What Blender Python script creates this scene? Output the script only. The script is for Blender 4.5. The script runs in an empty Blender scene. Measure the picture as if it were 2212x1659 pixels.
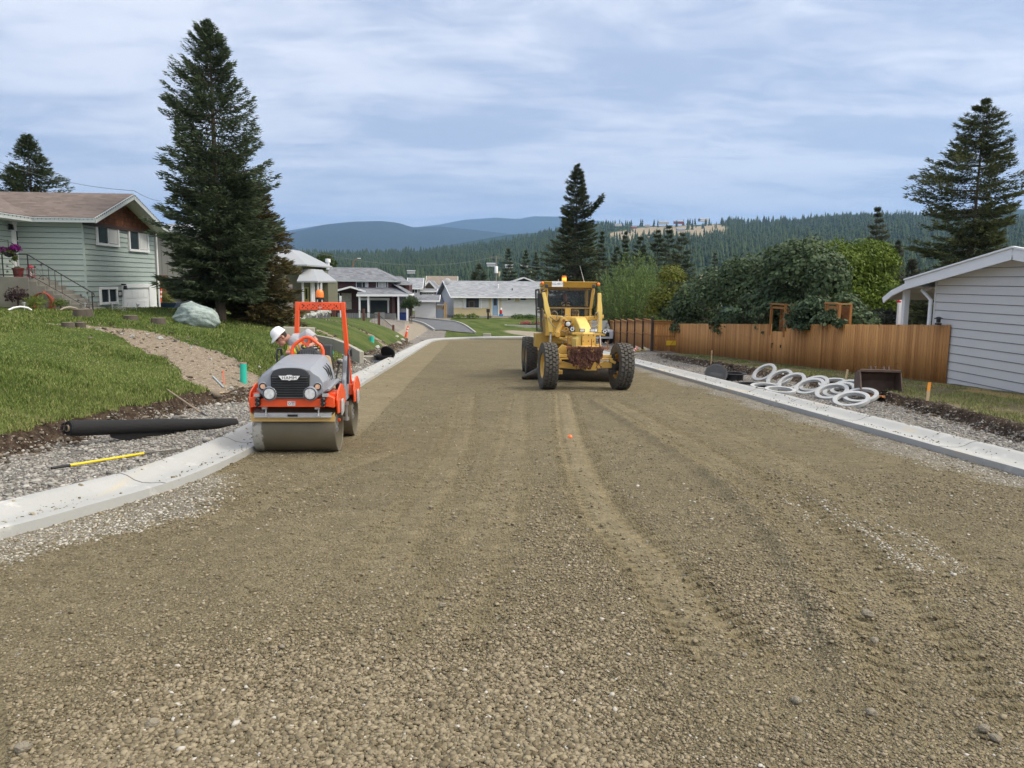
import bpy, bmesh, math, random
import numpy as np
from math import sin, cos, pi, radians, sqrt, atan2, tan, exp
from mathutils import Vector, Matrix, Euler
R_ = radians
S = bpy.context.scene
C = S.collection
# ------------------------------------------------------------------ camera
FPX, PW, PH = 1646.0, 2212.0, 1659.0          # photograph measured at 2212 x 1659
PITCH, YAW, ROLL = R_(7.7), R_(3.1), R_(0.6)
f_ = Vector((sin(YAW)*cos(PITCH), cos(YAW)*cos(PITCH), -sin(PITCH)))
r0_ = Vector((cos(YAW), -sin(YAW), 0)); u0_ = r0_.cross(f_)
r_ = r0_*cos(ROLL)+u0_*sin(ROLL); u_ = -r0_*sin(ROLL)+u0_*cos(ROLL)
cd = bpy.data.cameras.new('camera'); cam = bpy.data.objects.new('camera', cd); C.objects.link(cam)
cam.matrix_world = Matrix(((r_.x, u_.x, -f_.x, 0), (r_.y, u_.y, -f_.y, 0), (r_.z, u_.z, -f_.z, 0), (0, 0, 0, 1)))
cd.sensor_fit = 'HORIZONTAL'; cd.sensor_width = 36; cd.lens = 36*FPX/PW; cd.clip_start = .05; cd.clip_end = 60000
S.camera = cam
# ------------------------------------------------------------------ light
SUN_EL, SUN_AZ = R_(50), R_(104)              # azimuth from +Y towards +X
w = bpy.data.worlds.new("World"); S.world = w; w.use_nodes = True
def world():
    nt = w.node_tree; N = nt.nodes; L = nt.links; N.clear()
    out = N.new('ShaderNodeOutputWorld'); bg = N.new('ShaderNodeBackground'); L.new(bg.outputs[0], out.inputs[0])
    bg.inputs[1].default_value = 0.1
    sky = N.new('ShaderNodeTexSky'); sky.sky_type = 'NISHITA'; sky.sun_disc = False
    sky.sun_elevation = SUN_EL; sky.sun_rotation = SUN_AZ; sky.dust_density = 2.0
    tc = N.new('ShaderNodeTexCoord'); sx = N.new('ShaderNodeSeparateXYZ'); L.new(tc.outputs['Generated'], sx.inputs[0])
    def m(op, a, b=None, c=None):
        n = N.new('ShaderNodeMath'); n.operation = op
        for i, q in enumerate((a, b, c)):
            if q is None: continue
            if isinstance(q, (int, float)): n.inputs[i].default_value = q
            else: L.new(q, n.inputs[i])
        return n.outputs[0]
    z = m('MAXIMUM', sx.outputs[2], 0.0); zz = m('ADD', z, 0.10)
    px = m('DIVIDE', sx.outputs[0], zz); py = m('DIVIDE', sx.outputs[1], zz)
    cx = N.new('ShaderNodeCombineXYZ'); L.new(px, cx.inputs[0]); L.new(py, cx.inputs[1])
    mp = N.new('ShaderNodeMapping'); mp.inputs['Rotation'].default_value = (0, 0, R_(28)); mp.inputs['Scale'].default_value = (.46, .80, 1); mp.inputs['Location'].default_value = (1.3, .4, 0)
    L.new(cx.outputs[0], mp.inputs[0])
    def noise(sc, det, rough, dist, src=mp.outputs[0]):
        n = N.new('ShaderNodeTexNoise'); n.inputs['Scale'].default_value = sc; n.inputs['Detail'].default_value = det
        n.inputs['Roughness'].default_value = rough; n.inputs['Distortion'].default_value = dist; L.new(src, n.inputs['Vector']); return n.outputs[0]
    def rng(x, a, b, c=0, d=1, sm=True):
        n = N.new('ShaderNodeMapRange'); n.interpolation_type = 'SMOOTHSTEP' if sm else 'LINEAR'
        for i, q in enumerate((a, b, c, d)): n.inputs[i+1].default_value = q
        L.new(x, n.inputs[0]); return n.outputs[0]
    def mix(fac, a, b, typ='MIX'):
        n = N.new('ShaderNodeMix'); n.data_type = 'RGBA'; n.blend_type = typ
        for k, q in ((0, fac), (6, a), (7, b)):
            if isinstance(q, (int, float)): n.inputs[k].default_value = q
            elif isinstance(q, tuple): n.inputs[k].default_value = q+(1,)
            else: L.new(q, n.inputs[k])
        return n.outputs[2]
    big = noise(.8, 3, .5, .3); mid = noise(2.0, 7, .55, .6); fine = noise(6.5, 6, .6, .8)
    dens = m('ADD', m('ADD', m('MULTIPLY', big, .60), m('MULTIPLY', mid, .42)), m('MULTIPLY', fine, .26))
    cl = rng(dens, .53, .73)
    base = mix(cl, (3.5, 4.0, 5.15), (6.6, 6.7, 7.2))
    wisp = rng(noise(3.1, 8, .62, 1.2), .56, .78)
    low = rng(z, .0, .24, 1, 0)
    base = mix(m('MULTIPLY', m('MULTIPLY', wisp, .75), low), base, (8.8, 8.8, 9.3))
    base = mix(m('MULTIPLY', low, .45), base, (6.4, 6.9, 7.7))
    base = mix(.08, base, sky.outputs[0])
    # the overcast is brightest overhead and on the sun's side, behind the camera
    sun = (sin(SUN_AZ)*cos(SUN_EL), cos(SUN_AZ)*cos(SUN_EL), sin(SUN_EL))
    dt = N.new('ShaderNodeVectorMath'); dt.operation = 'DOT_PRODUCT'; L.new(tc.outputs['Generated'], dt.inputs[0]); dt.inputs[1].default_value = sun
    g = rng(dt.outputs['Value'], .60, .97, 1, 3.4)
    ov = rng(z, .55, .95, 1, 1.2)
    gv = m('MULTIPLY', g, ov); k = N.new('ShaderNodeVectorMath'); k.operation = 'SCALE'; L.new(base, k.inputs[0]); L.new(gv, k.inputs['Scale'])
    veil = mix(rng(gv, 1.0, 2.0, 0, .85), k.outputs[0], (17.6, 16.2, 13.6))
    L.new(veil, bg.inputs[0])
world()
sd = bpy.data.lights.new('sun', 'SUN'); sd.energy = 1.5; sd.angle = R_(12); sd.color = (1, .92, .80)
so = bpy.data.objects.new('sun', sd); C.objects.link(so)
so.rotation_euler = Vector((sin(SUN_AZ)*cos(SUN_EL), cos(SUN_AZ)*cos(SUN_EL), sin(SUN_EL))).to_track_quat('Z', 'Y').to_euler()
S.view_settings.view_transform = 'Standard'; S.view_settings.look = 'None'; S.view_settings.gamma = 1; S.view_settings.exposure = 0.68
S.cycles.max_bounces = 6; S.cycles.volume_bounces = 0; S.cycles.transparent_max_bounces = 12
# ------------------------------------------------------------------ measuring helpers
rnd = random.Random(7); rng = np.random.default_rng(11)
def ray(u, v): return f_+r_*((u-PW/2)/FPX)-u_*((v-PH/2)/FPX)
def at(u, v, y): d = ray(u, v); return d*(y/d.y)          # point of the photo at world depth y
def atx(u, v, x): d = ray(u, v); return d*(x/d.x)
def proj(p):
    p = np.asarray(p); r, u, f = (np.array(q) for q in (r_, u_, f_))
    d = p@f; return PW/2+FPX*(p@r)/d, PH/2-FPX*(p@u)/d
SL = .0495
def zroad(y): return -2.0-SL*np.asarray(y, float)
def I(x, xs, ys): return np.interp(x, xs, ys)
LK = ([-20, 0, 4, 5.4, 6.8, 7.7, 9, 11, 14, 60, 64, 68], [-16, -10, -6.3, -5.0, -4.2, -3.83, -3.42, -3.22, -3.2, -3.3, -3.25, -3.0])
RK = ([-20, 62, 66, 70, 73], [7.2, 7.2, 7.35, 8.2, 10.5])
TOEL = ([-20, 0, 6, 8, 10, 12, 15, 18, 23, 27, 35, 45, 55, 62, 68], [-19, -13, -8.6, -7.4, -6.5, -6.3, -6.1, -5.75, -5.3, -5.1, -4.95, -4.85, -4.8, -5.0, -5.6])
TOER = ([-20, 0, 10, 12, 16, 20, 27, 38, 50, 60, 75], [9.2, 9.3, 9.6, 9.8, 10.5, 11.1, 11.3, 10.9, 10.8, 10.8, 11])
def yfar(x): return I(x, [-8, -3, -1.5, 1.5, 6, 12, 20, 60], [69, 69.5, 73, 77.5, 81, 83, 84, 84])
def sst(a, b, x): t = np.clip((x-a)/(b-a), 0, 1); return t*t*(3-2*t)
def vnoise(x, y, sc=1.0, seed=0):
    x = np.asarray(x, float)*sc+seed*17.3; y = np.asarray(y, float)*sc-seed*9.1
    xi = np.floor(x); yi = np.floor(y); fx = x-xi; fy = y-yi; fx = fx*fx*(3-2*fx); fy = fy*fy*(3-2*fy)
    def h(a, b): s = np.sin(a*127.1+b*311.7+seed*74.7)*43758.5453; return s-np.floor(s)
    return (h(xi, yi)*(1-fx)+h(xi+1, yi)*fx)*(1-fy)+(h(xi, yi+1)*(1-fx)+h(xi+1, yi+1)*fx)*fy
def fbm(x, y, sc=1.0, o=4, seed=0):
    s = 0; a = .5; t = 0
    for i in range(o): s = s+a*vnoise(x, y, sc*2**i, seed+i); t += a; a *= .5
    return s/t
def plateau(y): return I(y, [-20, 10, 24, 32, 45, 60, 75, 92, 140], [-.95, -1.0, -1.02, -1.08, -1.75, -2.7, -3.7, -4.75, -6])
def ground_z(x, y, rough=True):
    x = np.asarray(x, float); y = np.asarray(y, float)
    yf = yfar(x)
    base = zroad(np.minimum(y, yf))
    far = sst(0, 1, (y-yf)/16.0)
    base = base+far*(-4.75-zroad(yf))*1.0
    base = base-np.maximum(y-100, 0)*.05
    # left bank and lawn
    xt = I(y, *TOEL); t = xt-x
    step = .30+.08*(fbm(x, y, .6, 2, 5)-.5)
    lawn = base+step+np.maximum(plateau(y)-base-step, 0)*(1-np.exp(-np.maximum(t-.25, 0)/I(y, [10, 20, 40, 60], [4.6, 4.4, 3.0, 2.4])))
    k = sst(0.0, .26, t+(fbm(x, y, 1.6, 3, 9)-.5)*.35)
    fade = 1-sst(64, 70, y)
    z = base+(lawn-base)*k*fade
    # far left: behind the driveway the ground lies at house level
    z = np.where(x < -1, z+(np.maximum(plateau(y), z)-z)*sst(66, 80, y)*sst(-6, -10, x), z)
    # right bank
    xr = I(y, *TOER); t = x-xr
    kr = sst(0, .3, t+(fbm(x, y, 1.4, 3, 4)-.5)*.5)
    fr = (1-sst(40, 46, y))
    z = z+(kr*.25-.16*sst(.0, .5, x-I(y, *RK)-.62))*fr*(y < 90)
    if rough:
        inroad = (x > I(y, *LK)) & (x < I(y, *RK)) & (y < 70)
        n = (fbm(x, y, 2.5, 4, 1)-.5)
        verge = ((x < I(y, *LK)) & (x > xt-.35)) | ((x > I(y, *RK)) & (x < xr+.4))
        z = z+np.where(inroad, -.15, np.where(verge, n*.10, n*.05))
        # trench with spoil cut through the lawn
        z = z-.16*path_mask(x, y)
    # the whole road corridor and its far bend stay below the road sheet
    bend = (y >= 62) & (y < yf+.3) & (x > -3.4)
    z = np.where(bend, zroad(y)-.15, z)
    return z
def seg_dist(x, y, pts):
    d = np.full(np.shape(x), 1e9)
    for (x0, y0, w0), (x1, y1, w1) in zip(pts[:-1], pts[1:]):
        vx, vy = x1-x0, y1-y0; t = np.clip(((x-x0)*vx+(y-y0)*vy)/(vx*vx+vy*vy), 0, 1)
        q = np.hypot(x-x0-t*vx, y-y0-t*vy)/(w0+(w1-w0)*t); d = np.minimum(d, q)
    return d
PATHS = [[(-12.3, 23.6, .5), (-10.2, 23.7, 1.0), (-8.4, 22.3, 1.3), (-7.0, 20.9, 1.4), (-5.5, 19.5, 1.8)],
         [(-9.9, 35.4, .45), (-8.4, 37.0, .5), (-7.4, 37.7, .55), (-5.2, 36.5, .9)],
         [(-9.3, 46.6, .4), (-7.8, 47.6, .6), (-6.4, 47.4, .7), (-4.9, 46.2, .9)]]
def path_mask(x, y):
    m = 0
    for p in PATHS:
        d = seg_dist(x, y, p)+(fbm(x, y, 1.1, 3, 21)-.5)*.6
        m = np.maximum(m, 1-sst(.8, 1.05, d))
    return m
def gz(x, y): return float(ground_z(x, y, False))
def ground_at(u, v):
    d = ray(u, v); t = 2.0; prev = t
    while t < 400:
        p = d*t
        if p.z < gz(p.x, p.y): break
        prev = t; t *= 1.01
    a, b = prev, t
    for _ in range(20):
        m = (a+b)/2; p = d*m
        if p.z < gz(p.x, p.y): b = m
        else: a = m
    return d*a
# ------------------------------------------------------------------ materials
def nodes(name):
    m = bpy.data.materials.new(name); m.use_nodes = True; nt = m.node_tree; nt.nodes.clear()
    out = nt.nodes.new('ShaderNodeOutputMaterial'); b = nt.nodes.new('ShaderNodeBsdfPrincipled'); nt.links.new(b.outputs[0], out.inputs[0])
    return m, nt, b, out
def NZ(nt, vec, sc, det=4, rough=.55, dist=0):
    n = nt.nodes.new('ShaderNodeTexNoise'); n.inputs['Scale'].default_value = sc; n.inputs['Detail'].default_value = det
    n.inputs['Roughness'].default_value = rough; n.inputs['Distortion'].default_value = dist; nt.links.new(vec, n.inputs['Vector']); return n.outputs[0]
def RG(nt, x, a, b, c=0., d=1.):
    n = nt.nodes.new('ShaderNodeMapRange'); n.interpolation_type = 'SMOOTHSTEP'
    for i, q in enumerate((a, b, c, d)): n.inputs[i+1].default_value = q
    nt.links.new(x, n.inputs[0]); return n.outputs[0]
def MX(nt, fac, a, b, typ='MIX'):
    n = nt.nodes.new('ShaderNodeMix'); n.data_type = 'RGBA'; n.blend_type = typ
    for k, q in ((0, fac), (6, a), (7, b)):
        if isinstance(q, (int, float)): n.inputs[k].default_value = q
        elif isinstance(q, tuple): n.inputs[k].default_value = tuple(q)+(1,)
        else: nt.links.new(q, n.inputs[k])
    return n.outputs[2]
def MT(nt, op, a, b=None):
    n = nt.nodes.new('ShaderNodeMath'); n.operation = op
    for i, q in enumerate((a, b)):
        if q is None: continue
        if isinstance(q, (int, float)): n.inputs[i].default_value = q
        else: nt.links.new(q, n.inputs[i])
    return n.outputs[0]
def BUMP(nt, b, h, st=.3, dist=.02):
    n = nt.nodes.new('ShaderNodeBump'); n.inputs['Strength'].default_value = st; n.inputs['Distance'].default_value = dist
    nt.links.new(h, n.inputs['Height']); nt.links.new(n.outputs[0], b.inputs['Normal'])
def COORD(nt, scale=None, kind='Object'):
    t = nt.nodes.new('ShaderNodeTexCoord').outputs[kind]
    if scale:
        m = nt.nodes.new('ShaderNodeMapping'); m.inputs['Scale'].default_value = scale; nt.links.new(t, m.inputs[0]); t = m.outputs[0]
    return t
def ATTR(nt, name):
    a = nt.nodes.new('ShaderNodeAttribute'); a.attribute_name = name; return a.outputs['Fac'], a.outputs['Color']
def mat(name, col, rough=.6, var=.12, sc=3.0, bump=0, bsc=30, metal=0, dirt=0, dcol=(.2, .165, .105), dsc=4, stretch=None, spec=.5, coat=0, alpha=None):
    m, nt, b, out = nodes(name); co = COORD(nt, stretch)
    c = MX(nt, NZ(nt, co, sc, 5), tuple(max(0, q*(1-var*1.6)) for q in col), tuple(min(1, q*(1+var*1.6)) for q in col))
    if dirt:
        c = MX(nt, MT(nt, 'MULTIPLY', RG(nt, NZ(nt, COORD(nt), dsc, 7, .65), .62-.3*dirt, .85-.25*dirt), min(1, dirt*1.2)), c, dcol)
        rr = MT(nt, 'ADD', RG(nt, NZ(nt, COORD(nt), dsc, 7, .65), .4, .8, 0, .25), rough); nt.links.new(rr, b.inputs['Roughness'])
    nt.links.new(c, b.inputs['Base Color']); 
    if not dirt: b.inputs['Roughness'].default_value = rough
    b.inputs['Metallic'].default_value = metal; b.inputs['Specular IOR Level'].default_value = spec; b.inputs['Coat Weight'].default_value = coat
    if bump: BUMP(nt, b, NZ(nt, co, bsc, 5), bump, .02)
    if alpha is not None: b.inputs['Alpha'].default_value = alpha
    return m
def glass(name, col=(.03, .035, .04), rough=.05, alpha=1):
    m = mat(name, col, rough, .3, 1.5, spec=.8); m.node_tree.nodes['Principled BSDF'].inputs['Alpha'].default_value = alpha; return m
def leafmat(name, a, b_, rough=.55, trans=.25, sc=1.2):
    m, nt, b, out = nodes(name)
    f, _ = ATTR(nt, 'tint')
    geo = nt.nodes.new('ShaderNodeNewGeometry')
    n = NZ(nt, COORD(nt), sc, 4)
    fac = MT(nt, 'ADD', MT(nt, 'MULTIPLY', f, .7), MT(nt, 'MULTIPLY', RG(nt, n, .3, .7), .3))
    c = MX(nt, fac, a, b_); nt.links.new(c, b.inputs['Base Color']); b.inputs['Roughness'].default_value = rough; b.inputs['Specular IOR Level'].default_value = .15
    if trans:
        t = nt.nodes.new('ShaderNodeBsdfTranslucent'); nt.links.new(c, t.inputs[0]); ms = nt.nodes.new('ShaderNodeMixShader'); ms.inputs[0].default_value = trans
        nt.links.new(b.outputs[0], ms.inputs[1]); nt.links.new(t.outputs[0], ms.inputs[2]); nt.links.new(ms.outputs[0], out.inputs[0])
    return m
# ------------------------------------------------------------------ mesh helpers
def tagp(o, label=None, cat=None, group=None, kind=None):
    for k, q in (('label', label), ('category', cat), ('group', group), ('kind', kind)):
        if q: o[k] = q
    return o
def link(name, me, parent=None, mats=()):
    o = bpy.data.objects.new(name, me); C.objects.link(o)
    for m in mats: me.materials.append(m)
    if parent: o.parent = parent
    return o
def thing(name, label, cat, loc=(0, 0, 0), rz=0, group=None, rot=None):
    o = bpy.data.objects.new(name, None); C.objects.link(o); o.location = loc
    o.rotation_euler = rot if rot else (0, 0, rz); o.empty_display_size = .2
    return tagp(o, label, cat, group)
def bigmesh(name, V, F, mats=(), parent=None, smooth=False, attrs=None, n=None):
    """V (N,3), F (M,k) numpy; optional float point attributes"""
    V = np.asarray(V, np.float32); F = np.asarray(F, np.int32); k = F.shape[1]
    me = bpy.data.meshes.new(name); me.vertices.add(len(V)); me.vertices.foreach_set('co', V.ravel())
    me.loops.add(F.size); me.loops.foreach_set('vertex_index', F.ravel())
    me.polygons.add(len(F)); me.polygons.foreach_set('loop_start', np.arange(0, F.size, k, dtype=np.int32))
    me.polygons.foreach_set('loop_total', np.full(len(F), k, np.int32))
    if smooth: me.polygons.foreach_set('use_smooth', np.ones(len(F), bool))
    for a, q in (attrs or {}).items():
        t = me.attributes.new(a, 'FLOAT', 'POINT'); t.data.foreach_set('value', np.asarray(q, np.float32).ravel())
    me.update(calc_edges=True); me.validate()
    return link(name, me, parent, mats)
def rotm(rx=0, ry=0, rz=0): return Euler((rx, ry, rz)).to_matrix()
class MB:
    def __init__(s): s.v = []; s.f = []; s.sm = []; s.mi = []; s.m = 0
    def add(s, vs, fs, smooth=False):
        b = len(s.v); s.v += [tuple(q) for q in vs]; s.f += [tuple(b+i for i in q) for q in fs]; s.sm += [smooth]*len(fs); s.mi += [s.m]*len(fs); return s
    def box(s, c, d, rx=0, ry=0, rz=0, tp=1.0):
        m = rotm(rx, ry, rz); c = Vector(c); a, b, h = d[0]/2, d[1]/2, d[2]/2
        vs = [c+m@Vector((x*(tp if z > 0 else 1), y*(tp if z > 0 else 1), z)) for z in (-h, h) for x, y in ((-a, -b), (a, -b), (a, b), (-a, b))]
        return s.add(vs, [(3, 2, 1, 0), (4, 5, 6, 7), (0, 1, 5, 4), (1, 2, 6, 5), (2, 3, 7, 6), (3, 0, 4, 7)])
    def bb(s, x0, x1, y0, y1, z0, z1): return s.box(((x0+x1)/2, (y0+y1)/2, (z0+z1)/2), (abs(x1-x0), abs(y1-y0), abs(z1-z0)))
    def tube(s, pts, r, n=8, cap=True, smooth=True):
        pts = [Vector(p) for p in pts]; rs = r if isinstance(r, (list, tuple)) else [r]*len(pts); vs = []; up = None
        for i, p in enumerate(pts):
            t = (pts[min(i+1, len(pts)-1)]-pts[max(i-1, 0)]).normalized()
            if up is None: up = Vector((0, 0, 1)) if abs(t.z) < .9 else Vector((1, 0, 0))
            a = t.cross(up).normalized(); b = a.cross(t).normalized(); up = b
            vs += [p+(a*cos(2*pi*k/n)+b*sin(2*pi*k/n))*rs[i] for k in range(n)]
        fs = [(i*n+k, i*n+(k+1) % n, (i+1)*n+(k+1) % n, (i+1)*n+k) for i in range(len(pts)-1) for k in range(n)]
        s.add(vs, fs, smooth)
        if cap: s.add(vs[:n], [tuple(range(n))]); s.add(vs[-n:], [tuple(range(n-1, -1, -1))])
        return s
    def bar(s, p, q, wd, th=None, up=(0, 0, 1)):
        """rectangular bar from p to q"""
        p = Vector(p); q = Vector(q); t = (q-p).normalized(); up = Vector(up)
        if abs(t.dot(up)) > .98: up = Vector((0, 1, 0))
        a = t.cross(up).normalized()*wd/2; b = a.cross(t).normalized()*(th or wd)/2
        vs = [p-a-b, p+a-b, p+a+b, p-a+b, q-a-b, q+a-b, q+a+b, q-a+b]
        return s.add(vs, [(3, 2, 1, 0), (4, 5, 6, 7), (0, 1, 5, 4), (1, 2, 6, 5), (2, 3, 7, 6), (3, 0, 4, 7)])
    def lathe(s, prof, c=(0, 0, 0), ax='z', n=24, smooth=True, sx=1, sy=1):
        vs = []; c = Vector(c)
        for r, h in prof:
            for k in range(n):
                a = 2*pi*k/n; x, y = r*cos(a)*sx, r*sin(a)*sy
                vs.append(c+Vector({'z': (x, y, h), 'x': (h, x, y), 'y': (x, h, y)}[ax]))
        fs = [(i*n+k, i*n+(k+1) % n, (i+1)*n+(k+1) % n, (i+1)*n+k) for i in range(len(prof)-1) for k in range(n)]
        if ax == 'y': fs = [q[::-1] for q in fs]
        return s.add(vs, fs, smooth)
    def prism(s, poly, d0, d1, ax='y', smooth=False):
        """polygon of 2-D points swept along ax; poly coords are the other two axes in order"""
        def P(a, b, d): return {'x': (d, a, b), 'y': (a, d, b), 'z': (a, b, d)}[ax]
        n = len(poly); vs = [P(a, b, d0) for a, b in poly]+[P(a, b, d1) for a, b in poly]
        fs = [tuple(range(n-1, -1, -1)), tuple(range(n, 2*n))]+[(k, (k+1) % n, n+(k+1) % n, n+k) for k in range(n)]
        return s.add(vs, fs, smooth)
    def loft(s, rings, cap=True, smooth=True):
        n = len(rings[0]); vs = [p for r in rings for p in r]
        fs = [(i*n+k, i*n+(k+1) % n, (i+1)*n+(k+1) % n, (i+1)*n+k) for i in range(len(rings)-1) for k in range(n)]
        s.add(vs, fs, smooth)
        if cap: s.add(rings[0], [tuple(range(n-1, -1, -1))]); s.add(rings[-1], [tuple(range(n))])
        return s
    def ball(s, c, r, n=12, m=8, rot=None, jit=0):
        c = Vector(c); r = r if isinstance(r, (tuple, list)) else (r, r, r); vs = []; R = rotm(*rot) if rot else Matrix.Identity(3)
        for i in range(m+1):
            th = pi*i/m
            for k in range(n):
                a = 2*pi*k/n; j = 1+(rnd.uniform(-jit, jit) if jit and 0 < i < m else 0)
                vs.append(c+R@Vector((sin(th)*cos(a)*r[0]*j, sin(th)*sin(a)*r[1]*j, -cos(th)*r[2]*j)))
        return s.add(vs, [(i*n+k, i*n+(k+1) % n, (i+1)*n+(k+1) % n, (i+1)*n+k) for i in range(m) for k in range(n)], True)
    def ring(s, c, R, wd, th, n=40, rot=None):
        """flat ring of rectangular section, axis z"""
        c = Vector(c); M = rotm(*rot) if rot else Matrix.Identity(3); vs = []
        for k in range(n):
            a = 2*pi*k/n
            for rr, h in ((R, -th/2), (R, th/2), (R-wd, th/2), (R-wd, -th/2)): vs.append(c+M@Vector((rr*cos(a), rr*sin(a), h)))
        return s.add(vs, [(4*k+j, 4*((k+1) % n)+j, 4*((k+1) % n)+(j+1) % 4, 4*k+(j+1) % 4) for k in range(n) for j in range(4)], True)
    def build(s, name, mats, parent=None, bevel=0, ang=35, seg=2):
        me = bpy.data.meshes.new(name); me.from_pydata(s.v, [], s.f)
        me.polygons.foreach_set('use_smooth', np.array(s.sm or [False], bool)[:len(me.polygons)])
        me.polygons.foreach_set('material_index', np.array(s.mi, np.int32))
        bm = bmesh.new(); bm.from_mesh(me); bmesh.ops.remove_doubles(bm, verts=bm.verts, dist=1e-5); bmesh.ops.recalc_face_normals(bm, faces=bm.faces); bm.to_mesh(me); bm.free()
        me.set_sharp_from_angle(angle=R_(ang))
        o = link(name, me, parent, mats if isinstance(mats, (list, tuple)) else (mats,))
        if bevel:
            b = o.modifiers.new('bevel', 'BEVEL'); b.width = bevel; b.segments = seg; b.limit_method = 'ANGLE'; b.angle_limit = R_(40)
        return o
def copy_tree(o, parent=None):
    c = o.copy(); C.objects.link(c); c.parent = parent
    for ch in list(o.children): copy_tree(ch, c)
    return c
def tri_rows(nx, ny):
    i = np.arange(ny-1)[:, None]*nx+np.arange(nx-1)[None, :]
    return np.stack([i, i+1, i+nx+1, i+nx], -1).reshape(-1, 4)
# ================================================================== ground, road, kerbs
def ax(*segs):
    out = []
    for a, b, st in segs: out += list(np.arange(a, b, st))
    return np.array(out+[segs[-1][1]])
gx = ax((-70, -24, 1.6), (-24, -13, .3), (-13, -8, .14), (-8, -3.6, .055), (-3.6, 7.7, .7), (7.7, 11.2, .055), (11.2, 17, .25), (17, 75, 1.8))
gy = ax((-18, 4, .6), (4, 8, .1), (8, 21, .065), (21, 34, .12), (34, 56, .25), (56, 104, .5), (104, 170, 3))
GX, GY = np.meshgrid(gx, gy); GZ = ground_z(GX, GY)
xt = I(GY, *TOEL); xr = I(GY, *TOER); jit = (fbm(GX, GY, 1.6, 3, 9)-.5)*.35; jr = (fbm(GX, GY, 1.4, 3, 4)-.5)*.5
tl = xt-GX+jit; tr = GX-xr+jr; pm = path_mask(GX, GY)
lawn = sst(.20, .34, tl+(fbm(GX, GY, 5, 2, 2)-.5)*.12)*(1-sst(63, 66, GY))*(1-sst(.1, .8, pm))
lawn = np.maximum(lawn, sst(.5, 2.5, GY-yfar(GX)+(fbm(GX, GY, .7, 3, 8)-.5)*2)*(GX > -2.5+0*GX))
lawn = np.maximum(lawn, sst(-9.5, -10.5, GX)*sst(66, 70, GY))
dirt = np.maximum(sst(-.10, .02, tl)*(1-sst(.26, .36, tl))*(GY < 66), sst(-.12, .03, tr)*(1-sst(.34, .55, tr))*(GY < 44))
dry = sst(.34, .6, tr)*(GY < 75)
dry = np.maximum(dry, .0)
pathm = pm*(tl > -.3)
big = (GX > 60) | (GX < -45)
# bare sand heap by the bend and beside the driveway
sand = np.exp(-(((GX-6.2)/3.2)**2+((GY-84.2)/2.2)**2)*1.2)
sand = np.maximum(sand, 1-sst(.7, 1.1, seg_dist(GX, GY, [(-6.6, 69, 1.2), (-5.6, 78, 1.3), (-6.6, 86, .9)])))
straw = np.exp(-(((GX-14.2)/.7)**2))*(GY < 24)*(GY > 14)*fbm(GX, GY, 1.2, 3, 14)*1.6
GZ = GZ+sand*.25*(GY > 66)*(GX > 0)*sst(0, 2, GY-yfar(GX))
lushr = sst(38, 46, GY)*(GX > 8)
def ground_material():
    m, nt, b, out = nodes('ground_cover'); co = COORD(nt)
    n1 = NZ(nt, co, .55, 5); n2 = NZ(nt, co, 9, 6, .7); n3 = NZ(nt, co, 45, 4, .7)
    vo = nt.nodes.new('ShaderNodeTexVoronoi'); vo.inputs['Scale'].default_value = 26; nt.links.new(co, vo.inputs['Vector'])
    vf = vo.outputs['Distance']; vc = nt.nodes.new('ShaderNodeSeparateColor'); nt.links.new(vo.outputs['Color'], vc.inputs[0])
    grav = MX(nt, vc.outputs[0], (.13, .125, .12), (.42, .40, .37)); grav = MX(nt, RG(nt, vf, .35, .62), grav, (.15, .13, .11)); grav = MX(nt, RG(nt, n1, .45, .65), grav, (.24, .215, .18))
    grass = MX(nt, RG(nt, n1, .35, .65), (.06, .09, .018), (.12, .14, .04)); grass = MX(nt, RG(nt, n2, .4, .75), grass, (.03, .06, .01))
    drt = MX(nt, RG(nt, n2, .35, .7), (.028, .018, .012), (.10, .072, .05)); drt = MX(nt, MT(nt, 'MULTIPLY', RG(nt, vc.outputs[1], .86, .9), RG(nt, vf, .4, .25)), drt, (.33, .3, .26))
    dryg = MX(nt, RG(nt, n1, .35, .65), (.13, .11, .06), (.20, .165, .095)); dryg = MX(nt, RG(nt, n2, .52, .68), dryg, (.07, .085, .03)); dryg = MX(nt, RG(nt, NZ(nt, co, 1.6, 5), .56, .7), dryg, (.055, .04, .028))
    pth = MX(nt, RG(nt, n2, .3, .7), (.19, .15, .105), (.31, .255, .19)); pth = MX(nt, MT(nt, 'MULTIPLY', RG(nt, vc.outputs[2], .80, .86), RG(nt, vf, .45, .3)), pth, (.5, .47, .42))
    c = grav
    for a, col in (('pathm', pth), ('lawn', grass), ('dry', dryg), ('dirt', drt), ('sand', (.30, .26, .20)), ('straw', (.33, .24, .10))):
        fac, _ = ATTR(nt, a)
        edge = MT(nt, 'ADD', fac, MT(nt, 'MULTIPLY', MT(nt, 'SUBTRACT', n2, .5), .5))
        c = MX(nt, RG(nt, edge, .38, .58), c, col)
    nt.links.new(c, b.inputs['Base Color']); b.inputs['Roughness'].default_value = .95; b.inputs['Specular IOR Level'].default_value = .15
    BUMP(nt, b, MT(nt, 'ADD', MT(nt, 'MULTIPLY', vf, -.8), MT(nt, 'ADD', n2, n3)), .9, .03)
    return m
M_ground = ground_material()
o = bigmesh('ground', np.stack([GX, GY, GZ], -1).reshape(-1, 3), tri_rows(len(gx), len(gy)), (M_ground,), None, True,
            dict(lawn=lawn, dirt=dirt, dry=dry*(1-lushr), pathm=pathm, sand=sand, straw=straw))
o['kind'] = 'structure'
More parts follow.
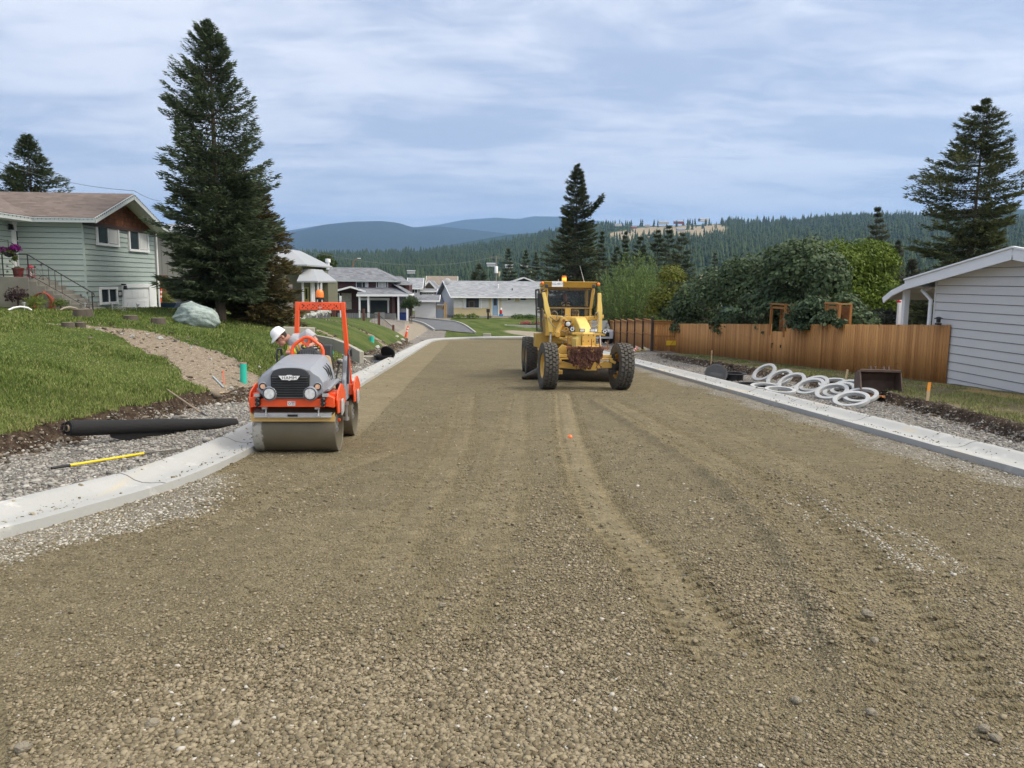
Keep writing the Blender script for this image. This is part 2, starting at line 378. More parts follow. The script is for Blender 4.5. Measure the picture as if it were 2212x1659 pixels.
# ---- road: a height field with ruts and tyre tread marks
def catmull(pts, n=12):
    out = []; P = [pts[0]]+list(pts)+[pts[-1]]
    for i in range(1, len(P)-2):
        p0, p1, p2, p3 = (np.array(q, float) for q in P[i-1:i+3])
        for t in np.linspace(0, 1, n, endpoint=False): out.append(.5*((2*p1)+(-p0+p2)*t+(2*p0-5*p1+4*p2-p3)*t*t+(-p0+3*p1-3*p2+p3)*t**3))
    out.append(np.array(P[-2], float)); return np.array(out)
def road_px(u, v): d = ray(u, v); t = 2.0/(-d.z-SL*d.y); return (d.x*t, d.y*t)
WS = 1
TRACKS = [  # pixel centre line, half width, tread depth, side windrow
    ([(1215, 848), (1235, 950), (1300, 1100), (1395, 1200), (1500, 1330), (1600, 1440), (1640, 1490)], .21, .022, .0),
    ([(1310, 862), (1470, 948), (1620, 1035), (1770, 1150), (1880, 1270), (1990, 1420), (2130, 1640)], .25, .020, .065),
    ([(1010, 850), (990, 950), (950, 1030), (870, 1160), (800, 1290)], .22, .012, .0),
    ([(1420, 870), (1600, 950), (1800, 1050), (2020, 1190), (2250, 1360)], .20, .010, .0),
    ([(1120, 850), (1110, 950), (1080, 1080), (1010, 1250), (880, 1500)], .22, .008, .0),
    ([(880, 960), (740, 1010), (600, 1070), (420, 1150)], .20, .011, .0)]
ry = np.concatenate([-6+np.arange(0, 9, .5), 3.0*np.exp(np.arange(0, math.log(68/3.0), .0027))]); ry[-1] = 68
rx01 = np.linspace(0, 1, 640)
RY = np.repeat(ry[:, None], 640, 1); xl = I(ry, *LK)-.12; xrr = I(ry, *RK)+.12
RX = xl[:, None]+(xrr-xl)[:, None]*rx01[None, :]
lug = np.zeros_like(RX); comp = np.zeros_like(RX); Z = np.zeros_like(RX)
cl_ = .5+.5*np.tanh((fbm(RX, RY, .35, 3, 31)-.5)*9)                 # loose stone patches
Z += (fbm(RX, RY, .8, 3, 3)-.5)*.035+(fbm(RX, RY, 14, 3, 6)-.5)*.014+(fbm(RX, RY, 45, 2, 7)-.5)*.012*(.4+cl_)
for px, hw, dep, wr in TRACKS:
    c = catmull([road_px(*q) for q in px]); dd = np.full(RX.shape, 1e9); ss = np.zeros_like(RX); sgn = np.zeros_like(RX); s0 = 0
    for a, b in zip(c[:-1], c[1:]):
        vx, vy = b-a; L2 = vx*vx+vy*vy+1e-9; ln = sqrt(L2); t = np.clip(((RX-a[0])*vx+(RY-a[1])*vy)/L2, 0, 1)
        q = np.hypot(RX-a[0]-t*vx, RY-a[1]-t*vy); mk = q < dd; dd = np.where(mk, q, dd); ss = np.where(mk, s0+t*ln, ss)
        sgn = np.where(mk, np.sign((RX-a[0])*vy-(RY-a[1])*vx), sgn); s0 += ln
    endf = sst(0, .5, ss)*(1-sst(s0-1.0, s0, ss)); inside = (1-sst(hw*.8, hw*1.15, dd))*endf
    edge = sst(hw*.35, hw*.75, dd)*(1-sst(hw*1.35, hw*1.75, dd))*endf
    tread = -(.5+.5*np.sin(ss*2*pi/.15+sgn*1.3+dd*4+(fbm(RX, RY, 2, 2, 41)-.5)*1.0))**2.6*(.55+.8*fbm(RX, RY, 5, 3, 44))
    Z += -dep*.7*inside+tread*dep*3.0*edge*(.6+.8*fbm(RX, RY, 1.5, 2, 43))+dep*.4*np.exp(-((dd-hw*1.35)/(hw*.3))**2)*endf
    lug = np.maximum(lug, edge); comp = np.maximum(comp, inside*(.8 if hw < .215 and dep > .02 else .22))
    if wr:
        w_ = np.exp(-((dd*sgn-WS*(hw+.22))/.12)**2)*endf; Z += w_*wr*(.6+.8*fbm(RX, RY, 4, 3, 12)); comp -= w_*.6
rolled = (1-sst(-1.95, -1.85, RX+(fbm(RX, RY, .4, 2, 51)-.5)*.1))*sst(12, 13, RY)                # strip already pressed by the roller
Z *= 1-.75*rolled
comp = np.clip(np.maximum(comp, rolled), 0, 1)
edge_g = np.maximum(1-sst(.15, 1.5, RX-I(RY, *LK)+(fbm(RX, RY, 1.1, 3, 61)-.5)*1.6+sst(8, 12, RY)*1.9), 1-sst(.1, 1.3, I(RY, *RK)-RX+(fbm(RX, RY, .9, 3, 62)-.5)*1.3))
patch = np.exp(-(((RX-road_px(1860, 1140)[0])/.45)**2+((RY-road_px(1860, 1140)[1])/1.5)**2))*.8*fbm(RX, RY, 2, 3, 66)*1.5
pale = np.clip(np.maximum(edge_g, patch*.3), 0, 1); pale_s = np.clip(np.maximum(edge_g, patch*1.2), 0, 1)
ZR = zroad(RY)+Z
def road_material():
    m, nt, b, out = nodes('road_base_gravel'); co = COORD(nt)
    vo = nt.nodes.new('ShaderNodeTexVoronoi'); vo.inputs['Scale'].default_value = 42; nt.links.new(co, vo.inputs['Vector'])
    v2 = nt.nodes.new('ShaderNodeTexVoronoi'); v2.inputs['Scale'].default_value = 95; nt.links.new(co, v2.inputs['Vector'])
    s = nt.nodes.new('ShaderNodeSeparateColor'); nt.links.new(vo.outputs['Color'], s.inputs[0]); s2 = nt.nodes.new('ShaderNodeSeparateColor'); nt.links.new(v2.outputs['Color'], s2.inputs[0])
    n1 = NZ(nt, co, .5, 5); n2 = NZ(nt, co, 14, 6, .7)
    stone = MX(nt, s.outputs[0], (.14, .115, .066), (.30, .252, .156)); stone = MX(nt, RG(nt, s.outputs[1], .985, .99), stone, (.42, .40, .35))
    fine = MX(nt, s2.outputs[0], (.19, .157, .09), (.285, .24, .146))
    f, _ = ATTR(nt, 'comp'); p, _ = ATTR(nt, 'pale')
    c = MX(nt, RG(nt, n2, .35, .65), stone, fine); c = MX(nt, MT(nt, 'MULTIPLY', f, .35), c, (.205, .168, .100))
    pal = MX(nt, s2.outputs[1], (.20, .18, .14), (.40, .37, .31)); c = MX(nt, RG(nt, MT(nt, 'ADD', p, MT(nt, 'MULTIPLY', MT(nt, 'SUBTRACT', n2, .5), 1.2)), .35, .75), c, pal)
    c = MX(nt, RG(nt, n1, .3, .7), MX(nt, .18, c, (.08, .065, .04)), c); c = MX(nt, RG(nt, NZ(nt, co, 3.5, 10, .82), .42, .60), MX(nt, .30, c, (.06, .048, .028)), c); c = MX(nt, MT(nt, 'MULTIPLY', RG(nt, NZ(nt, co, 7, 9, .85), .60, .70), .35), c, (.36, .31, .21))
    nt.links.new(c, b.inputs['Base Color']); b.inputs['Roughness'].default_value = .95; b.inputs['Specular IOR Level'].default_value = .15
    h = MT(nt, 'ADD', MT(nt, 'MULTIPLY', vo.outputs['Distance'], -1.2), MT(nt, 'ADD', MT(nt, 'MULTIPLY', v2.outputs['Distance'], -.5), n2))
    n = nt.nodes.new('ShaderNodeBump'); n.inputs['Distance'].default_value = .022; nt.links.new(h, n.inputs['Height']); nt.links.new(MT(nt, 'SUBTRACT', 1.0, MT(nt, 'MULTIPLY', f, .7)), n.inputs['Strength']); nt.links.new(n.outputs[0], b.inputs['Normal'])
    return m
M_road = road_material()
V = np.stack([RX, RY, ZR], -1).reshape(-1, 3); F = tri_rows(640, len(ry))
# the bend beyond the straight, same sheet
bend = [(x, float(yfar(x))+.1) for x in (-3.0, -2.2, -1.5, 0, 1.5, 4, 6, 9, 12, 20, 60)]
lo = [(60, 74.9), (20, 74.9), (13, 74.6), (11, 74.0), (9.3, 72.3), (8.0, 69.5), (7.7, 68)]
nb = []; near = [(x, 68.0) for x in np.linspace(-3.1, 7.7, len(bend))]
for i in range(len(bend)):
    a = np.array(near[i]); b_ = np.array(bend[i])
    nb.append((a, b_))
xs = np.linspace(-3.05, 60, 80); BV = []
for x in xs:
    y1 = float(yfar(x))+.1; y0 = 68.0 if x < 7.6 else float(I(x, [7.6, 8.2, 9.5, 11.5, 14, 60], [68, 70, 72.6, 74.2, 75, 75]))
    for t in np.linspace(0, 1, 8): y = y0+(y1-y0)*t; BV.append((x, y, zroad(y)))
BV = np.array(BV); BF = tri_rows(8, 80)
V2 = np.concatenate([V, BV]); F2 = np.concatenate([F, BF[:, ::-1]+len(V)])
z0 = np.zeros(len(BV))
o = bigmesh('road', V2, F2, (M_road,), None, True, dict(comp=np.concatenate([comp.ravel(), z0+.4]), pale=np.concatenate([pale.ravel(), z0])))
o['kind'] = 'structure'
# ---- loose stones lying on road and verges
ICO = None
def icosa():
    t = (1+sqrt(5))/2; v = np.array([(-1, t, 0), (1, t, 0), (-1, -t, 0), (1, -t, 0), (0, -1, t), (0, 1, t), (0, -1, -t), (0, 1, -t), (t, 0, -1), (t, 0, 1), (-t, 0, -1), (-t, 0, 1)], float)
    v /= np.linalg.norm(v[0]); f = [(0, 11, 5), (0, 5, 1), (0, 1, 7), (0, 7, 10), (0, 10, 11), (1, 5, 9), (5, 11, 4), (11, 10, 2), (10, 7, 6), (7, 1, 8), (3, 9, 4), (3, 4, 2), (3, 2, 6), (3, 6, 8), (3, 8, 9), (4, 9, 5), (2, 4, 11), (6, 2, 10), (8, 6, 7), (9, 8, 1)]
    return v, np.array(f)
IV, IF = icosa()
def stones(name, P, size, tint, m, label=None, smooth=False):
    n = len(P); J = 1+rng.uniform(-.36, .36, (n, 12, 3)); v = IV[None]*J
    sc = size[:, None]*np.stack([rng.uniform(.8, 1.4, n), rng.uniform(.7, 1.1, n), rng.uniform(.38, .68, n)], 1)
    v = v*sc[:, None, :]; a = rng.uniform(0, 2*pi, n); tx = rng.uniform(-.5, .5, n)
    y, z = v[..., 1]*np.cos(tx)[:, None]-v[..., 2]*np.sin(tx)[:, None], v[..., 1]*np.sin(tx)[:, None]+v[..., 2]*np.cos(tx)[:, None]
    x = v[..., 0]; X = x*np.cos(a)[:, None]-y*np.sin(a)[:, None]; Y = x*np.sin(a)[:, None]+y*np.cos(a)[:, None]
    v = np.stack([X, Y, z], -1)+P[:, None, :]
    F = (IF[None]+np.arange(n)[:, None, None]*12).reshape(-1, 3)
    o = bigmesh(name, v.reshape(-1, 3), F, (m,), None, smooth, dict(tint=np.repeat(tint, 12)))
    o['kind'] = 'stuff'; return o
def stonemat(name, a, b_, c):
    m, nt, b, out = nodes(name); f, _ = ATTR(nt, 'tint')
    r = nt.nodes.new('ShaderNodeValToRGB'); r.color_ramp.elements[0].color = a+(1,); r.color_ramp.elements[1].position = .93; r.color_ramp.elements[1].color = b_+(1,)
    e = r.color_ramp.elements.new(.97); e.color = c+(1,); nt.links.new(f, r.inputs[0])
    col = MX(nt, NZ(nt, COORD(nt), 60, 3), r.outputs[0], MX(nt, .25, r.outputs[0], (.12, .1, .06))); nt.links.new(col, b.inputs['Base Color']); b.inputs['Roughness'].default_value = .85; b.inputs['Specular IOR Level'].default_value = .2
    return m
M_st_r = stonemat('road_stone', (.11, .088, .052), (.32, .268, .18), (.48, .45, .39))
M_st_v = stonemat('verge_stone', (.12, .115, .11), (.42, .40, .36), (.6, .58, .54))
road_i = lambda x, y: zroad(y)
def samp(n, y0, y1, p=1.6):
    t = rng.uniform(0, 1, n); y = (y0**(-p)+(y1**(-p)-y0**(-p))*t)**(-1/p); return y
n = 230000; y = samp(n, 2.9, 24, 1.1); x = rng.uniform(-.68, .78, n)*y+.05*y
cc = .5+.5*np.tanh((fbm(x, y, .35, 3, 31)-.47)*9)
def grid_s(A, x, y):
    iy = np.clip(np.searchsorted(ry, y), 0, len(ry)-1); fx = (x-xl[iy])/(xrr-xl)[iy]; ix = np.clip((fx*639).astype(int), 0, 639); return A[iy, ix]
cm = grid_s(comp, x, y); pl = grid_s(pale_s, x, y)
keep = (x > I(y, *LK)+.02) & (x < I(y, *RK)-.02) & (rng.uniform(0, 1, n) < np.clip(.22+.9*cc+pl, 0, 1)*(1-.8*cm)*(1-.8*grid_s(lug, x, y))) & (y > 2.9)
x, y, cc, pl = x[keep], y[keep], cc[keep], pl[keep]; z = grid_s(ZR, x, y)
size = .0060*np.exp(rng.normal(0, .38, len(x)))*(1+.35*cc)*(1+.02*y); size = np.minimum(np.where(rng.uniform(0, 1, len(x)) < .02, size*1.6, size), .021)
tint = rng.uniform(0, 1, len(x)); tint = np.where((pl > .35) & (rng.uniform(0, 1, len(x)) < .45), .99, np.where(tint > .99, .99, tint*.92))
stones('road_gravel', np.stack([x, y, z+size*.25], 1), size, tint, M_st_r, smooth=False)
# stones kicked up onto the kerbs
n = 5200; y = samp(n, 5.5, 40, 1.1); sd_ = rng.uniform(0, 1, n) < .6; w0 = rng.uniform(0, 1, n)**.6*.64; kk = rng.uniform(0, 1, n) < sst(.50, .66, fbm(y, w0*4+sd_*9, 1.3, 3, 71))+.05
y, sd_, w0 = y[kk], sd_[kk], w0[kk]; sl = (I(y+.1, *LK)-I(y-.1, *LK))/.2; q = np.sqrt(1+sl**2)
x = np.where(sd_, I(y, *LK)-w0*q, I(y, *RK)+w0); size = .007*np.exp(rng.normal(0, .4, len(y)))*(1+.03*y)
stones('kerb_gravel', np.stack([x, y, zroad(y)+I(w0, [0, .06, .18, .3, .4, .5, .58, .66], [.095, .10, .085, .082, .105, .155, .175, .17])+size*.3], 1), size, rng.uniform(0, 1, len(y))*.93, M_st_r)
# verge stones both sides
n = 60000; y = samp(n, 6, 45, .9); side = rng.uniform(0, 1, n) < .55; t = rng.uniform(0, 1, n)
x = np.where(side, I(y, *LK)-.62+(I(y, *TOEL)-I(y, *LK)+.45)*t, I(y, *RK)+.66+(I(y, *TOER)-I(y, *RK)-.5)*t)
z = ground_z(x, y); size = .013*np.exp(rng.normal(0, .4, n))*(1+.018*y); size = np.where(rng.uniform(0, 1, n) < .006, size*2.2, size)
stones('verge_gravel', np.stack([x, y, z+size*.2], 1), size, rng.uniform(0, 1, n)*.955+(rng.uniform(0, 1, n) < .02)*.03, M_st_v)
# clods and stones on the cut banks and trench
Px = []
for p in PATHS:
    for _ in range(520):
        k = rnd.randrange(len(p)-1); t = rnd.random(); a, b_ = p[k], p[k+1]; e = (rnd.gauss(0, .55) if rnd.random() < .4 else rnd.choice((-1, 1))*rnd.uniform(.75, 1.1))*(a[2]+(b_[2]-a[2])*t)
        dx, dy = b_[0]-a[0], b_[1]-a[1]; l = sqrt(dx*dx+dy*dy); Px.append((a[0]+dx*t-dy/l*e, a[1]+dy*t+dx/l*e))
for _ in range(3200):
    yy = rnd.uniform(8, 62); Px.append((float(I(yy, *TOEL))+rnd.gauss(-.02, .14), yy))
for _ in range(1600):
    yy = rnd.uniform(9, 44); Px.append((float(I(yy, *TOER))+rnd.gauss(.1, .16), yy))
Px = np.array(Px); n = len(Px); size = .02*np.exp(rng.normal(0, .5, n))*(1+.012*Px[:, 1])
M_clod = stonemat('bank_stone', (.035, .024, .016), (.24, .2, .155), (.55, .52, .47))
stones('bank_rubble', np.stack([Px[:, 0], Px[:, 1], ground_z(Px[:, 0], Px[:, 1])+size*.2], 1), size, rng.uniform(0, 1, n)**.8*.93+(rng.uniform(0, 1, n) < .10)*.06, M_clod)
# ---- concrete roll kerbs
def kerb_mat():
    m, nt, b, out = nodes('kerb_concrete'); co = COORD(nt)
    c = MX(nt, NZ(nt, co, 1.2, 6, .6), (.30, .30, .285), (.43, .43, .41)); c = MX(nt, RG(nt, NZ(nt, co, 3, 8, .7), .55, .72), c, (.49, .48, .45))
    c = MX(nt, RG(nt, NZ(nt, COORD(nt, (1, .25, 1)), 1.7, 5), .58, .72), c, (.44, .38, .27)); c = MX(nt, RG(nt, NZ(nt, co, 22, 5, .7), .63, .72), c, (.22, .19, .15))
    nt.links.new(c, b.inputs['Base Color']); b.inputs['Roughness'].default_value = .8; BUMP(nt, b, NZ(nt, co, 40, 6, .7), .25, .01); return m
M_kerb = kerb_mat()
prof = [(-.01, -.25), (0, .095), (.06, .10), (.18, .085), (.30, .082), (.40, .105), (.50, .155), (.58, .175), (.64, .17), (.655, -.1)]
def kerb(line, side, label):
    pts = catmull(line, 10); mb = MB(); rings = []
    # slabs with joints every 3 m
    L = 0; seg = []; last = None
    P = []
    for i, p in enumerate(pts):
        a = pts[max(i-1, 0)]; b_ = pts[min(i+1, len(pts)-1)]; d = (b_-a)/np.linalg.norm(b_-a); nrm = np.array([-d[1], d[0]])*side
        P.append((p, nrm))
    dens = []
    for (p, n1), (q, n2) in zip(P[:-1], P[1:]):
        l = np.linalg.norm(q-p); k = max(1, int(l/.5))
        for j in range(k): t = j/k; dens.append((p+(q-p)*t, n1+(n2-n1)*t, L+l*t))
        L += l
    for p, nn, s in dens:
        wv = (vnoise(s, 0, .7, 5)-.5)*.02
        rings.append([(p[0]+nn[0]*(w_+wv), p[1]+nn[1]*(w_+wv), float(zroad(p[1]))+h) for w_, h in prof])
    mb.loft(rings, cap=True, smooth=True)
    o = mb.build('kerb', M_kerb, ang=50); o['kind'] = 'structure'
    # sawn joints, slightly proud dark fillets
    jm = MB(); nx = 2.0
    for p, nn, s in dens:
        if s > nx and p[1] > 3:
            nx += 3.0; d = (nn[1]*side, -nn[0]*side)
            r1 = [(p[0]+nn[0]*w_-d[0]*.009, p[1]+nn[1]*w_-d[1]*.009, float(zroad(p[1]))+h+.0025) for w_, h in prof[1:-1]]
            r2 = [(p[0]+nn[0]*w_+d[0]*.009, p[1]+nn[1]*w_+d[1]*.009, float(zroad(p[1]))+h+.0025) for w_, h in prof[1:-1]]
            k = len(r1); jm.add(r1+r2, [(i, i+1, k+i+1, k+i) for i in range(k-1)])
    jm.build('kerb_joint', M_joint, o)
    return o
M_joint = mat('joint_dark', (.10, .095, .09), .9)  # dark grey of the kerb joints
kerb([(x, y) for x, y in ((-16, -20), (-10, 0), (-6.3, 4), (-5.0, 5.4), (-4.2, 6.8), (-3.83, 7.7), (-3.42, 9), (-3.22, 11), (-3.2, 14), (-3.22, 30), (-3.3, 58), (-3.2, 66), (-2.7, 70), (-1.3, 73.4), (1.5, 77.5), (6, 81), (12, 83), (20, 84), (58, 84))], 1, '')
kerb([(7.2, -18), (7.2, 0), (7.2, 30), (7.2, 60), (7.35, 66), (8.2, 70), (9.6, 72.9), (11.6, 74.4), (14, 75), (58, 75)], -1, '')
# ---- driveway beyond the bend
M_drive = mat('worn_asphalt', (.105, .108, .115), .9, .22, 1.4, .3, 60)
dl = [(-6.0, 92.5), (-5.6, 88), (-3.9, 80), (-2.5, 75.2)]; dr = [(-1.2, 93.5), (-.9, 89), (1.3, 82.5), (3.1, 80.2)]
dl = [tuple(at(u, v, y))[:2] for u, v, y in ((866, 688, 93), (893, 700, 88), (915, 710, 83), (938, 723, 77.5))]
dr = [tuple(at(u, v, y))[:2] for u, v, y in ((900, 683, 95), (960, 697, 89), (1000, 707, 85), (1027, 719, 80.5))]
dmb = MB(); vs = []
DL = catmull(dl, 10); DR = catmull(dr, 10)
for a, b_ in zip(DL, DR):
    for t in np.linspace(0, 1, 10): p = a+(b_-a)*t; vs.append((p[0], p[1], max(gz(*p), gz(*a), gz(*b_))*.0+gz(*p)+.07))
dmb.add(vs, [tuple(q) for q in tri_rows(10, len(DL))], True)
o = dmb.build('driveway', M_drive); o['kind'] = 'structure'
for side_, D in ((0, DL), (1, DR)):
    e = MB()
    for a, b_ in zip(D[:-1], D[1:]): e.bar((a[0], a[1], gz(*a)+.10), (b_[0], b_[1], gz(*b_)+.10), .16, .22)
    o = e.build('driveway_edging', M_kerb); tagp(o, ('low concrete edging along the left side of the asphalt driveway', 'low concrete edging on the lawn side of the asphalt driveway')[side_], 'edging')
# ================================================================== hills, forest, haze
def ridge(pts):  # photo pixels -> (azimuth, tan elevation)
    az, el = [], []
    for u, v in pts: d = ray(u, v); az.append(atan2(d.x, d.y)); el.append(d.z/sqrt(d.x**2+d.y**2))
    return np.array(az), np.array(el)
def hillmat(name, a, b_, field=False):
    m, nt, b, out = nodes(name); co = COORD(nt)
    c = MX(nt, RG(nt, NZ(nt, co, .012, 8, .65), .35, .65), a, b_); c = MX(nt, RG(nt, NZ(nt, co, .06, 5, .7), .4, .7), c, tuple(q*.6 for q in a))
    if field:
        f, _ = ATTR(nt, 'field'); c = MX(nt, RG(nt, f, .35, .6), c, MX(nt, NZ(nt, co, .02, 6), (.24, .195, .13), (.34, .285, .20)))
    nt.links.new(c, b.inputs['Base Color']); b.inputs['Roughness'].default_value = 1; b.inputs['Specular IOR Level'].default_value = 0
    return m
def hill(name, pts, r0, r1, zfoot, m, pw=1.25, amp=.05, seed=0, nr=60, na=260, rr=None, fieldf=None):
    az, el = ridge(pts); A = np.linspace(R_(-58), R_(62), na)
    E = np.interp(A, az, el); Rg = np.full(na, r1) if rr is None else np.interp(A, *rr)
    T = np.concatenate([np.linspace(0, 1, nr), 1+np.linspace(.04, .5, 12)])
    AA, TT = np.meshgrid(A, T); RG_ = r0+(Rg[None]-r0)*TT; ZR_ = E[None]*Rg[None]
    t = np.clip(TT, 0, 1); zz = zfoot+(ZR_-zfoot)*t**pw
    zz = zz+(fbm(AA*Rg.mean()/900., RG_/900., 1.7, 5, seed)-.5)*2*amp*ZR_.mean()*np.sin(np.pi*np.clip(t, 0, 1))
    zz = np.where(TT > 1, ZR_-(TT-1)*(ZR_-zfoot)*1.1, zz)
    X = np.sin(AA)*RG_; Y = np.cos(AA)*RG_
    at_ = {}
    if fieldf is not None: at_['field'] = fieldf(np.stack([X, Y, zz], -1).reshape(-1, 3))
    o = bigmesh(name, np.stack([X, Y, zz], -1).reshape(-1, 3), tri_rows(na, len(T)), (m,), None, True, at_); o['kind'] = 'structure'
    return X, Y, zz, A, T, Rg
def in_field(P):
    u, v = proj(P); dist = np.hypot(P[:, 0], P[:, 1])
    def blob(cu, cv, a, b): return np.exp(-(((u-cu)/a)**2+((v-cv)/b)**2)**2)
    n = fbm(u, v, .05, 3, 3)
    f = np.maximum.reduce([blob(1450, 500, 78, 17), blob(1345, 512, 34, 14), blob(1540, 497, 42, 14), blob(1385, 505, 44, 15), blob(1120, 592, 90, 8), blob(1560, 602, 90, 12), blob(1490, 506, 50, 13)])
    return np.clip(f*(.55+.8*n), 0, 1)*(dist > 300)
MH_A = hillmat('forest_floor', (.030, .052, .022), (.055, .08, .032), True)
MH_B = hillmat('far_forest', (.022, .045, .03), (.04, .065, .035))
MH_C = hillmat('mountain_forest', (.02, .035, .03), (.035, .05, .035))
HA = [(-300, 560), (200, 562), (600, 554), (760, 554), (900, 549), (1000, 541), (1100, 527), (1180, 510), (1230, 500), (1300, 492), (1360, 490), (1420, 490), (1500, 486), (1560, 483), (1650, 484), (1720, 481), (1800, 476), (1900, 472), (2000, 474), (2120, 470), (2212, 474), (2500, 480)]
HX, HY, HZ, HAz, HT, HR = hill('hills', HA, 330, 2300, -42, MH_A, 1.15, .06, 3, 90, 420, None, in_field)
hill('far_hills', [(-300, 560), (600, 556), (850, 552), (940, 535), (1050, 515), (1100, 507), (1180, 501), (1260, 490), (1330, 487), (1420, 488), (1600, 484), (1700, 477), (1780, 467), (1850, 463), (1960, 465), (2060, 460), (2140, 450), (2212, 452), (2500, 470)], 2600, 4800, 0, MH_B, 1.2, .07, 8)
hill('mountains', [(-400, 520), (300, 515), (600, 505), (640, 500), (700, 485), (760, 479), (820, 477), (860, 481), (890, 491), (950, 489), (1000, 494), (1100, 505), (1300, 530), (2212, 540), (2500, 545)], 5200, 9200, 20, MH_C, 1.2, .08, 13)
hill('far_mountains', [(-400, 500), (300, 498), (610, 500), (690, 487), (760, 488), (880, 493), (950, 485), (1000, 475), (1070, 470), (1120, 473), (1150, 467), (1210, 468), (1250, 474), (1300, 478), (1340, 487), (1420, 495), (2212, 500), (2500, 500)], 9800, 14500, 40, MH_C, 1.2, .06, 21)
# conifers standing as one mass on the hillside
def hill_z(a, t):
    ia = np.clip((a-HAz[0])/(HAz[1]-HAz[0]), 0, len(HAz)-1.001); it = np.clip(t*89, 0, 88.999); i0 = ia.astype(int); j0 = it.astype(int); fa = ia-i0; ft = it-j0
    g = lambda Q: (Q[j0, i0]*(1-fa)+Q[j0, i0+1]*fa)*(1-ft)+(Q[j0+1, i0]*(1-fa)+Q[j0+1, i0+1]*fa)*ft
    return g(HX), g(HY), g(HZ)
def far_forest(n):
    a = rng.uniform(R_(-32), R_(42), n); t = np.where(rng.uniform(0, 1, n) < .10, rng.uniform(.95, 1, n), rng.uniform(.0, 1, n)**.7)
    X, Y, Zg = hill_z(a, t); P = np.stack([X, Y, Zg], 1); fld = in_field(P)
    clump = fbm(X, Y, .008, 4, 5)
    keep = (fld < .30) | (rng.uniform(0, 1, n) < .05); keep &= rng.uniform(0, 1, n) < .45+1.1*sst(.35, .55, clump); P = P[keep]; n = len(P)
    H = rng.uniform(8, 25, n)*rng.uniform(.7, 1.15, n); W = H*rng.uniform(.14, .24, n); K = 5; a0 = rng.uniform(0, 6.28, n)
    ang = a0[:, None]+np.arange(K)[None]*2*pi/K; vs = []; fs = []
    lv = ((.12, 1.0, .55), (.38, .78, .80), (.62, .5, 1.02))
    for z0, wr, z1 in lv:
        jr = rng.uniform(.65, 1.25, (n, K)); ring = np.stack([P[:, 0:1]+np.cos(ang)*W[:, None]*wr*jr, P[:, 1:2]+np.sin(ang)*W[:, None]*wr*jr, P[:, 2:3]+H[:, None]*(z0+rng.uniform(-.04, .04, (n, K)))], -1)
        tip = np.stack([P[:, 0], P[:, 1], P[:, 2]+H*z1], -1)[:, None]; vs.append(np.concatenate([ring, tip], 1))
    V = np.concatenate(vs, 1); per = 3*(K+1)
    f = np.array([(l*(K+1)+k, l*(K+1)+(k+1) % K, l*(K+1)+K) for l in range(3) for k in range(K)])
    F = (f[None]+np.arange(n)[:, None, None]*per).reshape(-1, 3)
    tint = np.repeat(np.clip(rng.normal(.45, .34, n), 0, 1), per)
    o = bigmesh('hillside_forest', V.reshape(-1, 3), F, (leafmat('hill_conifer', (.018, .034, .016), (.05, .075, .026), .8, 0, .01),), None, False, dict(tint=tint)); o['kind'] = 'stuff'
far_forest(26000)
# the air
def haze():
    mb = MB(); mb.bb(-15800, 15800, -1500, 22500, -140, 1750); m = bpy.data.materials.new('air_haze'); m.use_nodes = True; nt = m.node_tree; nt.nodes.clear()
    out = nt.nodes.new('ShaderNodeOutputMaterial'); v = nt.nodes.new('ShaderNodeVolumePrincipled'); v.inputs['Density'].default_value = HAZE; v.inputs['Color'].default_value = (.36, .60, 1.0, 1); v.inputs['Anisotropy'].default_value = .2
    nt.links.new(v.outputs[0], out.inputs['Volume']); o = mb.build('haze', m); o['kind'] = 'stuff'
HAZE = 7.5e-5
haze()
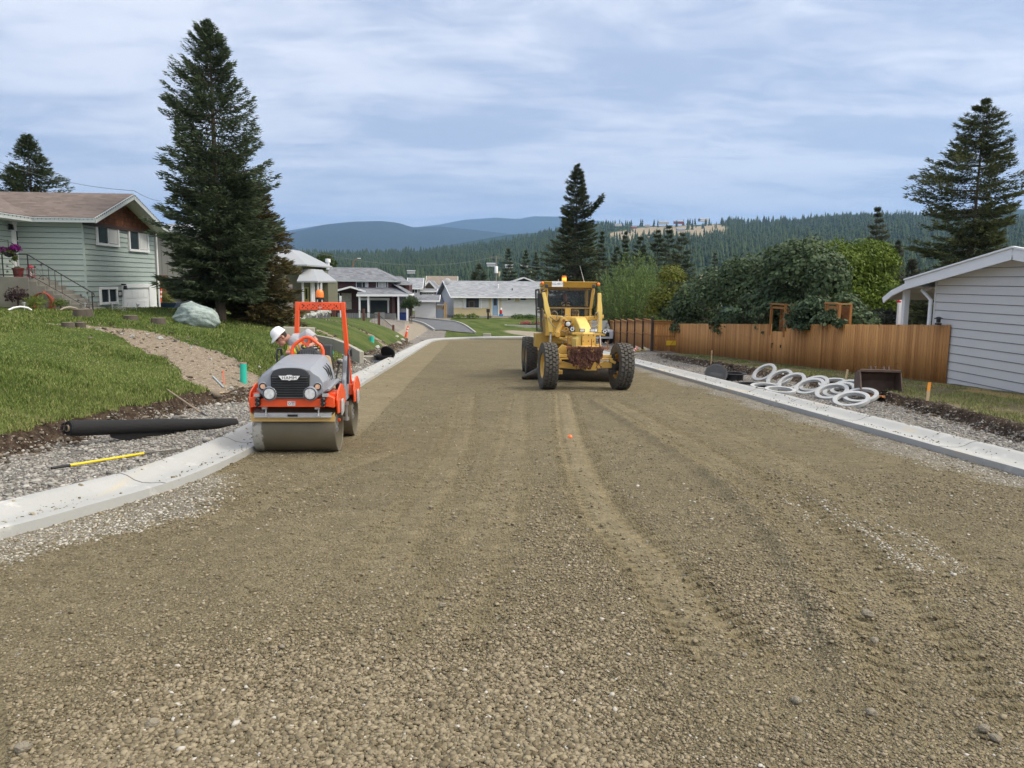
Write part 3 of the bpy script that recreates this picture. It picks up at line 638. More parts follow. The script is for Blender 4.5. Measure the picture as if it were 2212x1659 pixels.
# ================================================================== vegetation
def tris(P, D, U, L, Wd):
    """thin leaf triangles: base point P, direction D, side U, length L, width Wd"""
    a = P-U*(Wd/2)[:, None]; b = P+U*(Wd/2)[:, None]; c = P+D*L[:, None]
    V = np.stack([a, b, c], 1).reshape(-1, 3); return V, np.arange(len(V)).reshape(-1, 3)
def unit(v): return v/np.maximum(np.linalg.norm(v, axis=-1, keepdims=True), 1e-9)
M_bark = mat('bark', (.10, .075, .055), .95, .35, 6, .8, 20, stretch=(1, 1, .25))
def conifer(base, H, prof, label, ca, cb, n_lv=90, per=7, spray=26, size=.27, up=.18, droop=.25, lean=0, bare=.08, trunk_r=.17, group=None, kind='spruce_tree', brown=None, gaps=.12, seed=1, spikes=0):
    rg = np.random.default_rng(seed); ts = [p[0] for p in prof]; rl = [p[1] for p in prof]; rr = [p[2] for p in prof]
    nb = n_lv*per; lv_ = bare+(.985-bare)*np.linspace(0, 1, n_lv)**1.08; hh = np.sort(np.clip(rg.choice(lv_, nb)+rg.normal(0, .0035, nb), bare, .99)); a = rg.uniform(0, 2*pi, nb)
    wgt = .5+.5*np.cos(a); R = np.interp(hh, ts, rl)*(1-wgt)+np.interp(hh, ts, rr)*wgt
    lump = .60+.62*vnoise(a*1.3, hh*11, 1, seed)+rg.normal(0, .08, nb); R = R*lump
    keepb = rg.uniform(0, 1, nb) > gaps; hh, a, R = hh[keepb], a[keepb], R[keepb]; nb = len(hh)
    upb = up*(.5+1.3*hh); s = rg.beta(2.0, 1.25, (nb, spray)); s[:, 0] = 1.0; s[:, 1] = .96
    hz = hh*H
    dz = (-droop*(1-hh)[:, None]*s*R[:, None]*1.2+(upb[:, None])*(s**2)*R[:, None])
    dirx, diry = np.cos(a), np.sin(a)
    Px = dirx[:, None]*R[:, None]*s; Py = diry[:, None]*R[:, None]*s; Pz = hz[:, None]+dz
    side = (rg.uniform(-1, 1, (nb, spray)))*(1-s*.8)*R[:, None]*.33
    Px += -diry[:, None]*side; Py += dirx[:, None]*side; Pz += -np.abs(side)*.25-rg.uniform(0, .12, (nb, spray))*(1-s*.6)
    P = np.stack([Px, Py, Pz], -1).reshape(-1, 3); n = len(P); A = np.repeat(a, spray); sd_ = side.ravel(); sv = s.ravel(); hv = np.repeat(hh, spray)
    out = np.stack([np.cos(A), np.sin(A), 0*A], 1); tan_ = np.stack([-np.sin(A), np.cos(A), 0*A], 1)
    V = []; F = []; T = []; off = 0
    for rep in range(3):
        D = unit(out*(.7+.5*sv)[:, None]+tan_*(np.sign(sd_)*(.9-.6*sv)+rg.normal(0, .5, n))[:, None]+np.stack([0*A, 0*A, (-.55+.55*sv+.7*hv*sv)+rg.normal(0, .32, n)], 1))
        U = unit(np.cross(D, rg.normal(0, 1, (n, 3)))); L = size*rg.uniform(.55, 1.3, n)*(1.2-.75*hv); Wd = L*rg.uniform(.20, .36, n)
        v, f = tris(P+rg.normal(0, size*.18, (n, 3)), D, U, L, Wd); V.append(v); F.append(f+off); off += len(v)
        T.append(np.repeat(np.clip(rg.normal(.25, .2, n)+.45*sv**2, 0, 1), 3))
    V = np.concatenate(V); F = np.concatenate(F); T = np.concatenate(T)
    V[:, 0] += lean*V[:, 2]
    t = thing(kind, label, 'tree', base, 0, group)
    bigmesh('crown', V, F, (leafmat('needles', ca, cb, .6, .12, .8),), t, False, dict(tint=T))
    tb = MB(); tb.tube([(lean*H*q, 0, H*q-.2*(q == 0)) for q in (0, .02, .2, .5, .8, .99)], [trunk_r*1.35, trunk_r, trunk_r*.85, trunk_r*.55, trunk_r*.25, .01], 10)
    for i in range(0, nb, 3):
        p0 = Vector((lean*hz[i], 0, hz[i])); e = .8
        q = Vector((lean*hz[i]+dirx[i]*R[i]*e, diry[i]*R[i]*e, hz[i]-droop*(1-hh[i])*e*R[i]*1.2+upb[i]*e*e*R[i])); m_ = (p0+q)/2+Vector((0, 0, -.06*R[i]))
        tb.tube([p0, m_, q], [.03*trunk_r/.17+.004, .018, .006], 4, False)
    tb.build('trunk', M_bark, t)
    return t
def leafcloud(name, lobes, n, ls, mt, parent, seed=1, aspect=.6, surf=.32, upn=.5, narrow=False, droop=0):
    rg = np.random.default_rng(seed); w_ = np.array([l[3]*l[4]+l[4]*l[5]+l[3]*l[5] for l in lobes]); k = rg.choice(len(lobes), n, p=w_/w_.sum()); Lb = np.array(lobes)[k]
    d = unit(rg.normal(0, 1, (n, 3))); d[:, 2] = np.where(d[:, 2] < -.35, -d[:, 2]*.4, d[:, 2]); r = rg.uniform(0, 1, n)**surf
    lump = .84+.30*vnoise(d[:, 0]*2.6+Lb[:, 0], d[:, 2]*2.6+d[:, 1]*2, 1.2, seed)
    P = Lb[:, :3]+d*(r*lump)[:, None]*Lb[:, 3:6]
    N_ = unit(d*1.0+rg.normal(0, .55, (n, 3))+np.array([0, 0, upn])); D = unit(np.cross(N_, rg.normal(0, 1, (n, 3)))); D[:, 2] -= droop; D = unit(D); U = unit(np.cross(D, N_))
    L = ls*rg.uniform(.6, 1.25, n); W_ = L*aspect
    a = P; b = P+D*(L*.45)[:, None]+U*(W_/2)[:, None]-N_*(L*.06)[:, None]; c = P+D*L[:, None]; e = P+D*(L*.45)[:, None]-U*(W_/2)[:, None]-N_*(L*.06)[:, None]
    V = np.stack([a, b, c, e], 1).reshape(-1, 3); F = np.arange(len(V)).reshape(-1, 4)
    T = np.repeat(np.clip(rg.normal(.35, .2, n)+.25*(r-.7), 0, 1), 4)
    return bigmesh(name, V, F, (mt,), parent, False, dict(tint=T))
def stems(parent, starts, ends, r=.05, m=None, name='trunk'):
    tb = MB()
    for a, b in zip(starts, ends):
        a = Vector(a); b = Vector(b); mid = Vector((a.x*.75+b.x*.25, a.y*.75+b.y*.25, a.z*.2+b.z*.8)); tb.tube([a, mid, b], [r, r*.7, r*.25], 6)
    return tb.build(name, m or M_bark, parent)
def place(u, y, v=None):
    p = at(u, 700 if v is None else v, y); return (p.x, p.y, gz(p.x, p.y)) if v is None else (p.x, p.y, p.z)
def topz(u, v, y): return at(u, v, y).z
# big blue-green spruce on the left lawn
b = place(478, 31); Ht = topz(455, 45, 31)-b[2]
SPR = [(0, .5, .5), (.10, 1.3, 1.6), (.17, 1.9, 1.9), (.26, 2.4, 2.3), (.37, 2.6, 2.2), (.47, 1.9, 2.5), (.58, 1.5, 1.8), (.68, 2.1, 1.8), (.76, 1.4, 1.2), (.84, .9, .85), (.92, .75, .6), (.97, .38, .25), (1, .03, .03)]
conifer(b, Ht, SPR, 'tallest dark spruce with blue-green upswept tips standing beyond the pale boulder', (.03, .044, .022), (.10, .13, .068), 46, 13, 52, .22, .34, .30, 0, .10, .19, kind='spruce_tree', seed=5, gaps=.06)
b2 = place(508, 33.5); conifer(b2, topz(520, 330, 33.5)-b2[2], [(0, .6, .8), (.2, 1.6, 2.4), (.5, 1.6, 2.2), (.8, 1.2, 1.6), (.93, .7, .8), (1, .1, .1)], 'shorter dark spruce crowding the right side of the tallest spruce', (.022, .036, .016), (.07, .095, .045), 30, 10, 44, .26, .28, .35, .0, .12, .15, seed=9)
b3 = place(548, 33); conifer(b3, topz(585, 395, 33)-b3[2], [(0, .7, 1.2), (.15, 1.0, 1.75), (.4, 1.0, 1.9), (.7, 1.0, 1.35), (.9, .5, .7), (1, .1, .1)], 'browning cedar with rusty drooping foliage right of the tallest spruce', (.042, .048, .02), (.15, .115, .05), 30, 9, 34, .28, .02, .55, .04, .06, .12, kind='cedar_tree', seed=12, gaps=.2)
b = place(88, 62); conifer(b, topz(82, 290, 62)-b[2], [(0, 2, 2), (.3, 3.0, 3.0), (.55, 2.7, 2.9), (.75, 2.0, 1.9), (.9, 1.0, .9), (1, .1, .1)], 'dense conifer rising behind the shingled roof of the green house', (.022, .035, .014), (.075, .095, .042), 80, 8, 20, .42, .15, .3, 0, .1, .2, kind='fir_tree', seed=21)
# centre fir
b = place(1240, 74); Hc = topz(1250, 352, 74)-b[2]
conifer(b, Hc, [(0, 2.6, 2.2), (.12, 3.4, 2.8), (.3, 3.5, 3.0), (.46, 3.2, 2.7), (.56, 2.3, 2.0), (.66, 1.6, 1.5), (.76, 1.75, 1.3), (.85, 1.2, 1.0), (.92, .6, .6), (1, .03, .03)], 'pointed dark fir with one stray upturned limb rising behind the yellow grader', (.028, .04, .02), (.095, .11, .055), 44, 12, 46, .34, .20, .25, 0, .06, .24, kind='fir_tree', seed=33, gaps=.05)
stray = [Vector(b)+Vector((.2, 0, Hc*.66)), Vector(b)+Vector((1.2, -.1, Hc*.73)), Vector(b)+Vector((2.35, -.1, Hc*.815))]
def limb(parent, pts, n, size, ca, cb, seed=4):
    rg = np.random.default_rng(seed); c = catmull([tuple(p-Vector(parent.location)) for p in pts], 12) if False else np.array([list((pts[0]-Vector(parent.location)).lerp(pts[1]-Vector(parent.location), t*2) if t < .5 else (pts[1]-Vector(parent.location)).lerp(pts[2]-Vector(parent.location), t*2-1)) for t in np.linspace(0, 1, 30)])
    i = rg.integers(10, 30, n); P = c[i]+rg.normal(0, .12, (n, 3)); D = unit(rg.normal(0, .6, (n, 3))+np.array([.8, 0, .1])); U = unit(np.cross(D, rg.normal(0, 1, (n, 3)))); L = size*rg.uniform(.6, 1.2, n)
    v, f = tris(P, D, U, L, L*.32); bigmesh('limb_foliage', v, f, (leafmat('needles', ca, cb, .6, .1),), parent, False, dict(tint=np.repeat(rg.uniform(0, 1, n), 3)))
    MB().tube([tuple(p) for p in c[::5]], .035, 6).build('limb', M_bark, parent)
fir = [o for o in C.objects if o.name.startswith('fir_tree')][-1]; limb(fir, stray, 420, .42, (.022, .034, .016), (.07, .085, .044))
# right-hand fir with gaps
b = place(2085, 47); Hr = topz(2098, 212, 47)-b[2]
conifer(b, Hr, [(0, 3.0, 2.4), (.18, 3.9, 2.6), (.3, 3.0, 2.4), (.4, 3.9, 2.1), (.5, 3.1, 2.2), (.6, 3.6, 2.4), (.7, 3.4, 2.5), (.8, 2.0, 1.7), (.9, 1.5, 1.1), (.96, .6, .5), (1, .05, .05)], 'tall open fir with ragged olive-green limbs behind the grey house', (.034, .046, .018), (.12, .135, .05), 42, 13, 48, .33, .14, .12, 0, .06, .2, kind='fir_tree', seed=41, gaps=.12)
for u, v, y, wl, lab, sd in ((1878, 447, 60, 1.9, 'grey-green spruce with a forked top standing left of the open fir', 51), (1925, 520, 56, 1.8, 'lower ragged spruce between the forked spruce and the open fir', 52), (1960, 560, 57, 2.2, 'low dull spruce tucked under the open fir', 53)):
    b = place(u, y); conifer(b, topz(u, v, y)-b[2], [(0, wl, wl), (.4, wl*.95, wl*.95), (.75, wl*.5, wl*.55), (.93, .35, .35), (1, .05, .05)], lab, (.05, .06, .038), (.14, .15, .095), 26, 10, 34, .32, .1, .35, 0, .05, .15, seed=sd)
# conifers beyond the bushes and the white house
MID = [(1098, 537, 150, 2.3, 'slim dark spruce left of the middle, behind the white house'), (1136, 541, 150, 2.2, 'second slim spruce behind the white house, nearer the grader cab'), (1158, 545, 165, 1.6, 'thin pale spruce just left of the pointed fir'),
       (1034, 571, 125, 2.9, 'small squat fir rising over the roof ridge of the white house'), (1302, 500, 120, 1.6, 'narrow conifer hugging the right side of the pointed fir'), (1352, 500, 120, 1.1, 'thinnest columnar conifer above the willow'), (1333, 535, 112, 2.0, 'stubby fir between the pointed fir and the thin columnar conifer'),
       (1384, 512, 110, 2.8, 'broad dark fir above the middle of the willow'), (1422, 497, 105, 2.9, 'ragged fir right of the broad dark fir'), (1446, 487, 112, 2.6, 'tallest ragged fir above the yellow-green shrub'), (1474, 503, 100, 2.7, 'dark columnar fir at the right end of the row above the willow'),
       (1250, 540, 130, 2.4, 'dark fir partly hidden by the pointed fir'), (1545, 546, 170, 2.2, 'small isolated fir above the dark lilac hedge')]
for i, (u, v, y, wl, lab) in enumerate(MID):
    p = at(u, v, y); zb = -6.5-(y-100)*.03; conifer((p.x, p.y, zb), p.z-zb, [(0, wl, wl), (.3, wl, wl*.9), (.7, wl*.55, wl*.6), (.9, wl*.25, wl*.25), (1, .05, .05)], lab, (.03, .042, .022), (.095, .11, .055), 24, 8, 24, .52, .12, .3, 0, .03, .16, 'conifers beyond the bushes', 'fir_tree', seed=70+i)
# ---- broadleaf shrubs and trees on the right
def shrub(kind, u, y, lobes_px, n, ls, ca, cb, label, depth=1.0, cat='bush', seed=1, bx=None, fen=0, **k):
    """lobes given as photo pixels (u, v, half width, half height, dy)"""
    b = place(u, y)
    if bx: b = (bx[0], bx[1], gz(*bx))
    t = thing(kind, label, cat, b); L = []
    for (lu, lv, hw, hh, dy) in lobes_px:
        if fen: yf_ = 17.3/((lu-1017)/FPX+.1); dy = yf_+fen+dy*.3+hw*.9*yf_/FPX-y
        p = at(lu, lv, y+dy); s = (y+dy)/FPX; L.append((p.x-b[0], p.y-b[1], p.z-b[2], hw*s, max(hw, hh)*s*depth, hh*s))
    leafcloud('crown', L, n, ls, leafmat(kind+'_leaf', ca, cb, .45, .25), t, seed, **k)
    stems(t, [(rnd.uniform(-.15, .15), rnd.uniform(-.15, .15), -.1) for _ in L], [l[:3] for l in L], .06)
    return t
LIL = [(1560, 640, 75, 62, 0), (1500, 660, 55, 55, 1), (1640, 620, 90, 75, -1), (1735, 585, 95, 75, 0), (1785, 615, 50, 70, .5), (1600, 590, 50, 35, 1), (1690, 555, 45, 28, 1), (1460, 675, 40, 35, 2), (1825, 670, 45, 40, 0), (1700, 660, 110, 55, -.8), (1500, 705, 60, 35, 1), (1600, 705, 70, 35, 0), (1700, 710, 70, 35, -.5), (1800, 710, 60, 35, 0), (1860, 700, 40, 35, 1)]
shrub('lilac_bush', 1640, 36, LIL, 42000, .20, (.034, .058, .024), (.125, .17, .08), 'long dark lilac hedge rising over the board fence', .9, 'bush', 3, bx=(14.9, 37.5), fen=1.0, aspect=.72, surf=.22, upn=.45, droop=.35)
shrub('lilac_bush', 1760, 26.2, [(1755, 672, 52, 30, 0), (1735, 690, 42, 26, -.3), (1790, 690, 36, 24, -.3), (1760, 660, 30, 22, 0), (1815, 700, 18, 14, -.4), (1745, 705, 50, 14, -.6)], 3600, .17, (.03, .055, .025), (.11, .155, .08), 'leafy lilac shoots spilling over the board fence between the wooden uprights', .8, 'bush', 4, bx=(14.9, 31.8), fen=-.85, aspect=.75, surf=.35, droop=.3)
shrub('maple_tree', 1860, 46, [(1810, 585, 80, 70, 0), (1875, 575, 75, 62, 0), (1860, 640, 100, 65, 0), (1790, 545, 45, 28, 0), (1885, 540, 45, 24, 1), (1900, 650, 60, 50, -1), (1760, 540, 30, 22, 1)], 28000, .24, (.045, .085, .008), (.19, .25, .03), 'bright lime-green leafy tree behind the dark lilac hedge', .8, 'tree', 5, aspect=.4, surf=.38, droop=.5)
shrub('golden_shrub', 1450, 50, [(1450, 600, 32, 30, 0), (1430, 650, 32, 40, 0), (1465, 650, 30, 45, 0), (1408, 672, 18, 25, 0)], 9000, .16, (.08, .10, .012), (.24, .25, .045), 'yellow-green shrub squeezed between the willow and the lilac hedge', .9, 'bush', 6, aspect=.55)
shrub('low_hedge', 1905, 30, [(1880, 712, 40, 14, 0), (1930, 715, 40, 12, 0), (1830, 712, 30, 14, 0)], 3500, .13, (.04, .08, .01), (.15, .22, .03), 'low bright green hedge just above the fence top near the grey house', .8, 'bush', 7)
shrub('juniper_tree', 672, 70, [(672, 585, 24, 28, 0), (655, 598, 16, 22, 0), (690, 590, 14, 26, 0)], 5200, .22, (.075, .08, .012), (.26, .23, .06), 'golden-green juniper beside the red-brown house', .8, 'tree', 8, aspect=.4)
shrub('thuja_tree', 694, 66, [(694, 620, 12, 22, 0), (696, 600, 9, 18, 0), (698, 636, 11, 16, 0)], 2600, .2, (.02, .042, .014), (.055, .085, .02), 'dark teardrop thuja in front of the red-brown house', .9, 'tree', 9, aspect=.4)
shrub('elm_tree', 700, 120, [(700, 562, 20, 16, 0), (712, 572, 16, 14, 0)], 1800, .4, (.03, .05, .014), (.085, .12, .03), 'round green tree top showing above the chimney of the red-brown house', .8, 'tree', 10)
shrub('round_bush', 888, 84, [(888, 655, 20, 17, 0), (880, 662, 15, 12, 0)], 3200, .17, (.022, .045, .015), (.07, .10, .03), 'clipped round green bush by the driveway of the red-brown house', .9, 'bush', 11)
shrub('ornamental_grass', 350, 38.8, [(352, 652, 20, 14, 0)], 900, .5, (.10, .12, .03), (.28, .28, .10), 'tuft of tall yellow-green grass beside the boulder and traffic post', .7, 'plant', 12, aspect=.05, upn=-.2)
def willow():
    b = place(1368, 66); t = thing('willow_shrub', 'big feathery light green willow shrub beside the yellow grader', 'bush', b); rg = np.random.default_rng(5)
    H = topz(1370, 556, 66)-b[2]; n = 520; V = []; F = []; T = []; off = 0; tb = MB()
    for i in range(n):
        a = rg.uniform(0, 2*pi); sp = rg.uniform(0, 1)**.6; Rr = (3.35+.2*rg.normal())*sp; lift = H*(1.04-.42*sp**2.2)*rg.uniform(.72, 1.06)
        base = np.array([cos(a)*.6*sp, sin(a)*.6*sp, 0]); c1 = base+np.array([cos(a)*Rr*.75, sin(a)*Rr*.75, lift*.45]); c2 = base+np.array([cos(a)*Rr, sin(a)*Rr, lift])
        if i % 5 == 0: tb.tube([tuple(base), tuple(c1), tuple(c2)], [.035, .02, .004], 5, False)
        k = 70; q = rg.uniform(.12, 1, k)[:, None]; P = (1-q)**2*base+2*q*(1-q)*c1+q*q*c2; dr = unit(2*(1-q)*(c1-base)+2*q*(c2-c1))
        P = P+rg.normal(0, .10, (k, 3))*(1.3-q); D = unit(dr*.9+rg.normal(0, .55, (k, 3))+np.array([0, 0, .12])); U = unit(np.cross(D, rg.normal(0, 1, (k, 3)))); L = rg.uniform(.14, .28, k)
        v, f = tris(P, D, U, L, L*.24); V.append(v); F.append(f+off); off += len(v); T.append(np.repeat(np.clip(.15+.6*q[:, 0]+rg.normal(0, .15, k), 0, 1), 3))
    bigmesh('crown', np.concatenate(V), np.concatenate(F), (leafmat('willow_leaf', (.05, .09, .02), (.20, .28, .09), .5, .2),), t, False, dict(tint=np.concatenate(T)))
    tb.build('trunk', M_bark, t)
willow()
# ---- grass blades on the lawns
def grass():
    n = 430000; y = samp(n, 6.5, 36, .7); x = np.where(rng.uniform(0, 1, n) < .95, I(y, *TOEL)-.2-rng.uniform(0, 1, n)**1.15*(y*.80+I(y, *TOEL)+3.5), 0)
    k = x < -1; x, y = x[k], y[k]; t = I(y, *TOEL)-x+(fbm(x, y, 1.6, 3, 9)-.5)*.35; pm_ = path_mask(x, y)
    k = (t > .22) & (rng.uniform(0, 1, len(x)) > pm_*1.3) & ~((x < -14.5) & (y > 28.9)) & ~((x < -16) & (y > 20)); x, y, t = x[k], y[k], t[k]; n = len(x); z = ground_z(x, y)
    den = fbm(x, y, .55, 3, 77); near = np.exp(-t/1.2); long_ = sst(.45, .62, den)
    L = (.03+.035*long_+.03*near)*rng.uniform(.6, 1.4, n)*(1+.012*y); Wd = (.008+.0011*y)*rng.uniform(.7, 1.3, n)
    D = unit(np.stack([rng.normal(0, .45, n), rng.normal(0, .45, n), np.ones(n)], 1)); a = rng.uniform(0, pi, n); U = np.stack([np.cos(a), np.sin(a), 0*a], 1)
    v, f = tris(np.stack([x, y, z-.01], 1), D, U, L, Wd); straw_ = (rng.uniform(0, 1, n) < .06+.25*near+.2*sst(.55, .7, fbm(x, y, .9, 3, 88)))
    tint = np.where(straw_, rng.uniform(.78, 1, n), np.clip(rng.normal(.32, .16, n)-.18*(long_-.5)+.5*(fbm(x, y, .45, 4, 93)-.5), 0, .74))
    m, nt, b, out = nodes('grass_blade'); fa, _ = ATTR(nt, 'tint'); r = nt.nodes.new('ShaderNodeValToRGB'); e = r.color_ramp.elements; e[0].color = (.055, .090, .014, 1); e[1].color = (.27, .25, .11, 1)
    q = e.new(.55); q.color = (.17, .22, .055, 1); q = e.new(.75); q.color = (.22, .24, .085, 1); nt.links.new(fa, r.inputs[0]); nt.links.new(r.outputs[0], b.inputs['Base Color']); b.inputs['Roughness'].default_value = .7; b.inputs['Specular IOR Level'].default_value = .2
    o = bigmesh('grass', v, f, (m,), None, False, dict(tint=np.repeat(tint, 3))); o['kind'] = 'stuff'
    # sparse dry grass on the right
    n = 60000; y = samp(n, 11, 44, .9); x = I(y, *TOER)+.35+rng.uniform(0, 1, n)*(I(y, [10, 47], [15.4, 12.4])-I(y, *TOER)-.35); den = fbm(x, y, 1.3, 4, 99); k = rng.uniform(0, 1, n) < sst(.42, .62, den)*1.1+.08; x, y = x[k], y[k]; n = len(x)
    green = rng.uniform(0, 1, n) < .25+.5*sst(24, 30, y); L = rng.uniform(.04, .12, n); D = unit(np.stack([rng.normal(0, .6, n), rng.normal(0, .6, n), np.ones(n)], 1)); a = rng.uniform(0, pi, n)
    v, f = tris(np.stack([x, y, ground_z(x, y)-.01], 1), D, np.stack([np.cos(a), np.sin(a), 0*a], 1), L, np.full(n, .018)); o = bigmesh('dry_grass', v, f, (m,), None, False, dict(tint=np.repeat(np.where(green, rng.uniform(.2, .6, n), rng.uniform(.85, 1, n)), 3))); o['kind'] = 'stuff'
grass()
# ================================================================== houses and fences
def wm(o): return (wm(o.parent)@o.matrix_parent_inverse if o.parent else Matrix.Identity(4))@Matrix.LocRotScale(o.location, o.rotation_euler, o.scale)
def wb(mb, name, m, parent, **k):
    """build a mesh given in world coordinates as a child of parent"""
    o = mb.build(name, m, parent, **k); o.matrix_parent_inverse = wm(parent).inverted(); return o
M_white = mat('white_paint', (.76, .765, .765), .5, .03, 2, dirt=.04, dcol=(.5, .48, .45))
M_pane = glass('window_glass', (.035, .045, .055), .06)
M_curt = mat('curtain', (.55, .56, .55), .8, .15, 12, stretch=(1, 1, .05))
M_dark = mat('dark_interior', (.012, .012, .013), .7)
M_green = mat('sage_siding', (.37, .435, .405), .7, .05, .8, dirt=.10, dcol=(.25, .29, .27), dsc=1.2)
M_lap_shade = mat('siding_shadow_gap', (.06, .085, .08), .9)
def shingle(name, a, b_, sc=1.0):
    m, nt, b, out = nodes(name); co = COORD(nt, (1, 1, 1)); br = nt.nodes.new('ShaderNodeTexBrick'); mp = nt.nodes.new('ShaderNodeMapping')
    return m, nt, b, co, br, mp
def roofmat(name, a, b_, mortar, ax='z', w_=.32, h_=.07):
    """courses follow height: brick texture on (horizontal run, z)"""
    m, nt, b, out = nodes(name); co = COORD(nt); s = nt.nodes.new('ShaderNodeSeparateXYZ'); nt.links.new(co, s.inputs[0]); c = nt.nodes.new('ShaderNodeCombineXYZ')
    nt.links.new(MT(nt, 'ADD', s.outputs[0], s.outputs[1]), c.inputs[0]); nt.links.new(s.outputs[2], c.inputs[1])
    br = nt.nodes.new('ShaderNodeTexBrick'); br.inputs['Scale'].default_value = 1; br.inputs['Brick Width'].default_value = w_; br.inputs['Row Height'].default_value = h_; br.inputs['Mortar Size'].default_value = .006
    br.inputs['Color1'].default_value = a+(1,); br.inputs['Color2'].default_value = b_+(1,); br.inputs['Mortar'].default_value = mortar+(1,); nt.links.new(c.outputs[0], br.inputs['Vector'])
    col = MX(nt, RG(nt, NZ(nt, co, 2.2, 5, .7), .35, .7), br.outputs[0], MX(nt, .4, br.outputs[0], b_)); nt.links.new(col, b.inputs['Base Color']); b.inputs['Roughness'].default_value = .95; BUMP(nt, b, br.outputs['Fac'], -.4, .01); return m
M_rbrown = roofmat('brown_shingles', (.105, .080, .068), (.175, .138, .118), (.09, .06, .05))
M_rgrey = roofmat('grey_shingles', (.10, .105, .12), (.21, .22, .24), (.08, .08, .09), h_=.10, w_=.45)
M_rlight = roofmat('light_grey_shingles', (.17, .18, .195), (.30, .315, .335), (.13, .13, .14), h_=.10, w_=.45)
M_rmetal = mat('pale_metal_roof', (.30, .31, .32), .5, .08, .8)
def lap(mb, gap, p0, tdir, z0, z1, xl, xr, nrm, h=.2, off=.018):
    """lap boards on a wall; tdir along the wall, xl/xr functions of z, gap mesh takes the dark strips that paint the shade under each board"""
    p0 = Vector(p0); t = Vector(tdir).normalized(); n = Vector(nrm).normalized(); z = z0
    while z < z1-1e-3:
        zt = min(z+h, z1); a0, a1 = xl(z), xr(z); b0, b1 = xl(zt), xr(zt)
        if a1-a0 > .03:
            if b1 < b0: b0 = b1 = (b0+b1)/2
            P = lambda x, zz, d: Vector((p0.x, p0.y, 0))+t*x+n*d+Vector((0, 0, zz))
            mb.add([P(a0, z, off), P(a1, z, off), P(b1, zt, .004), P(b0, zt, .004)], [(0, 1, 2, 3)]); mb.add([P(a0, z, 0), P(a1, z, 0), P(a1, z, off), P(a0, z, off)], [(0, 1, 2, 3)])
            if gap is not None: g = .016; gap.add([P(a0, z-g, .0215), P(a1, z-g, .0215), P(a1, z+.001, .0215), P(a0, z+.001, .0215)], [(0, 1, 2, 3)])  # dark strip below the board edge, shade of the lap put in as colour
        z = zt
def window(parent, c, ang, w_, h, split=.5, curtain=(.55, 1.0), fw=.07, fm=None, name='window', grid=None, pane=None):
    """window centred at world c facing the direction ang (radians, 0 = -Y)"""
    fm = fm or M_white; c = Vector(c); t = Vector((cos(ang), sin(ang), 0)); n = Vector((sin(ang), -cos(ang), 0))
    def B(mb, x0, x1, z0, z1, d0, d1): mb.box(c+t*(x0+x1)/2+n*(d0+d1)/2+Vector((0, 0, (z0+z1)/2)), (abs(x1-x0), abs(d1-d0), abs(z1-z0)), rz=ang)
    f = MB(); B(f, -w_/2, w_/2, h/2-fw, h/2, 0, .07); B(f, -w_/2, w_/2, -h/2, -h/2+fw, 0, .08); B(f, -w_/2, -w_/2+fw, -h/2+fw, h/2-fw, 0, .068); B(f, w_/2-fw, w_/2, -h/2+fw, h/2-fw, 0, .068)
    if split: x = -w_/2+w_*split; B(f, x-.025, x+.025, -h/2+fw, h/2-fw, .01, .062)
    if grid:
        for i in range(1, grid[0]): x = -w_/2+fw+(w_-2*fw)*i/grid[0]; B(f, x-.01, x+.01, -h/2+fw, h/2-fw, .03, .056)
        for i in range(1, grid[1]): z = -h/2+fw+(h-2*fw)*i/grid[1]; B(f, -w_/2+fw, w_/2-fw, z-.01, z+.01, .03, .053)
    o = wb(f, name, fm, parent)
    p = MB(); B(p, -w_/2+fw*.9, w_/2-fw*.9, -h/2+fw*.9, h/2-fw*.9, .003, .03); wb(p, 'pane', pane or M_pane, o)
    if curtain:
        k = MB(); a, b_ = -w_/2+fw+(w_-2*fw)*curtain[0], -w_/2+fw+(w_-2*fw)*curtain[1]; B(k, a+.01, b_-.01, -h/2+fw+.02, h/2-fw-.01, .031, .035); wb(k, 'curtain', M_curt, o)
    return o
def slab(mb, pts, th=.12):
    """roof plane given by its corner points, thickness downwards"""
    P = [Vector(p) for p in pts]; n = len(P); D = Vector((0, 0, -th)); mb.add(P+[p+D for p in P], [tuple(range(n)), tuple(range(2*n-1, n-1, -1))]+[(i, n+i, n+(i+1) % n, (i+1) % n) for i in range(n)])
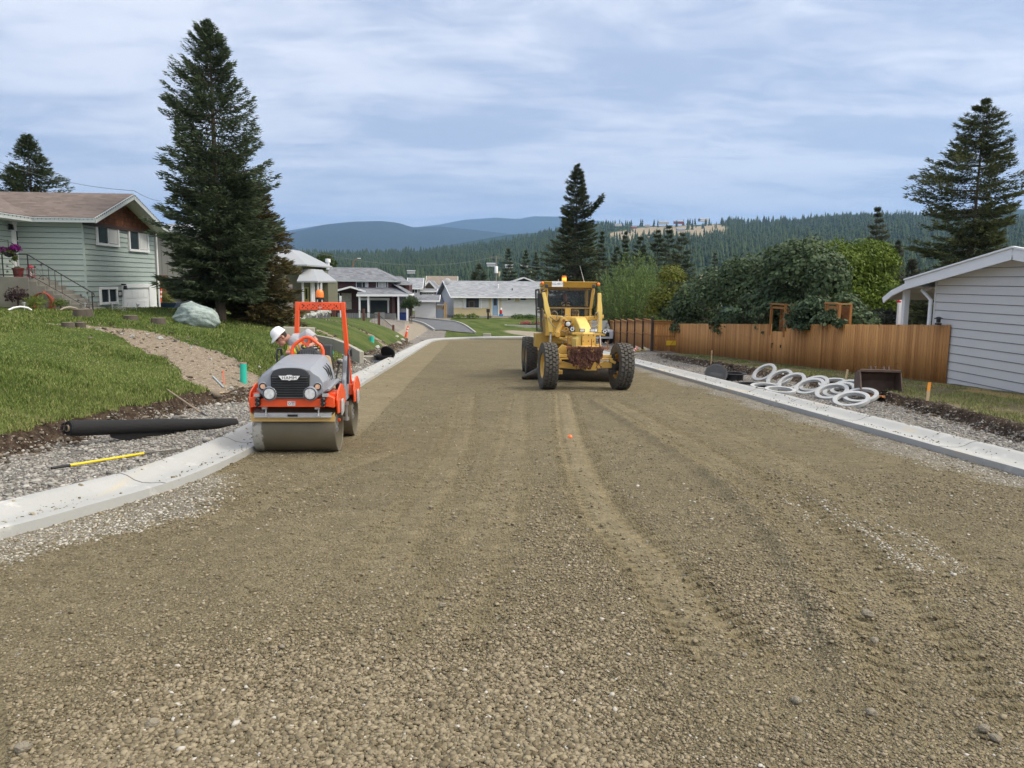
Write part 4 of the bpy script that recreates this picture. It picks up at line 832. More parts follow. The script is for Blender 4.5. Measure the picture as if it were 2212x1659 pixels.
# ---------------------------------------------------------------- green house on the left
def green_house():
    WX, RX_ = -14.95, -17.45; Y0, Y1 = 30.7, 37.3; zg = -1.4
    EZ = 2.13; PZ = 3.38; YM = 33.7; GX_ = -14.25; EY0, EY1 = 30.2, 37.25
    h = thing('green_house', 'sage green lap-sided house with brown shingle roof and a cedar gable', 'house', (-17, 31, zg))
    wl = MB(); gp = MB()
    slope = (PZ-EZ)/(YM-EY0)
    # gable wall facing the road (+x)
    top = lambda z: max(0, (z-(EZ-.05+ (Y0-EY0)*slope))/slope)
    lap(wl, gp, (WX, Y0, 0), (0, 1, 0), zg, EZ-.08, lambda z: 0, lambda z: Y1-Y0, (1, 0, 0), .205)
    lap(wl, gp, (WX, Y0, 0), (-1, 0, 0), zg, EZ-.04, lambda z: 0, lambda z: WX-RX_, (0, -1, 0), .205)
    lap(wl, gp, (RX_, 18, 0), (0, 1, 0), zg, EZ-.04, lambda z: 0, lambda z: Y0-18, (1, 0, 0), .205)
    wl.bb(-23, WX-.001, Y0+.001, Y1, zg, EZ-.08); wl.bb(-23, RX_-.002, 18, Y0, zg, EZ-.06)
    wall = wb(wl, 'wall', M_green, h); wb(gp, 'lap_shade_line', M_lap_shade, wall)
    cb = MB(); cb.m = 0
    for x, y in ((WX+.012, Y0-.012),): cb.bb(x-.06, x+.012, y-.012, y+.06, zg, EZ-.08)
    wb(cb, 'corner_board', M_green, h)
    # shingled cedar gable
    gm = MB(); zb = EZ-.06
    gm.prism([(Y0-.0, zb), (Y1+.0, zb), (YM+.08, PZ-.10)], WX+.005, WX+.05, 'x')
    M_ced = roofmat('cedar_shakes', (.085, .028, .012), (.19, .068, .026), (.03, .012, .006), w_=.16, h_=.17); g = wb(gm, 'gable', M_ced, h)
    tr = MB(); tr.bb(WX+.02, WX+.10, Y0-.05, Y1+.05, zb-.10, zb+.05); wb(tr, 'gable_trim', mat('dark_brown_trim', (.05, .022, .014), .7), h)
    # roof
    rf = MB(); d = .10
    XR = -24
    slab(rf, [(GX_, EY0, EZ+d), (GX_, YM, PZ+d), (XR, YM, PZ+d), (XR, EY0, EZ+d)]); slab(rf, [(GX_, YM, PZ+d), (GX_, EY1, EZ+d-.02), (XR, EY1, EZ+d-.02), (XR, YM, PZ+d)])
    mz = EZ+d; ex = -16.55; rx = ex-(PZ-EZ)/slope*1.0
    slab(rf, [(ex, 14, mz), (ex, EY0+.1, mz), (rx, YM-.02, PZ+d-.012), (rx, 14, PZ+d-.012)]); slab(rf, [(rx, 14, PZ+d-.015), (rx, YM, PZ+d-.015), (XR, YM, EZ-.3), (XR, 14, EZ-.3)])
    roof = wb(rf, 'roof', M_rbrown, h)
    # soffits and fascia
    fa = MB(); fa.bar((GX_+.015, EY0, EZ-.03), (GX_+.015, YM, PZ-.03), .04, .20); fa.bar((GX_+.015, YM, PZ-.03), (GX_+.015, EY1, EZ-.05), .04, .20)
    fa.bar((GX_, EY0-.02, EZ-.02), (ex, EY0-.02, EZ-.02), .05, .17); fa.bar((ex+.02, EY0, EZ-.02), (ex+.02, 14, EZ-.02), .05, .17); wb(fa, 'fascia', mat('pale_fascia', (.50, .54, .54), .5, .05), h)
    sf = MB(); sf.add([(GX_, EY0, EZ-.03), (WX, EY0, EZ-.03), (WX, YM, PZ-.04), (GX_, YM, PZ-.04)], [(0, 1, 2, 3)]); sf.add([(GX_, YM, PZ-.04), (WX, YM, PZ-.04), (WX, EY1, EZ-.05), (GX_, EY1, EZ-.05)], [(0, 1, 2, 3)])
    sf.bb(WX, RX_, EY0, Y0, EZ-.08, EZ-.05); sf.bb(ex, RX_, 14, Y0, EZ-.085, EZ-.055); wb(sf, 'soffit', M_white, h)
    # string of festive bulbs clipped to the eaves
    lb = MB()
    def bulbs(a, b_, n):
        a, b_ = Vector(a), Vector(b_)
        for i in range(n): p = a.lerp(b_, (i+.5)/n); lb.ball(p+Vector((.03, -.03, -.02)), (.018, .018, .035), 6, 4)
        lb.tube([a, b_], .008, 4)
    bulbs((GX_+.04, EY0, EZ+.06), (GX_+.04, YM, PZ+.06), 22); bulbs((GX_+.04, YM, PZ+.06), (GX_+.04, EY1, EZ+.04), 22); bulbs((GX_, EY0-.06, EZ+.03), (ex, EY0-.06, EZ+.03), 15); bulbs((ex+.06, EY0, EZ+.03), (ex+.06, 22, EZ+.03), 34)
    wb(lb, 'light_string', mat('bulb', (.16, .19, .2), .3), h)
    # windows, garage, door
    def W(u0, v0, u1, v1, **k):
        a, b_ = atx(u0, v0, WX), atx(u1, v1, WX); c = ((WX+.02), (a.y+b_.y)/2, (a.z+b_.z)/2); return window(h, c, pi/2, abs(b_.y-a.y), abs(a.z-b_.z), **k)
    W(204, 484, 255, 534, fw=.10); W(274, 494, 319, 546, fw=.10); W(212, 620, 252, 656, curtain=None, fw=.10)
    a, b_ = atx(268, 622, WX), atx(321, 669, WX)
    gd = MB(); y0, y1, zt = a.y, b_.y, a.z
    gd.bb(WX-.10, WX+.028, y0, y1, zg, zt)
    o = wb(gd, 'garage_door', M_white, h); pn = MB(); n = 4
    for r in range(3):
        for k in range(n): pn.bb(WX+.03, WX+.04, y0+(y1-y0)*(k+.14)/n, y0+(y1-y0)*(k+.86)/n, zt-.12-.46*r-.34, zt-.12-.46*r)
        
    wb(pn, 'door_panel', M_white, o, bevel=.008)
    fr = MB(); fr.bb(WX, WX+.09, y0-.28, y0, zg, zt+.16); fr.bb(WX, WX+.09, y1, min(y1+.75, Y1), zg, zt+.16); fr.bb(WX, WX+.088, y0, y1, zt, zt+.16); wb(fr, 'garage_frame', M_white, h)
    lp = MB(); lp.bb(WX+.02, WX+.2, y0-.30, y0-.22, zt+.12, zt+.18); lp.box((WX+.17, y0-.26, zt+.02), (.13, .13, .17), tp=.7); wb(lp, 'wall_lamp', M_blk, h)
    # house number plate
    p = atx(257, 634, WX); nb = MB(); nb.bb(WX+.02, WX+.05, p.y-.20, p.y+.20, p.z-.13, p.z+.13); o = wb(nb, 'number_plate', M_blk, h); text3d('201', (WX+.056, p.y, p.z-.08), (pi/2, 0, pi/2), .2, M_white, o, 'number')
    # front door, faces the road
    a, b_ = atx(23, 481, RX_), atx(58, 596, RX_); y0, y1 = a.y, b_.y; zt, zb = (a.z+.02), -.03
    dm = MB(); dm.bb(RX_, RX_+.05, y0+.06, y1-.06, zb, zt-.06); D = wb(dm, 'front_door', M_white, h)
    gl = MB(); gl.bb(RX_+.051, RX_+.06, y0+.22, y1-.22, zt-1.05, zt-.32); wb(gl, 'door_glass', M_pane, D)
    mt_ = MB()
    for i in (1, 2): yy = y0+.22+(y1-y0-.44)*i/3; mt_.bb(RX_+.061, RX_+.07, yy-.012, yy+.012, zt-1.05, zt-.32)
    mt_.bb(RX_+.0605, RX_+.069, y0+.22, y1-.22, zt-.70, zt-.67); wb(mt_, 'glazing_bar', M_white, D)
    df = MB(); df.bb(RX_, RX_+.08, y0-.04, y0+.06, zb, zt+.06); df.bb(RX_, RX_+.08, y1-.06, y1+.04, zb, zt+.06); df.bb(RX_, RX_+.078, y0+.06, y1-.06, zt-.06, zt+.06); wb(df, 'door_frame', M_white, h)
    lp = MB(); lp.box((RX_+.12, y0-.2, 1.82), (.14, .14, .2), tp=.7); lp.bb(RX_, RX_+.1, y0-.22, y0-.18, 1.9, 1.94); wb(lp, 'porch_lamp', M_blk, h)
    # downpipe at the far corner
    dp = MB(); dp.tube([(WX+.05, Y1+.1, 2.05), (WX+.1, Y1+.05, 1.85), (WX+.1, Y1+.05, zg)], .045, 8); wb(dp, 'downpipe', M_white, h)
    # concrete steps with iron railing
    st = MB(); sx0, sy0, sy1 = -16.25, 29.15, 30.6; lz = -.04; st.bb(RX_+.02, sx0, sy0, sy1, zg, lz)
    for i in range(8): st.bb(sx0+.29*i, sx0+.29*(i+1)+(.0), sy0, sy1, zg, lz-.165*(i+1)+.02)
    M_conc = mat('old_concrete', (.21, .20, .175), .9, .2, 1.2, .3, 25, dirt=.3, dcol=(.13, .12, .10), dsc=2.5); steps = wb(st, 'stairs', M_conc, h, bevel=.012)
    rl = MB(); ry_ = sy0+.04; x1 = sx0+.29*8-.1; zt = lz+.82; zb = lz-.165*8
    rl.tube([(RX_-.6, ry_, zt), (sx0, ry_, zt), (x1, ry_, zb+.78), (x1+.06, ry_, zb+.74), (x1+.08, ry_, zb+.65), (x1+.02, ry_, zb+.62)], .02, 6)
    rl.tube([(RX_-.6, ry_, lz+.08), (sx0, ry_, lz+.08), (x1, ry_, zb+.12)], .012, 5)
    for x in (RX_+.3, sx0, x1): z = zt if x <= sx0 else zb+.78; rl.tube([(x, ry_, (lz if x <= sx0 else zb)-.05), (x, ry_, z)], .022, 6)
    for i in range(9):
        x = sx0+(x1-sx0)*(.12+.1*i); q = (x-sx0)/(x1-sx0)
        if .30 < q < .62: rl.tube([(x, ry_, lz+.08+q*(zb+.12-lz-.08)), (x, ry_, zt+q*(zb+.78-zt))], .01, 5)
    def sun(cx, cz, s):
        rl.tube([(cx+.16*s*cos(a), ry_, cz+.16*sin(a)) for a in np.linspace(.2, pi-.2, 9)], .008, 4)
        for a, l in ((.25, .42), (.7, .52), (1.1, .62), (1.5, .66)):
            c1 = (cx-s*cos(a)*l*.5, ry_, cz+sin(a)*l*.62); e = (cx-s*cos(a)*l, ry_, cz+sin(a)*l*.85); rl.tube([(cx, ry_, cz), c1, e], .007, 4)
            for k in range(5): b0 = 2*pi*k/5+.3; rl.bar(e, (e[0]+.055*cos(b0), e[1], e[2]+.055*sin(b0)), .02, .012)
    sun(sx0-.35, lz+.1, 1); sun(sx0+.52, lz-.10, 1); sun(x1-.12, zb+.20, 1); wb(rl, 'railing', M_blk, h)
    return h
def text3d(s, loc, rot, size, m, parent=None, name='lettering', ex=.003, world=True):
    cu = bpy.data.curves.new(name, 'FONT'); cu.body = s; cu.size = size; cu.align_x = 'CENTER'; cu.extrude = ex
    o = bpy.data.objects.new(name+'_tmp', cu); C.objects.link(o); bpy.context.view_layer.update(); me = bpy.data.meshes.new_from_object(o.evaluated_get(bpy.context.evaluated_depsgraph_get())); bpy.data.objects.remove(o)
    n = link(name, me, parent, (m,)); n.location = loc; n.rotation_euler = rot
    me.materials.clear(); me.materials.append(m)
    if world and parent: n.matrix_parent_inverse = wm(parent).inverted()
    return n
M_blk = mat('black_iron', (.016, .016, .018), .5)
green_house()
# things around the green house
def P3(u, v, y): p = at(u, v, y); return p
t = thing('flower_pot', 'red plastic flower pot on the concrete landing', 'flower pot', (-16.85, 29.6, -.04)); MB().lathe([(.0, 0), (.15, 0), (.19, .28), (.21, .28), (.21, .33), (.17, .33), (.16, .25), (0, .25)], n=16).build('pot', mat('red_pot', (.14, .018, .016), .4), t); leafcloud('foliage', [(0, 0, .33, .12, .12, .08)], 60, .08, leafmat('potl', (.05, .08, .02), (.12, .15, .05)), t)
t = thing('lantern', 'red metal lantern standing beside the flower pot on the landing', 'lantern', (-16.42, 29.65, -.04)); l = MB(); l.box((0, 0, .02), (.2, .2, .04)); l.box((0, 0, .34), (.2, .2, .03)); l.lathe([(.12, .355), (.06, .42), (.02, .45), (0, .46)], n=8)
for a in range(4): l.bar((.09*(1 if a % 2 else -1), .09*(1 if a < 2 else -1), .04), (.09*(1 if a % 2 else -1), .09*(1 if a < 2 else -1), .34), .015)
l.bar((-.09, -.09, .04), (.09, -.09, .33), .012); l.bar((.09, -.09, .04), (-.09, -.09, .33), .012); l.build('frame', mat('red_metal', (.30, .03, .05), .4), t); MB().lathe([(.04, .04), (.04, .2), (0, .2)], n=8).build('candle', M_white, t)
p = P3(12, 532, 29.2); t = thing('hanging_basket', 'hanging basket of purple flowers beside the white front door', 'flower basket', (p.x+.1, p.y, p.z-.2)); leafcloud('flowers', [(.22, 0, .12, .2, .18, .16), (-.15, 0, .05, .2, .18, .12)], 700, .09, leafmat('petal', (.10, .01, .10), (.26, .02, .24)), t); leafcloud('leaves', [(0, 0, 0, .3, .2, .12), (.2, 0, -.25, .09, .08, .2)], 420, .10, leafmat('bskl', (.04, .06, .02), (.14, .17, .05)), t, seed=8); b = MB(); b.lathe([(.02, -.2), (.14, -.15), (.19, 0)], n=12); b.tube([(0, 0, 0), (.0, 0, .42), (-.5, .0, .45)], .012, 5); b.build('bracket', M_blk, t)
def hose(): 
    p = ground_at(95, 668); t = []
    mb = MB(); c = at(95, 650, 29.05); c.z -= .12
    for k in range(9):
        a0 = rnd.uniform(-.1, .1); ww = rnd.uniform(.24, .42); hh = rnd.uniform(.34, .48)
        mb.tube([(c.x+ww*sin(a)+a0*(1-cos(a)), c.y-.03-.012*k, c.z+.42-hh*(1-cos(a))) for a in np.linspace(-2.9, 2.9, 22)], .014, 5, False)
    mb.tube([(c.x, 29.05, c.z+.42), (c.x, 29.13, c.z+.46)], .03, 6); o = mb.build('garden_hose', mat('red_hose', (.34, .07, .045), .45)); tagp(o, 'coiled red garden hose hanging on the concrete steps', 'hose')
hose()
for i, (u, lab) in enumerate(((53, 'solar path light at the left end, beside the curved white edging'), (184, 'solar path light in front of the hanging red hose'), (243, 'solar path light in front of the lowest concrete steps'), (294, 'tilted solar path light behind the tallest tree stump'))):
    uu = u*.3164*.5486*1.0/1.0; uu = (u*.3164 if False else [53, 184, 243, 294][i]); p = ground_at(uu if i else 53, 671)
    t = thing('path_light', lab, 'garden light', tuple(p), group='solar path lights by the steps', rot=(0, .3 if i == 3 else 0, 0)); MB().lathe([(.008, 0), (.008, .12), (.02, .13), (.05, .25), (.0, .25)], n=10).build('stake', mat('clear_plastic', (.5, .5, .5), .2), t); MB().lathe([(.075, .25), (.075, .27), (.03, .30), (0, .30)], n=12).build('cap', mat('steel', (.5, .5, .5), .3, metal=.8), t)
def bush2(kind, u, v, y, r, h, n, ls, ca, cb, lab, cat='bush', **k):
    p = at(u, v, y); t = thing(kind, lab, cat, (p.x, p.y, gz(p.x, p.y))); leafcloud('foliage', [(0, 0, h*.5, r, r, h*.55)], n, ls, leafmat(kind+'l', ca, cb), t, seed=int(u) % 97, **k); stems(t, [(0, 0, 0)]*5, [(rnd.uniform(-r, r)*.7, rnd.uniform(-r, r)*.7, h*rnd.uniform(.6, 1)) for _ in range(5)], .012); return t
bush2('smoke_bush', 40, 665, 28.6, .42, .75, 650, .09, (.03, .018, .024), (.08, .05, .05), 'dark purple-leaved bush against the concrete landing')
bush2('spiky_plant', 79, 668, 28.4, .34, .42, 260, .34, (.10, .15, .03), (.24, .30, .07), 'spiky lime-green plant beside the hanging hose', 'plant', aspect=.06, upn=-.3)
bush2('spirea_bush', 131, 664, 28.5, .30, .45, 600, .06, (.05, .09, .02), (.15, .21, .05), 'small bright green bush in front of the middle steps')
bush2('pampas_tuft', 258, 669, 30.4, .45, .08, 120, .3, (.4, .4, .36), (.6, .6, .56), 'flattened pile of bleached grass beside the garage door', 'plant', aspect=.04, upn=-.3)
e = MB(); q = ground_at(30, 672); pts = [ground_at(u, 672) for u in (18, 30, 45, 60, 68)]; e.tube([tuple(p+Vector((0, 0, .03+.12*sin(pi*i/4)))) for i, p in enumerate(pts)], .035, 6); tagp(e.build('bed_edging', M_white), 'curved white edging strip lying by the dark bush', 'edging')
e = MB(); pts = [ground_at(u, 672) for u in (130, 140, 150, 163, 172)]; e.tube([tuple(p+Vector((0, 0, .04+.10*sin(pi*i/4)))) for i, p in enumerate(pts)], [.03, .04, .05, .04, .02], 6); tagp(e.build('driftwood', mat('driftwood', (.30, .26, .20), .8)), 'pale curved piece of driftwood near the lowest steps', 'driftwood')
# traffic post, blue cart, fence panel and pole beside the house
M_or = mat('safety_orange', (.85, .09, .02), .45, .08); M_refl = mat('white_reflective', (.75, .75, .75), .3)
def delineator(loc, h, tilt, lab, s=1.0, base=True):
    t = thing('traffic_post', lab, 'traffic post', loc, rot=(0, tilt, 0)); b = MB(); r = .055*s
    b.lathe([(r*1.15, 0), (r*.8, h*.9), (r*.7, h*.93), (r*.5, h), (0, h)], n=14); b.build('post', M_or, t)
    for a, c in ((.52, .62), (.74, .84)): w_ = MB(); w_.lathe([(r*1.12-(r*.35)*a+.004, h*a), (r*1.12-(r*.35)*c+.004, h*c)], n=14); w_.build('reflector', M_refl, t)
    if base: MB().box((0, 0, .025), (.3*s, .3*s, .05)).build('base', mat('black_rubber', (.02, .02, .02), .8), t)
    return t
p = at(346, 668, 38.4); delineator((p.x, p.y, gz(p.x, p.y)), 1.0, .10, 'tall orange traffic post leaning beside the corner of the green house')
p = at(364, 665, 38.6); t = thing('garden_cart', 'shallow blue plastic cart tub on the grass by the traffic post', 'cart', (p.x, p.y, gz(p.x, p.y)+.05)); c = MB(); c.loft([[(x*s_, y*s_, z) for x, y in ((-.5, -.3), (.5, -.3), (.5, .3), (-.5, .3))] for s_, z in ((.7, 0), (1, .22), (.96, .22), (.66, .03))], smooth=False); c.build('tub', mat('blue_plastic', (.02, .05, .16), .4), t); MB().lathe([(.1, -.03), (.1, .03)], c=(0, -.2, .05), ax='y', n=12).build('wheel', M_blk, t)
M_wood = mat('weathered_fence', (.17, .09, .045), .8, .25, 3, .2, 40, stretch=(3, 3, .4))
p0 = at(343, 668, 40.2); p1 = at(363, 668, 41.2); t = thing('wood_fence_panel', 'short brown board fence between the green house and the grey-beige house', 'fence', (p0.x, p0.y, gz(p0.x, p0.y))); f = MB()
for i in range(9): q = i/8; f.box((p0.x+(p1.x-p0.x)*q*1.3, p0.y+(p1.y-p0.y)*q, -.85+ (i % 2)*.01), (.14, .02, 1.9), rz=.2)
wb(f, 'boards', M_wood, t)
# ---------------------------------------------------------------- grey-beige neighbour house seen behind the spruce
def neighbour():
    M_be = mat('beige_siding', (.33, .31, .275), .8, .05, .8); M_lo = mat('grey_brown_siding', (.16, .135, .125), .85, .1, 1)
    a = at(330, 500, 44); b = at(560, 500, 44); z1 = a.z; z0 = at(400, 623, 44).z; zg = -2.2
    h = thing('beige_house', 'grey-beige house half hidden behind the tallest spruce', 'house', (-16, 46, zg)); w_ = MB()
    w_.bb(a.x, at(445, 500, 44).x, 44, 52, z0, z1)
    for i in range(26): x = a.x+.05+i*.3; 
    wb(w_, 'upper_wall', M_be, h); gr = MB()
    for i in range(10): x = a.x+.1+i*.3; gr.bb(x, x+.012, 43.985, 43.999, z0, z1)
    wb(gr, 'siding_groove', mat('beige_groove', (.2, .19, .17), .9), h)
    lw = MB(); lw.bb(a.x+.1, at(445, 500, 44).x-.1, 44.1, 52, zg, z0-.001); wb(lw, 'lower_wall', mat('dark_block', (.10, .10, .105), .9), h)  # dark grey basement wall below the beige siding
    rf = MB(); slab(rf, [(a.x-.6, 43.3, z1+.05), (b.x-1.2, 43.3, z1+.05), (b.x-1.8, 48, z1+.7), (a.x-.6, 48, z1+.7)]); wb(rf, 'roof', M_rmetal, h)
    w2 = MB(); x0 = at(445, 600, 46).x; x1 = at(535, 600, 46).x; w2.bb(x0, x1+.3, 47.6, 52, zg, z1-.1); wb(w2, 'rear_wall', mat('dark_wall', (.14, .13, .12), .9), h)
    window(h, ((x0+x1)/2, 47.58, z0+1.2), 0, 1.8, 1.3); 
    dk = MB(); dk.bb(x0, x1, 45.6, 47.6, z0-.30, z0-.12); wb(dk, 'deck', mat('deck_beam', (.11, .055, .03), .8), h); rl = MB(); rl.bar((x0, 45.6, z0+.85), (x1, 45.6, z0+.85), .05); rl.bar((x0, 45.6, z0), (x1, 45.6, z0), .04)
    for i in range(30): x = x0+(x1-x0)*i/29; rl.bar((x, 45.6, z0), (x, 45.6, z0+.85), .018)
    for i in range(3): x = x0+(x1-x0)*i/2; rl.bar((x, 45.62, zg), (x, 45.62, z0-.3), .12)
    wb(rl, 'deck_railing', M_blk, h)
    # sided skirt wall running to the right
    s = MB(); gp = MB(); c0 = at(520, 640, 45.5); c1 = at(632, 640, 52); ln = (Vector((c1.x, c1.y, 0))-Vector((c0.x, c0.y, 0))).length; tt = Vector((c1.x-c0.x, c1.y-c0.y, 0))
    lap(s, gp, (c0.x, c0.y, 0), tt, -2.35, -.35, lambda z: 0, lambda z: ln, (tt.y, -tt.x, 0), .2); wb(s, 'skirt_wall', M_lo, h); wb(gp, 'lap_shade_line', mat('brown_lap_shade', (.05, .04, .04), .9), h)
    return h
neighbour()
def porch_house():
    y = 60; Pt = lambda u, v, dy=0: at(u, v, y+dy)
    h = thing('porch_house', 'small house with pale grey hip roofs, yellow door and white porch posts', 'house', tuple(Pt(640, 660)))
    M_gr = mat('olive_wall', (.13, .13, .08), .8); w_ = MB(); a = Pt(560, 570); b = Pt(664, 650); w_.bb(a.x, b.x, y+2, y+9, -2.6, a.z-.4)
    w_.bb(Pt(655, 600).x, Pt(690, 600).x, y+3.5, y+8, -2.6, Pt(650, 606).z); wb(w_, 'wall', M_gr, h)
    rf = MB(); e = Pt(658, 571); tp = Pt(600, 548); slab(rf, [(e.x, y+.8, e.z), (Pt(540, 571).x, y+.8, e.z), (Pt(540, 548).x, y+4, tp.z+.5), (tp.x, y+4, tp.z+.5)]); slab(rf, [(e.x, y+.8, e.z), (tp.x, y+4, tp.z+.5), (tp.x, y+8, tp.z+.5), (e.x+.2, y+11, e.z)])
    e2 = Pt(690, 607); t2 = Pt(640, 590); slab(rf, [(e2.x, y-.6, e2.z), (Pt(645, 609).x, y-.6, e2.z), (t2.x, y+2.2, t2.z+.35), (Pt(664, 590).x, y+2.2, t2.z+.35)]); slab(rf, [(e2.x, y-.6, e2.z), (Pt(664, 590).x, y+2.2, t2.z+.35), (Pt(664, 590).x, y+6, t2.z+.35), (e2.x+.1, y+7, e2.z)])
    wb(rf, 'roof', M_rmetal, h)
    for u in (654, 670, 674, 682, 688): p = Pt(u, 610); b = MB(); b.bb(p.x-.07, p.x+.07, y-.1+(u-654)*.03, y+.04+(u-654)*.03, -2.6, e2.z-.12); wb(b, 'porch_post', M_white, h)
    d = MB(); a, b = Pt(656, 620, 1.9), Pt(664, 655, 1.9); d.bb(a.x, b.x+.12, y+1.93, y+1.99, b.z, a.z); o = wb(d, 'door', mat('yellow_door', (.36, .35, .08), .5), h); g = MB(); g.bb(a.x+.12, b.x, y+1.91, y+1.929, a.z-.95, a.z-.12); wb(g, 'door_glass', M_pane, o)
    dk = MB(); dk.bb(Pt(600, 650).x, Pt(690, 650).x, y-.8, y+2, -2.6, -2.0); wb(dk, 'porch_deck', M_wood, h)
    st = MB(); p = Pt(607, 648); st.box((p.x-.1, y-1.2, -1.9), (.55, .5, .9)); wb(st, 'stone_pier', mat('white_stone', (.4, .4, .4), .8, .3, 6), h)
    return h
porch_house()
# ---------------------------------------------------------------- red-brown split level house
def brown_house():
    y = 92; s = y/FPX; Pt = lambda u, v, dy=0: at(u, v, y+dy); zb = Pt(860, 688).z
    M_br = mat('dark_red_siding', (.075, .028, .026), .7, .1, 1); M_lap_shade2 = mat('dark_lap_shade', (.02, .008, .008), .9)
    h = thing('brown_house', 'dark red-brown two-storey house with grey roof and white-posted carport', 'house', (Pt(780, 690).x, y, zb))
    x0, x1 = Pt(704, 620).x, Pt(846, 620).x; ze = Pt(780, 609).z; w_ = MB(); gp = MB(); lap(w_, gp, (x0, y, 0), (1, 0, 0), zb, ze, lambda z: 0, lambda z: x1-x0, (0, -1, 0), .26, .03)
    lap(w_, gp, (x1, y, 0), (0, 1, 0), zb, ze, lambda z: 0, lambda z: 8, (1, 0, 0), .26, .03); w_.bb(x0, x1-.001, y+.001, y+8, zb, ze)
    x2 = Pt(884, 620, 4).x; w_.bb(x1+.001, x2, y+4, y+9, zb, Pt(880, 613, 4).z); wb(w_, 'wall', M_br, h); wb(gp, 'lap_shade_line', M_lap_shade2, h)
    rf = MB(); e0, e1 = Pt(701, 605), Pt(861, 605); r0, r1 = Pt(699, 578.5, 4), Pt(813, 578.5, 4); zE = e0.z
    slab(rf, [(e0.x, y-.6, zE), (e1.x, y-.6, zE), (r1.x, y+4, r1.z), (e0.x, y+4, r1.z)], .18); slab(rf, [(e1.x, y-.6, zE), (e1.x, y+8.6, zE), (r1.x, y+4, r1.z)], .18); slab(rf, [(e0.x, y+4, r1.z), (r1.x, y+4, r1.z), (e1.x, y+8.6, zE), (e0.x, y+8.6, zE)], .18)
    a, b = Pt(844, 613, 3), Pt(889, 613, 3); c = Pt(846, 597, 6); slab(rf, [(a.x, y+3, a.z), (b.x, y+3, a.z), (Pt(868, 597, 6).x, y+6, c.z), (a.x, y+6, c.z)])
    roof = wb(rf, 'roof', M_rgrey, h); fa = MB(); fa.bar((e0.x, y-.64, zE-.06), (e1.x, y-.64, zE-.06), .08, .16); fa.bar((a.x, y+2.96, a.z-.06), (b.x, y+2.96, a.z-.06), .08, .15); wb(fa, 'fascia', mat('mint_gutter', (.42, .46, .45), .5), h)
    ch = MB(); p = Pt(708.5, 570, 4); ch.lathe([(.2, 0), (.2, 1.0)], c=(p.x, y+4, r1.z-.3)); ch.lathe([(.33, .7), (.33, 1.1), (0, 1.15)], c=(p.x, y+4, r1.z-.1)); wb(ch, 'chimney', M_white, h)
    # carport roof and porch gable
    cp = MB(); A = Pt(778, 633); B = Pt(888, 633); Cc = Pt(787, 621, 3); D = Pt(862, 608, 3)
    slab(cp, [(A.x, y-3, A.z-.1), (B.x, y-3, B.z-.1), (Pt(868, 620).x, y, Pt(868, 621).z), (A.x, y, Pt(868, 621).z)], .1); slab(cp, [(B.x, y-3, B.z-.1), (B.x, y+4, B.z-.1), (x1, y+4, B.z+1.2), (x1, y, B.z+1.2)], .1); wb(cp, 'carport_roof', M_rgrey, h)
    pg = MB(); g0, g1, g2 = Pt(714, 630, -2), Pt(757, 618.5, -2), Pt(790, 629, -2); slab(pg, [tuple(g0), tuple(g1), (g1.x, y+1, g1.z), (g0.x+.3, y+1, g0.z)], .1); slab(pg, [tuple(g1), tuple(g2), (g2.x-.3, y+1, g2.z), (g1.x, y+1, g1.z)], .1); wb(pg, 'porch_roof', M_rgrey, h)
    tr = MB(); tr.bar(g0-Vector((0, .03, .07)), g1-Vector((0, .03, .07)), .05, .20); tr.bar(g1-Vector((0, .03, .07)), g2-Vector((0, .03, .07)), .05, .20); tr.bar((A.x, y-3.04, A.z-.22), (B.x, y-3.04, B.z-.22), .06, .24); tr.bar((B.x+.05, y-3, B.z-.22), (B.x+.05, y+4, B.z-.22), .06, .2); wb(tr, 'white_trim', M_white, h)
    for u in (735.5, 776.5, 795.5, 860.5, 879.5):
        p = Pt(u, 640, -2.8); b = MB(); zt = A.z-.3; b.bb(p.x-.10, p.x+.10, y-2.9, y-2.7, zb-.3 if u > 800 else zb+.2, zt); wb(b, 'carport_post', M_white, h)
    window(h, tuple(Pt(782.5, 615.5)-Vector((0, .02, 0))), 0, 26*s, 13.5*s, curtain=(.75, 1)); window(h, tuple(Pt(825.5, 615)-Vector((0, .02, 0))), 0, 25*s, 13.5*s, curtain=(.1, .9)); window(h, tuple(Pt(727, 642)-Vector((0, .02, 0))), 0, 13*s, 17*s, curtain=None)
    st = MB(); a, b = Pt(738, 633), Pt(760, 669); st.bb(a.x, b.x, y-.14, y-.04, b.z, a.z); wb(st, 'brick_panel', roofmat('cream_brick', (.36, .33, .27), (.45, .42, .35), (.27, .25, .2), w_=.3, h_=.12), h)
    g = MB(); a, b = Pt(779, 650), Pt(841, 676); g.bb(a.x, b.x, y-.14, y-.03, b.z, a.z+.12); wb(g, 'lower_glazing', M_pane, h); k = MB(); k.bb(a.x-.05, b.x+.05, y-.2, y-.02, a.z+.1, a.z+.38); k.bb(a.x+1.0, a.x+1.12, y-.19, y-.02, b.z, a.z+.1); k.bb(b.x-.2, b.x, y-.19, y-.02, b.z, a.z+.1); wb(k, 'white_lintel', M_white, h)
    f = MB(); a, b = Pt(730, 672), Pt(856, 690); f.bb(a.x, b.x, y-.3, y-.16, zb-.3, Pt(730, 676).z); f.bb(a.x+4.5, a.x+5.6, y-1.4, y-.32, zb-.2, zb+.75); wb(f, 'concrete_base', M_kerb, h)
    c = MB(); c.bb(Pt(857, 645, 2).x, Pt(880, 645, 2).x, y+3.8, y+3.95, zb, Pt(857, 636, 2).z); wb(c, 'carport_back_wall', mat('blue_grey_wall', (.26, .29, .33), .8), h)
    return h
brown_house()
M_bin = mat('blue_bin', (.012, .035, .16), .4)
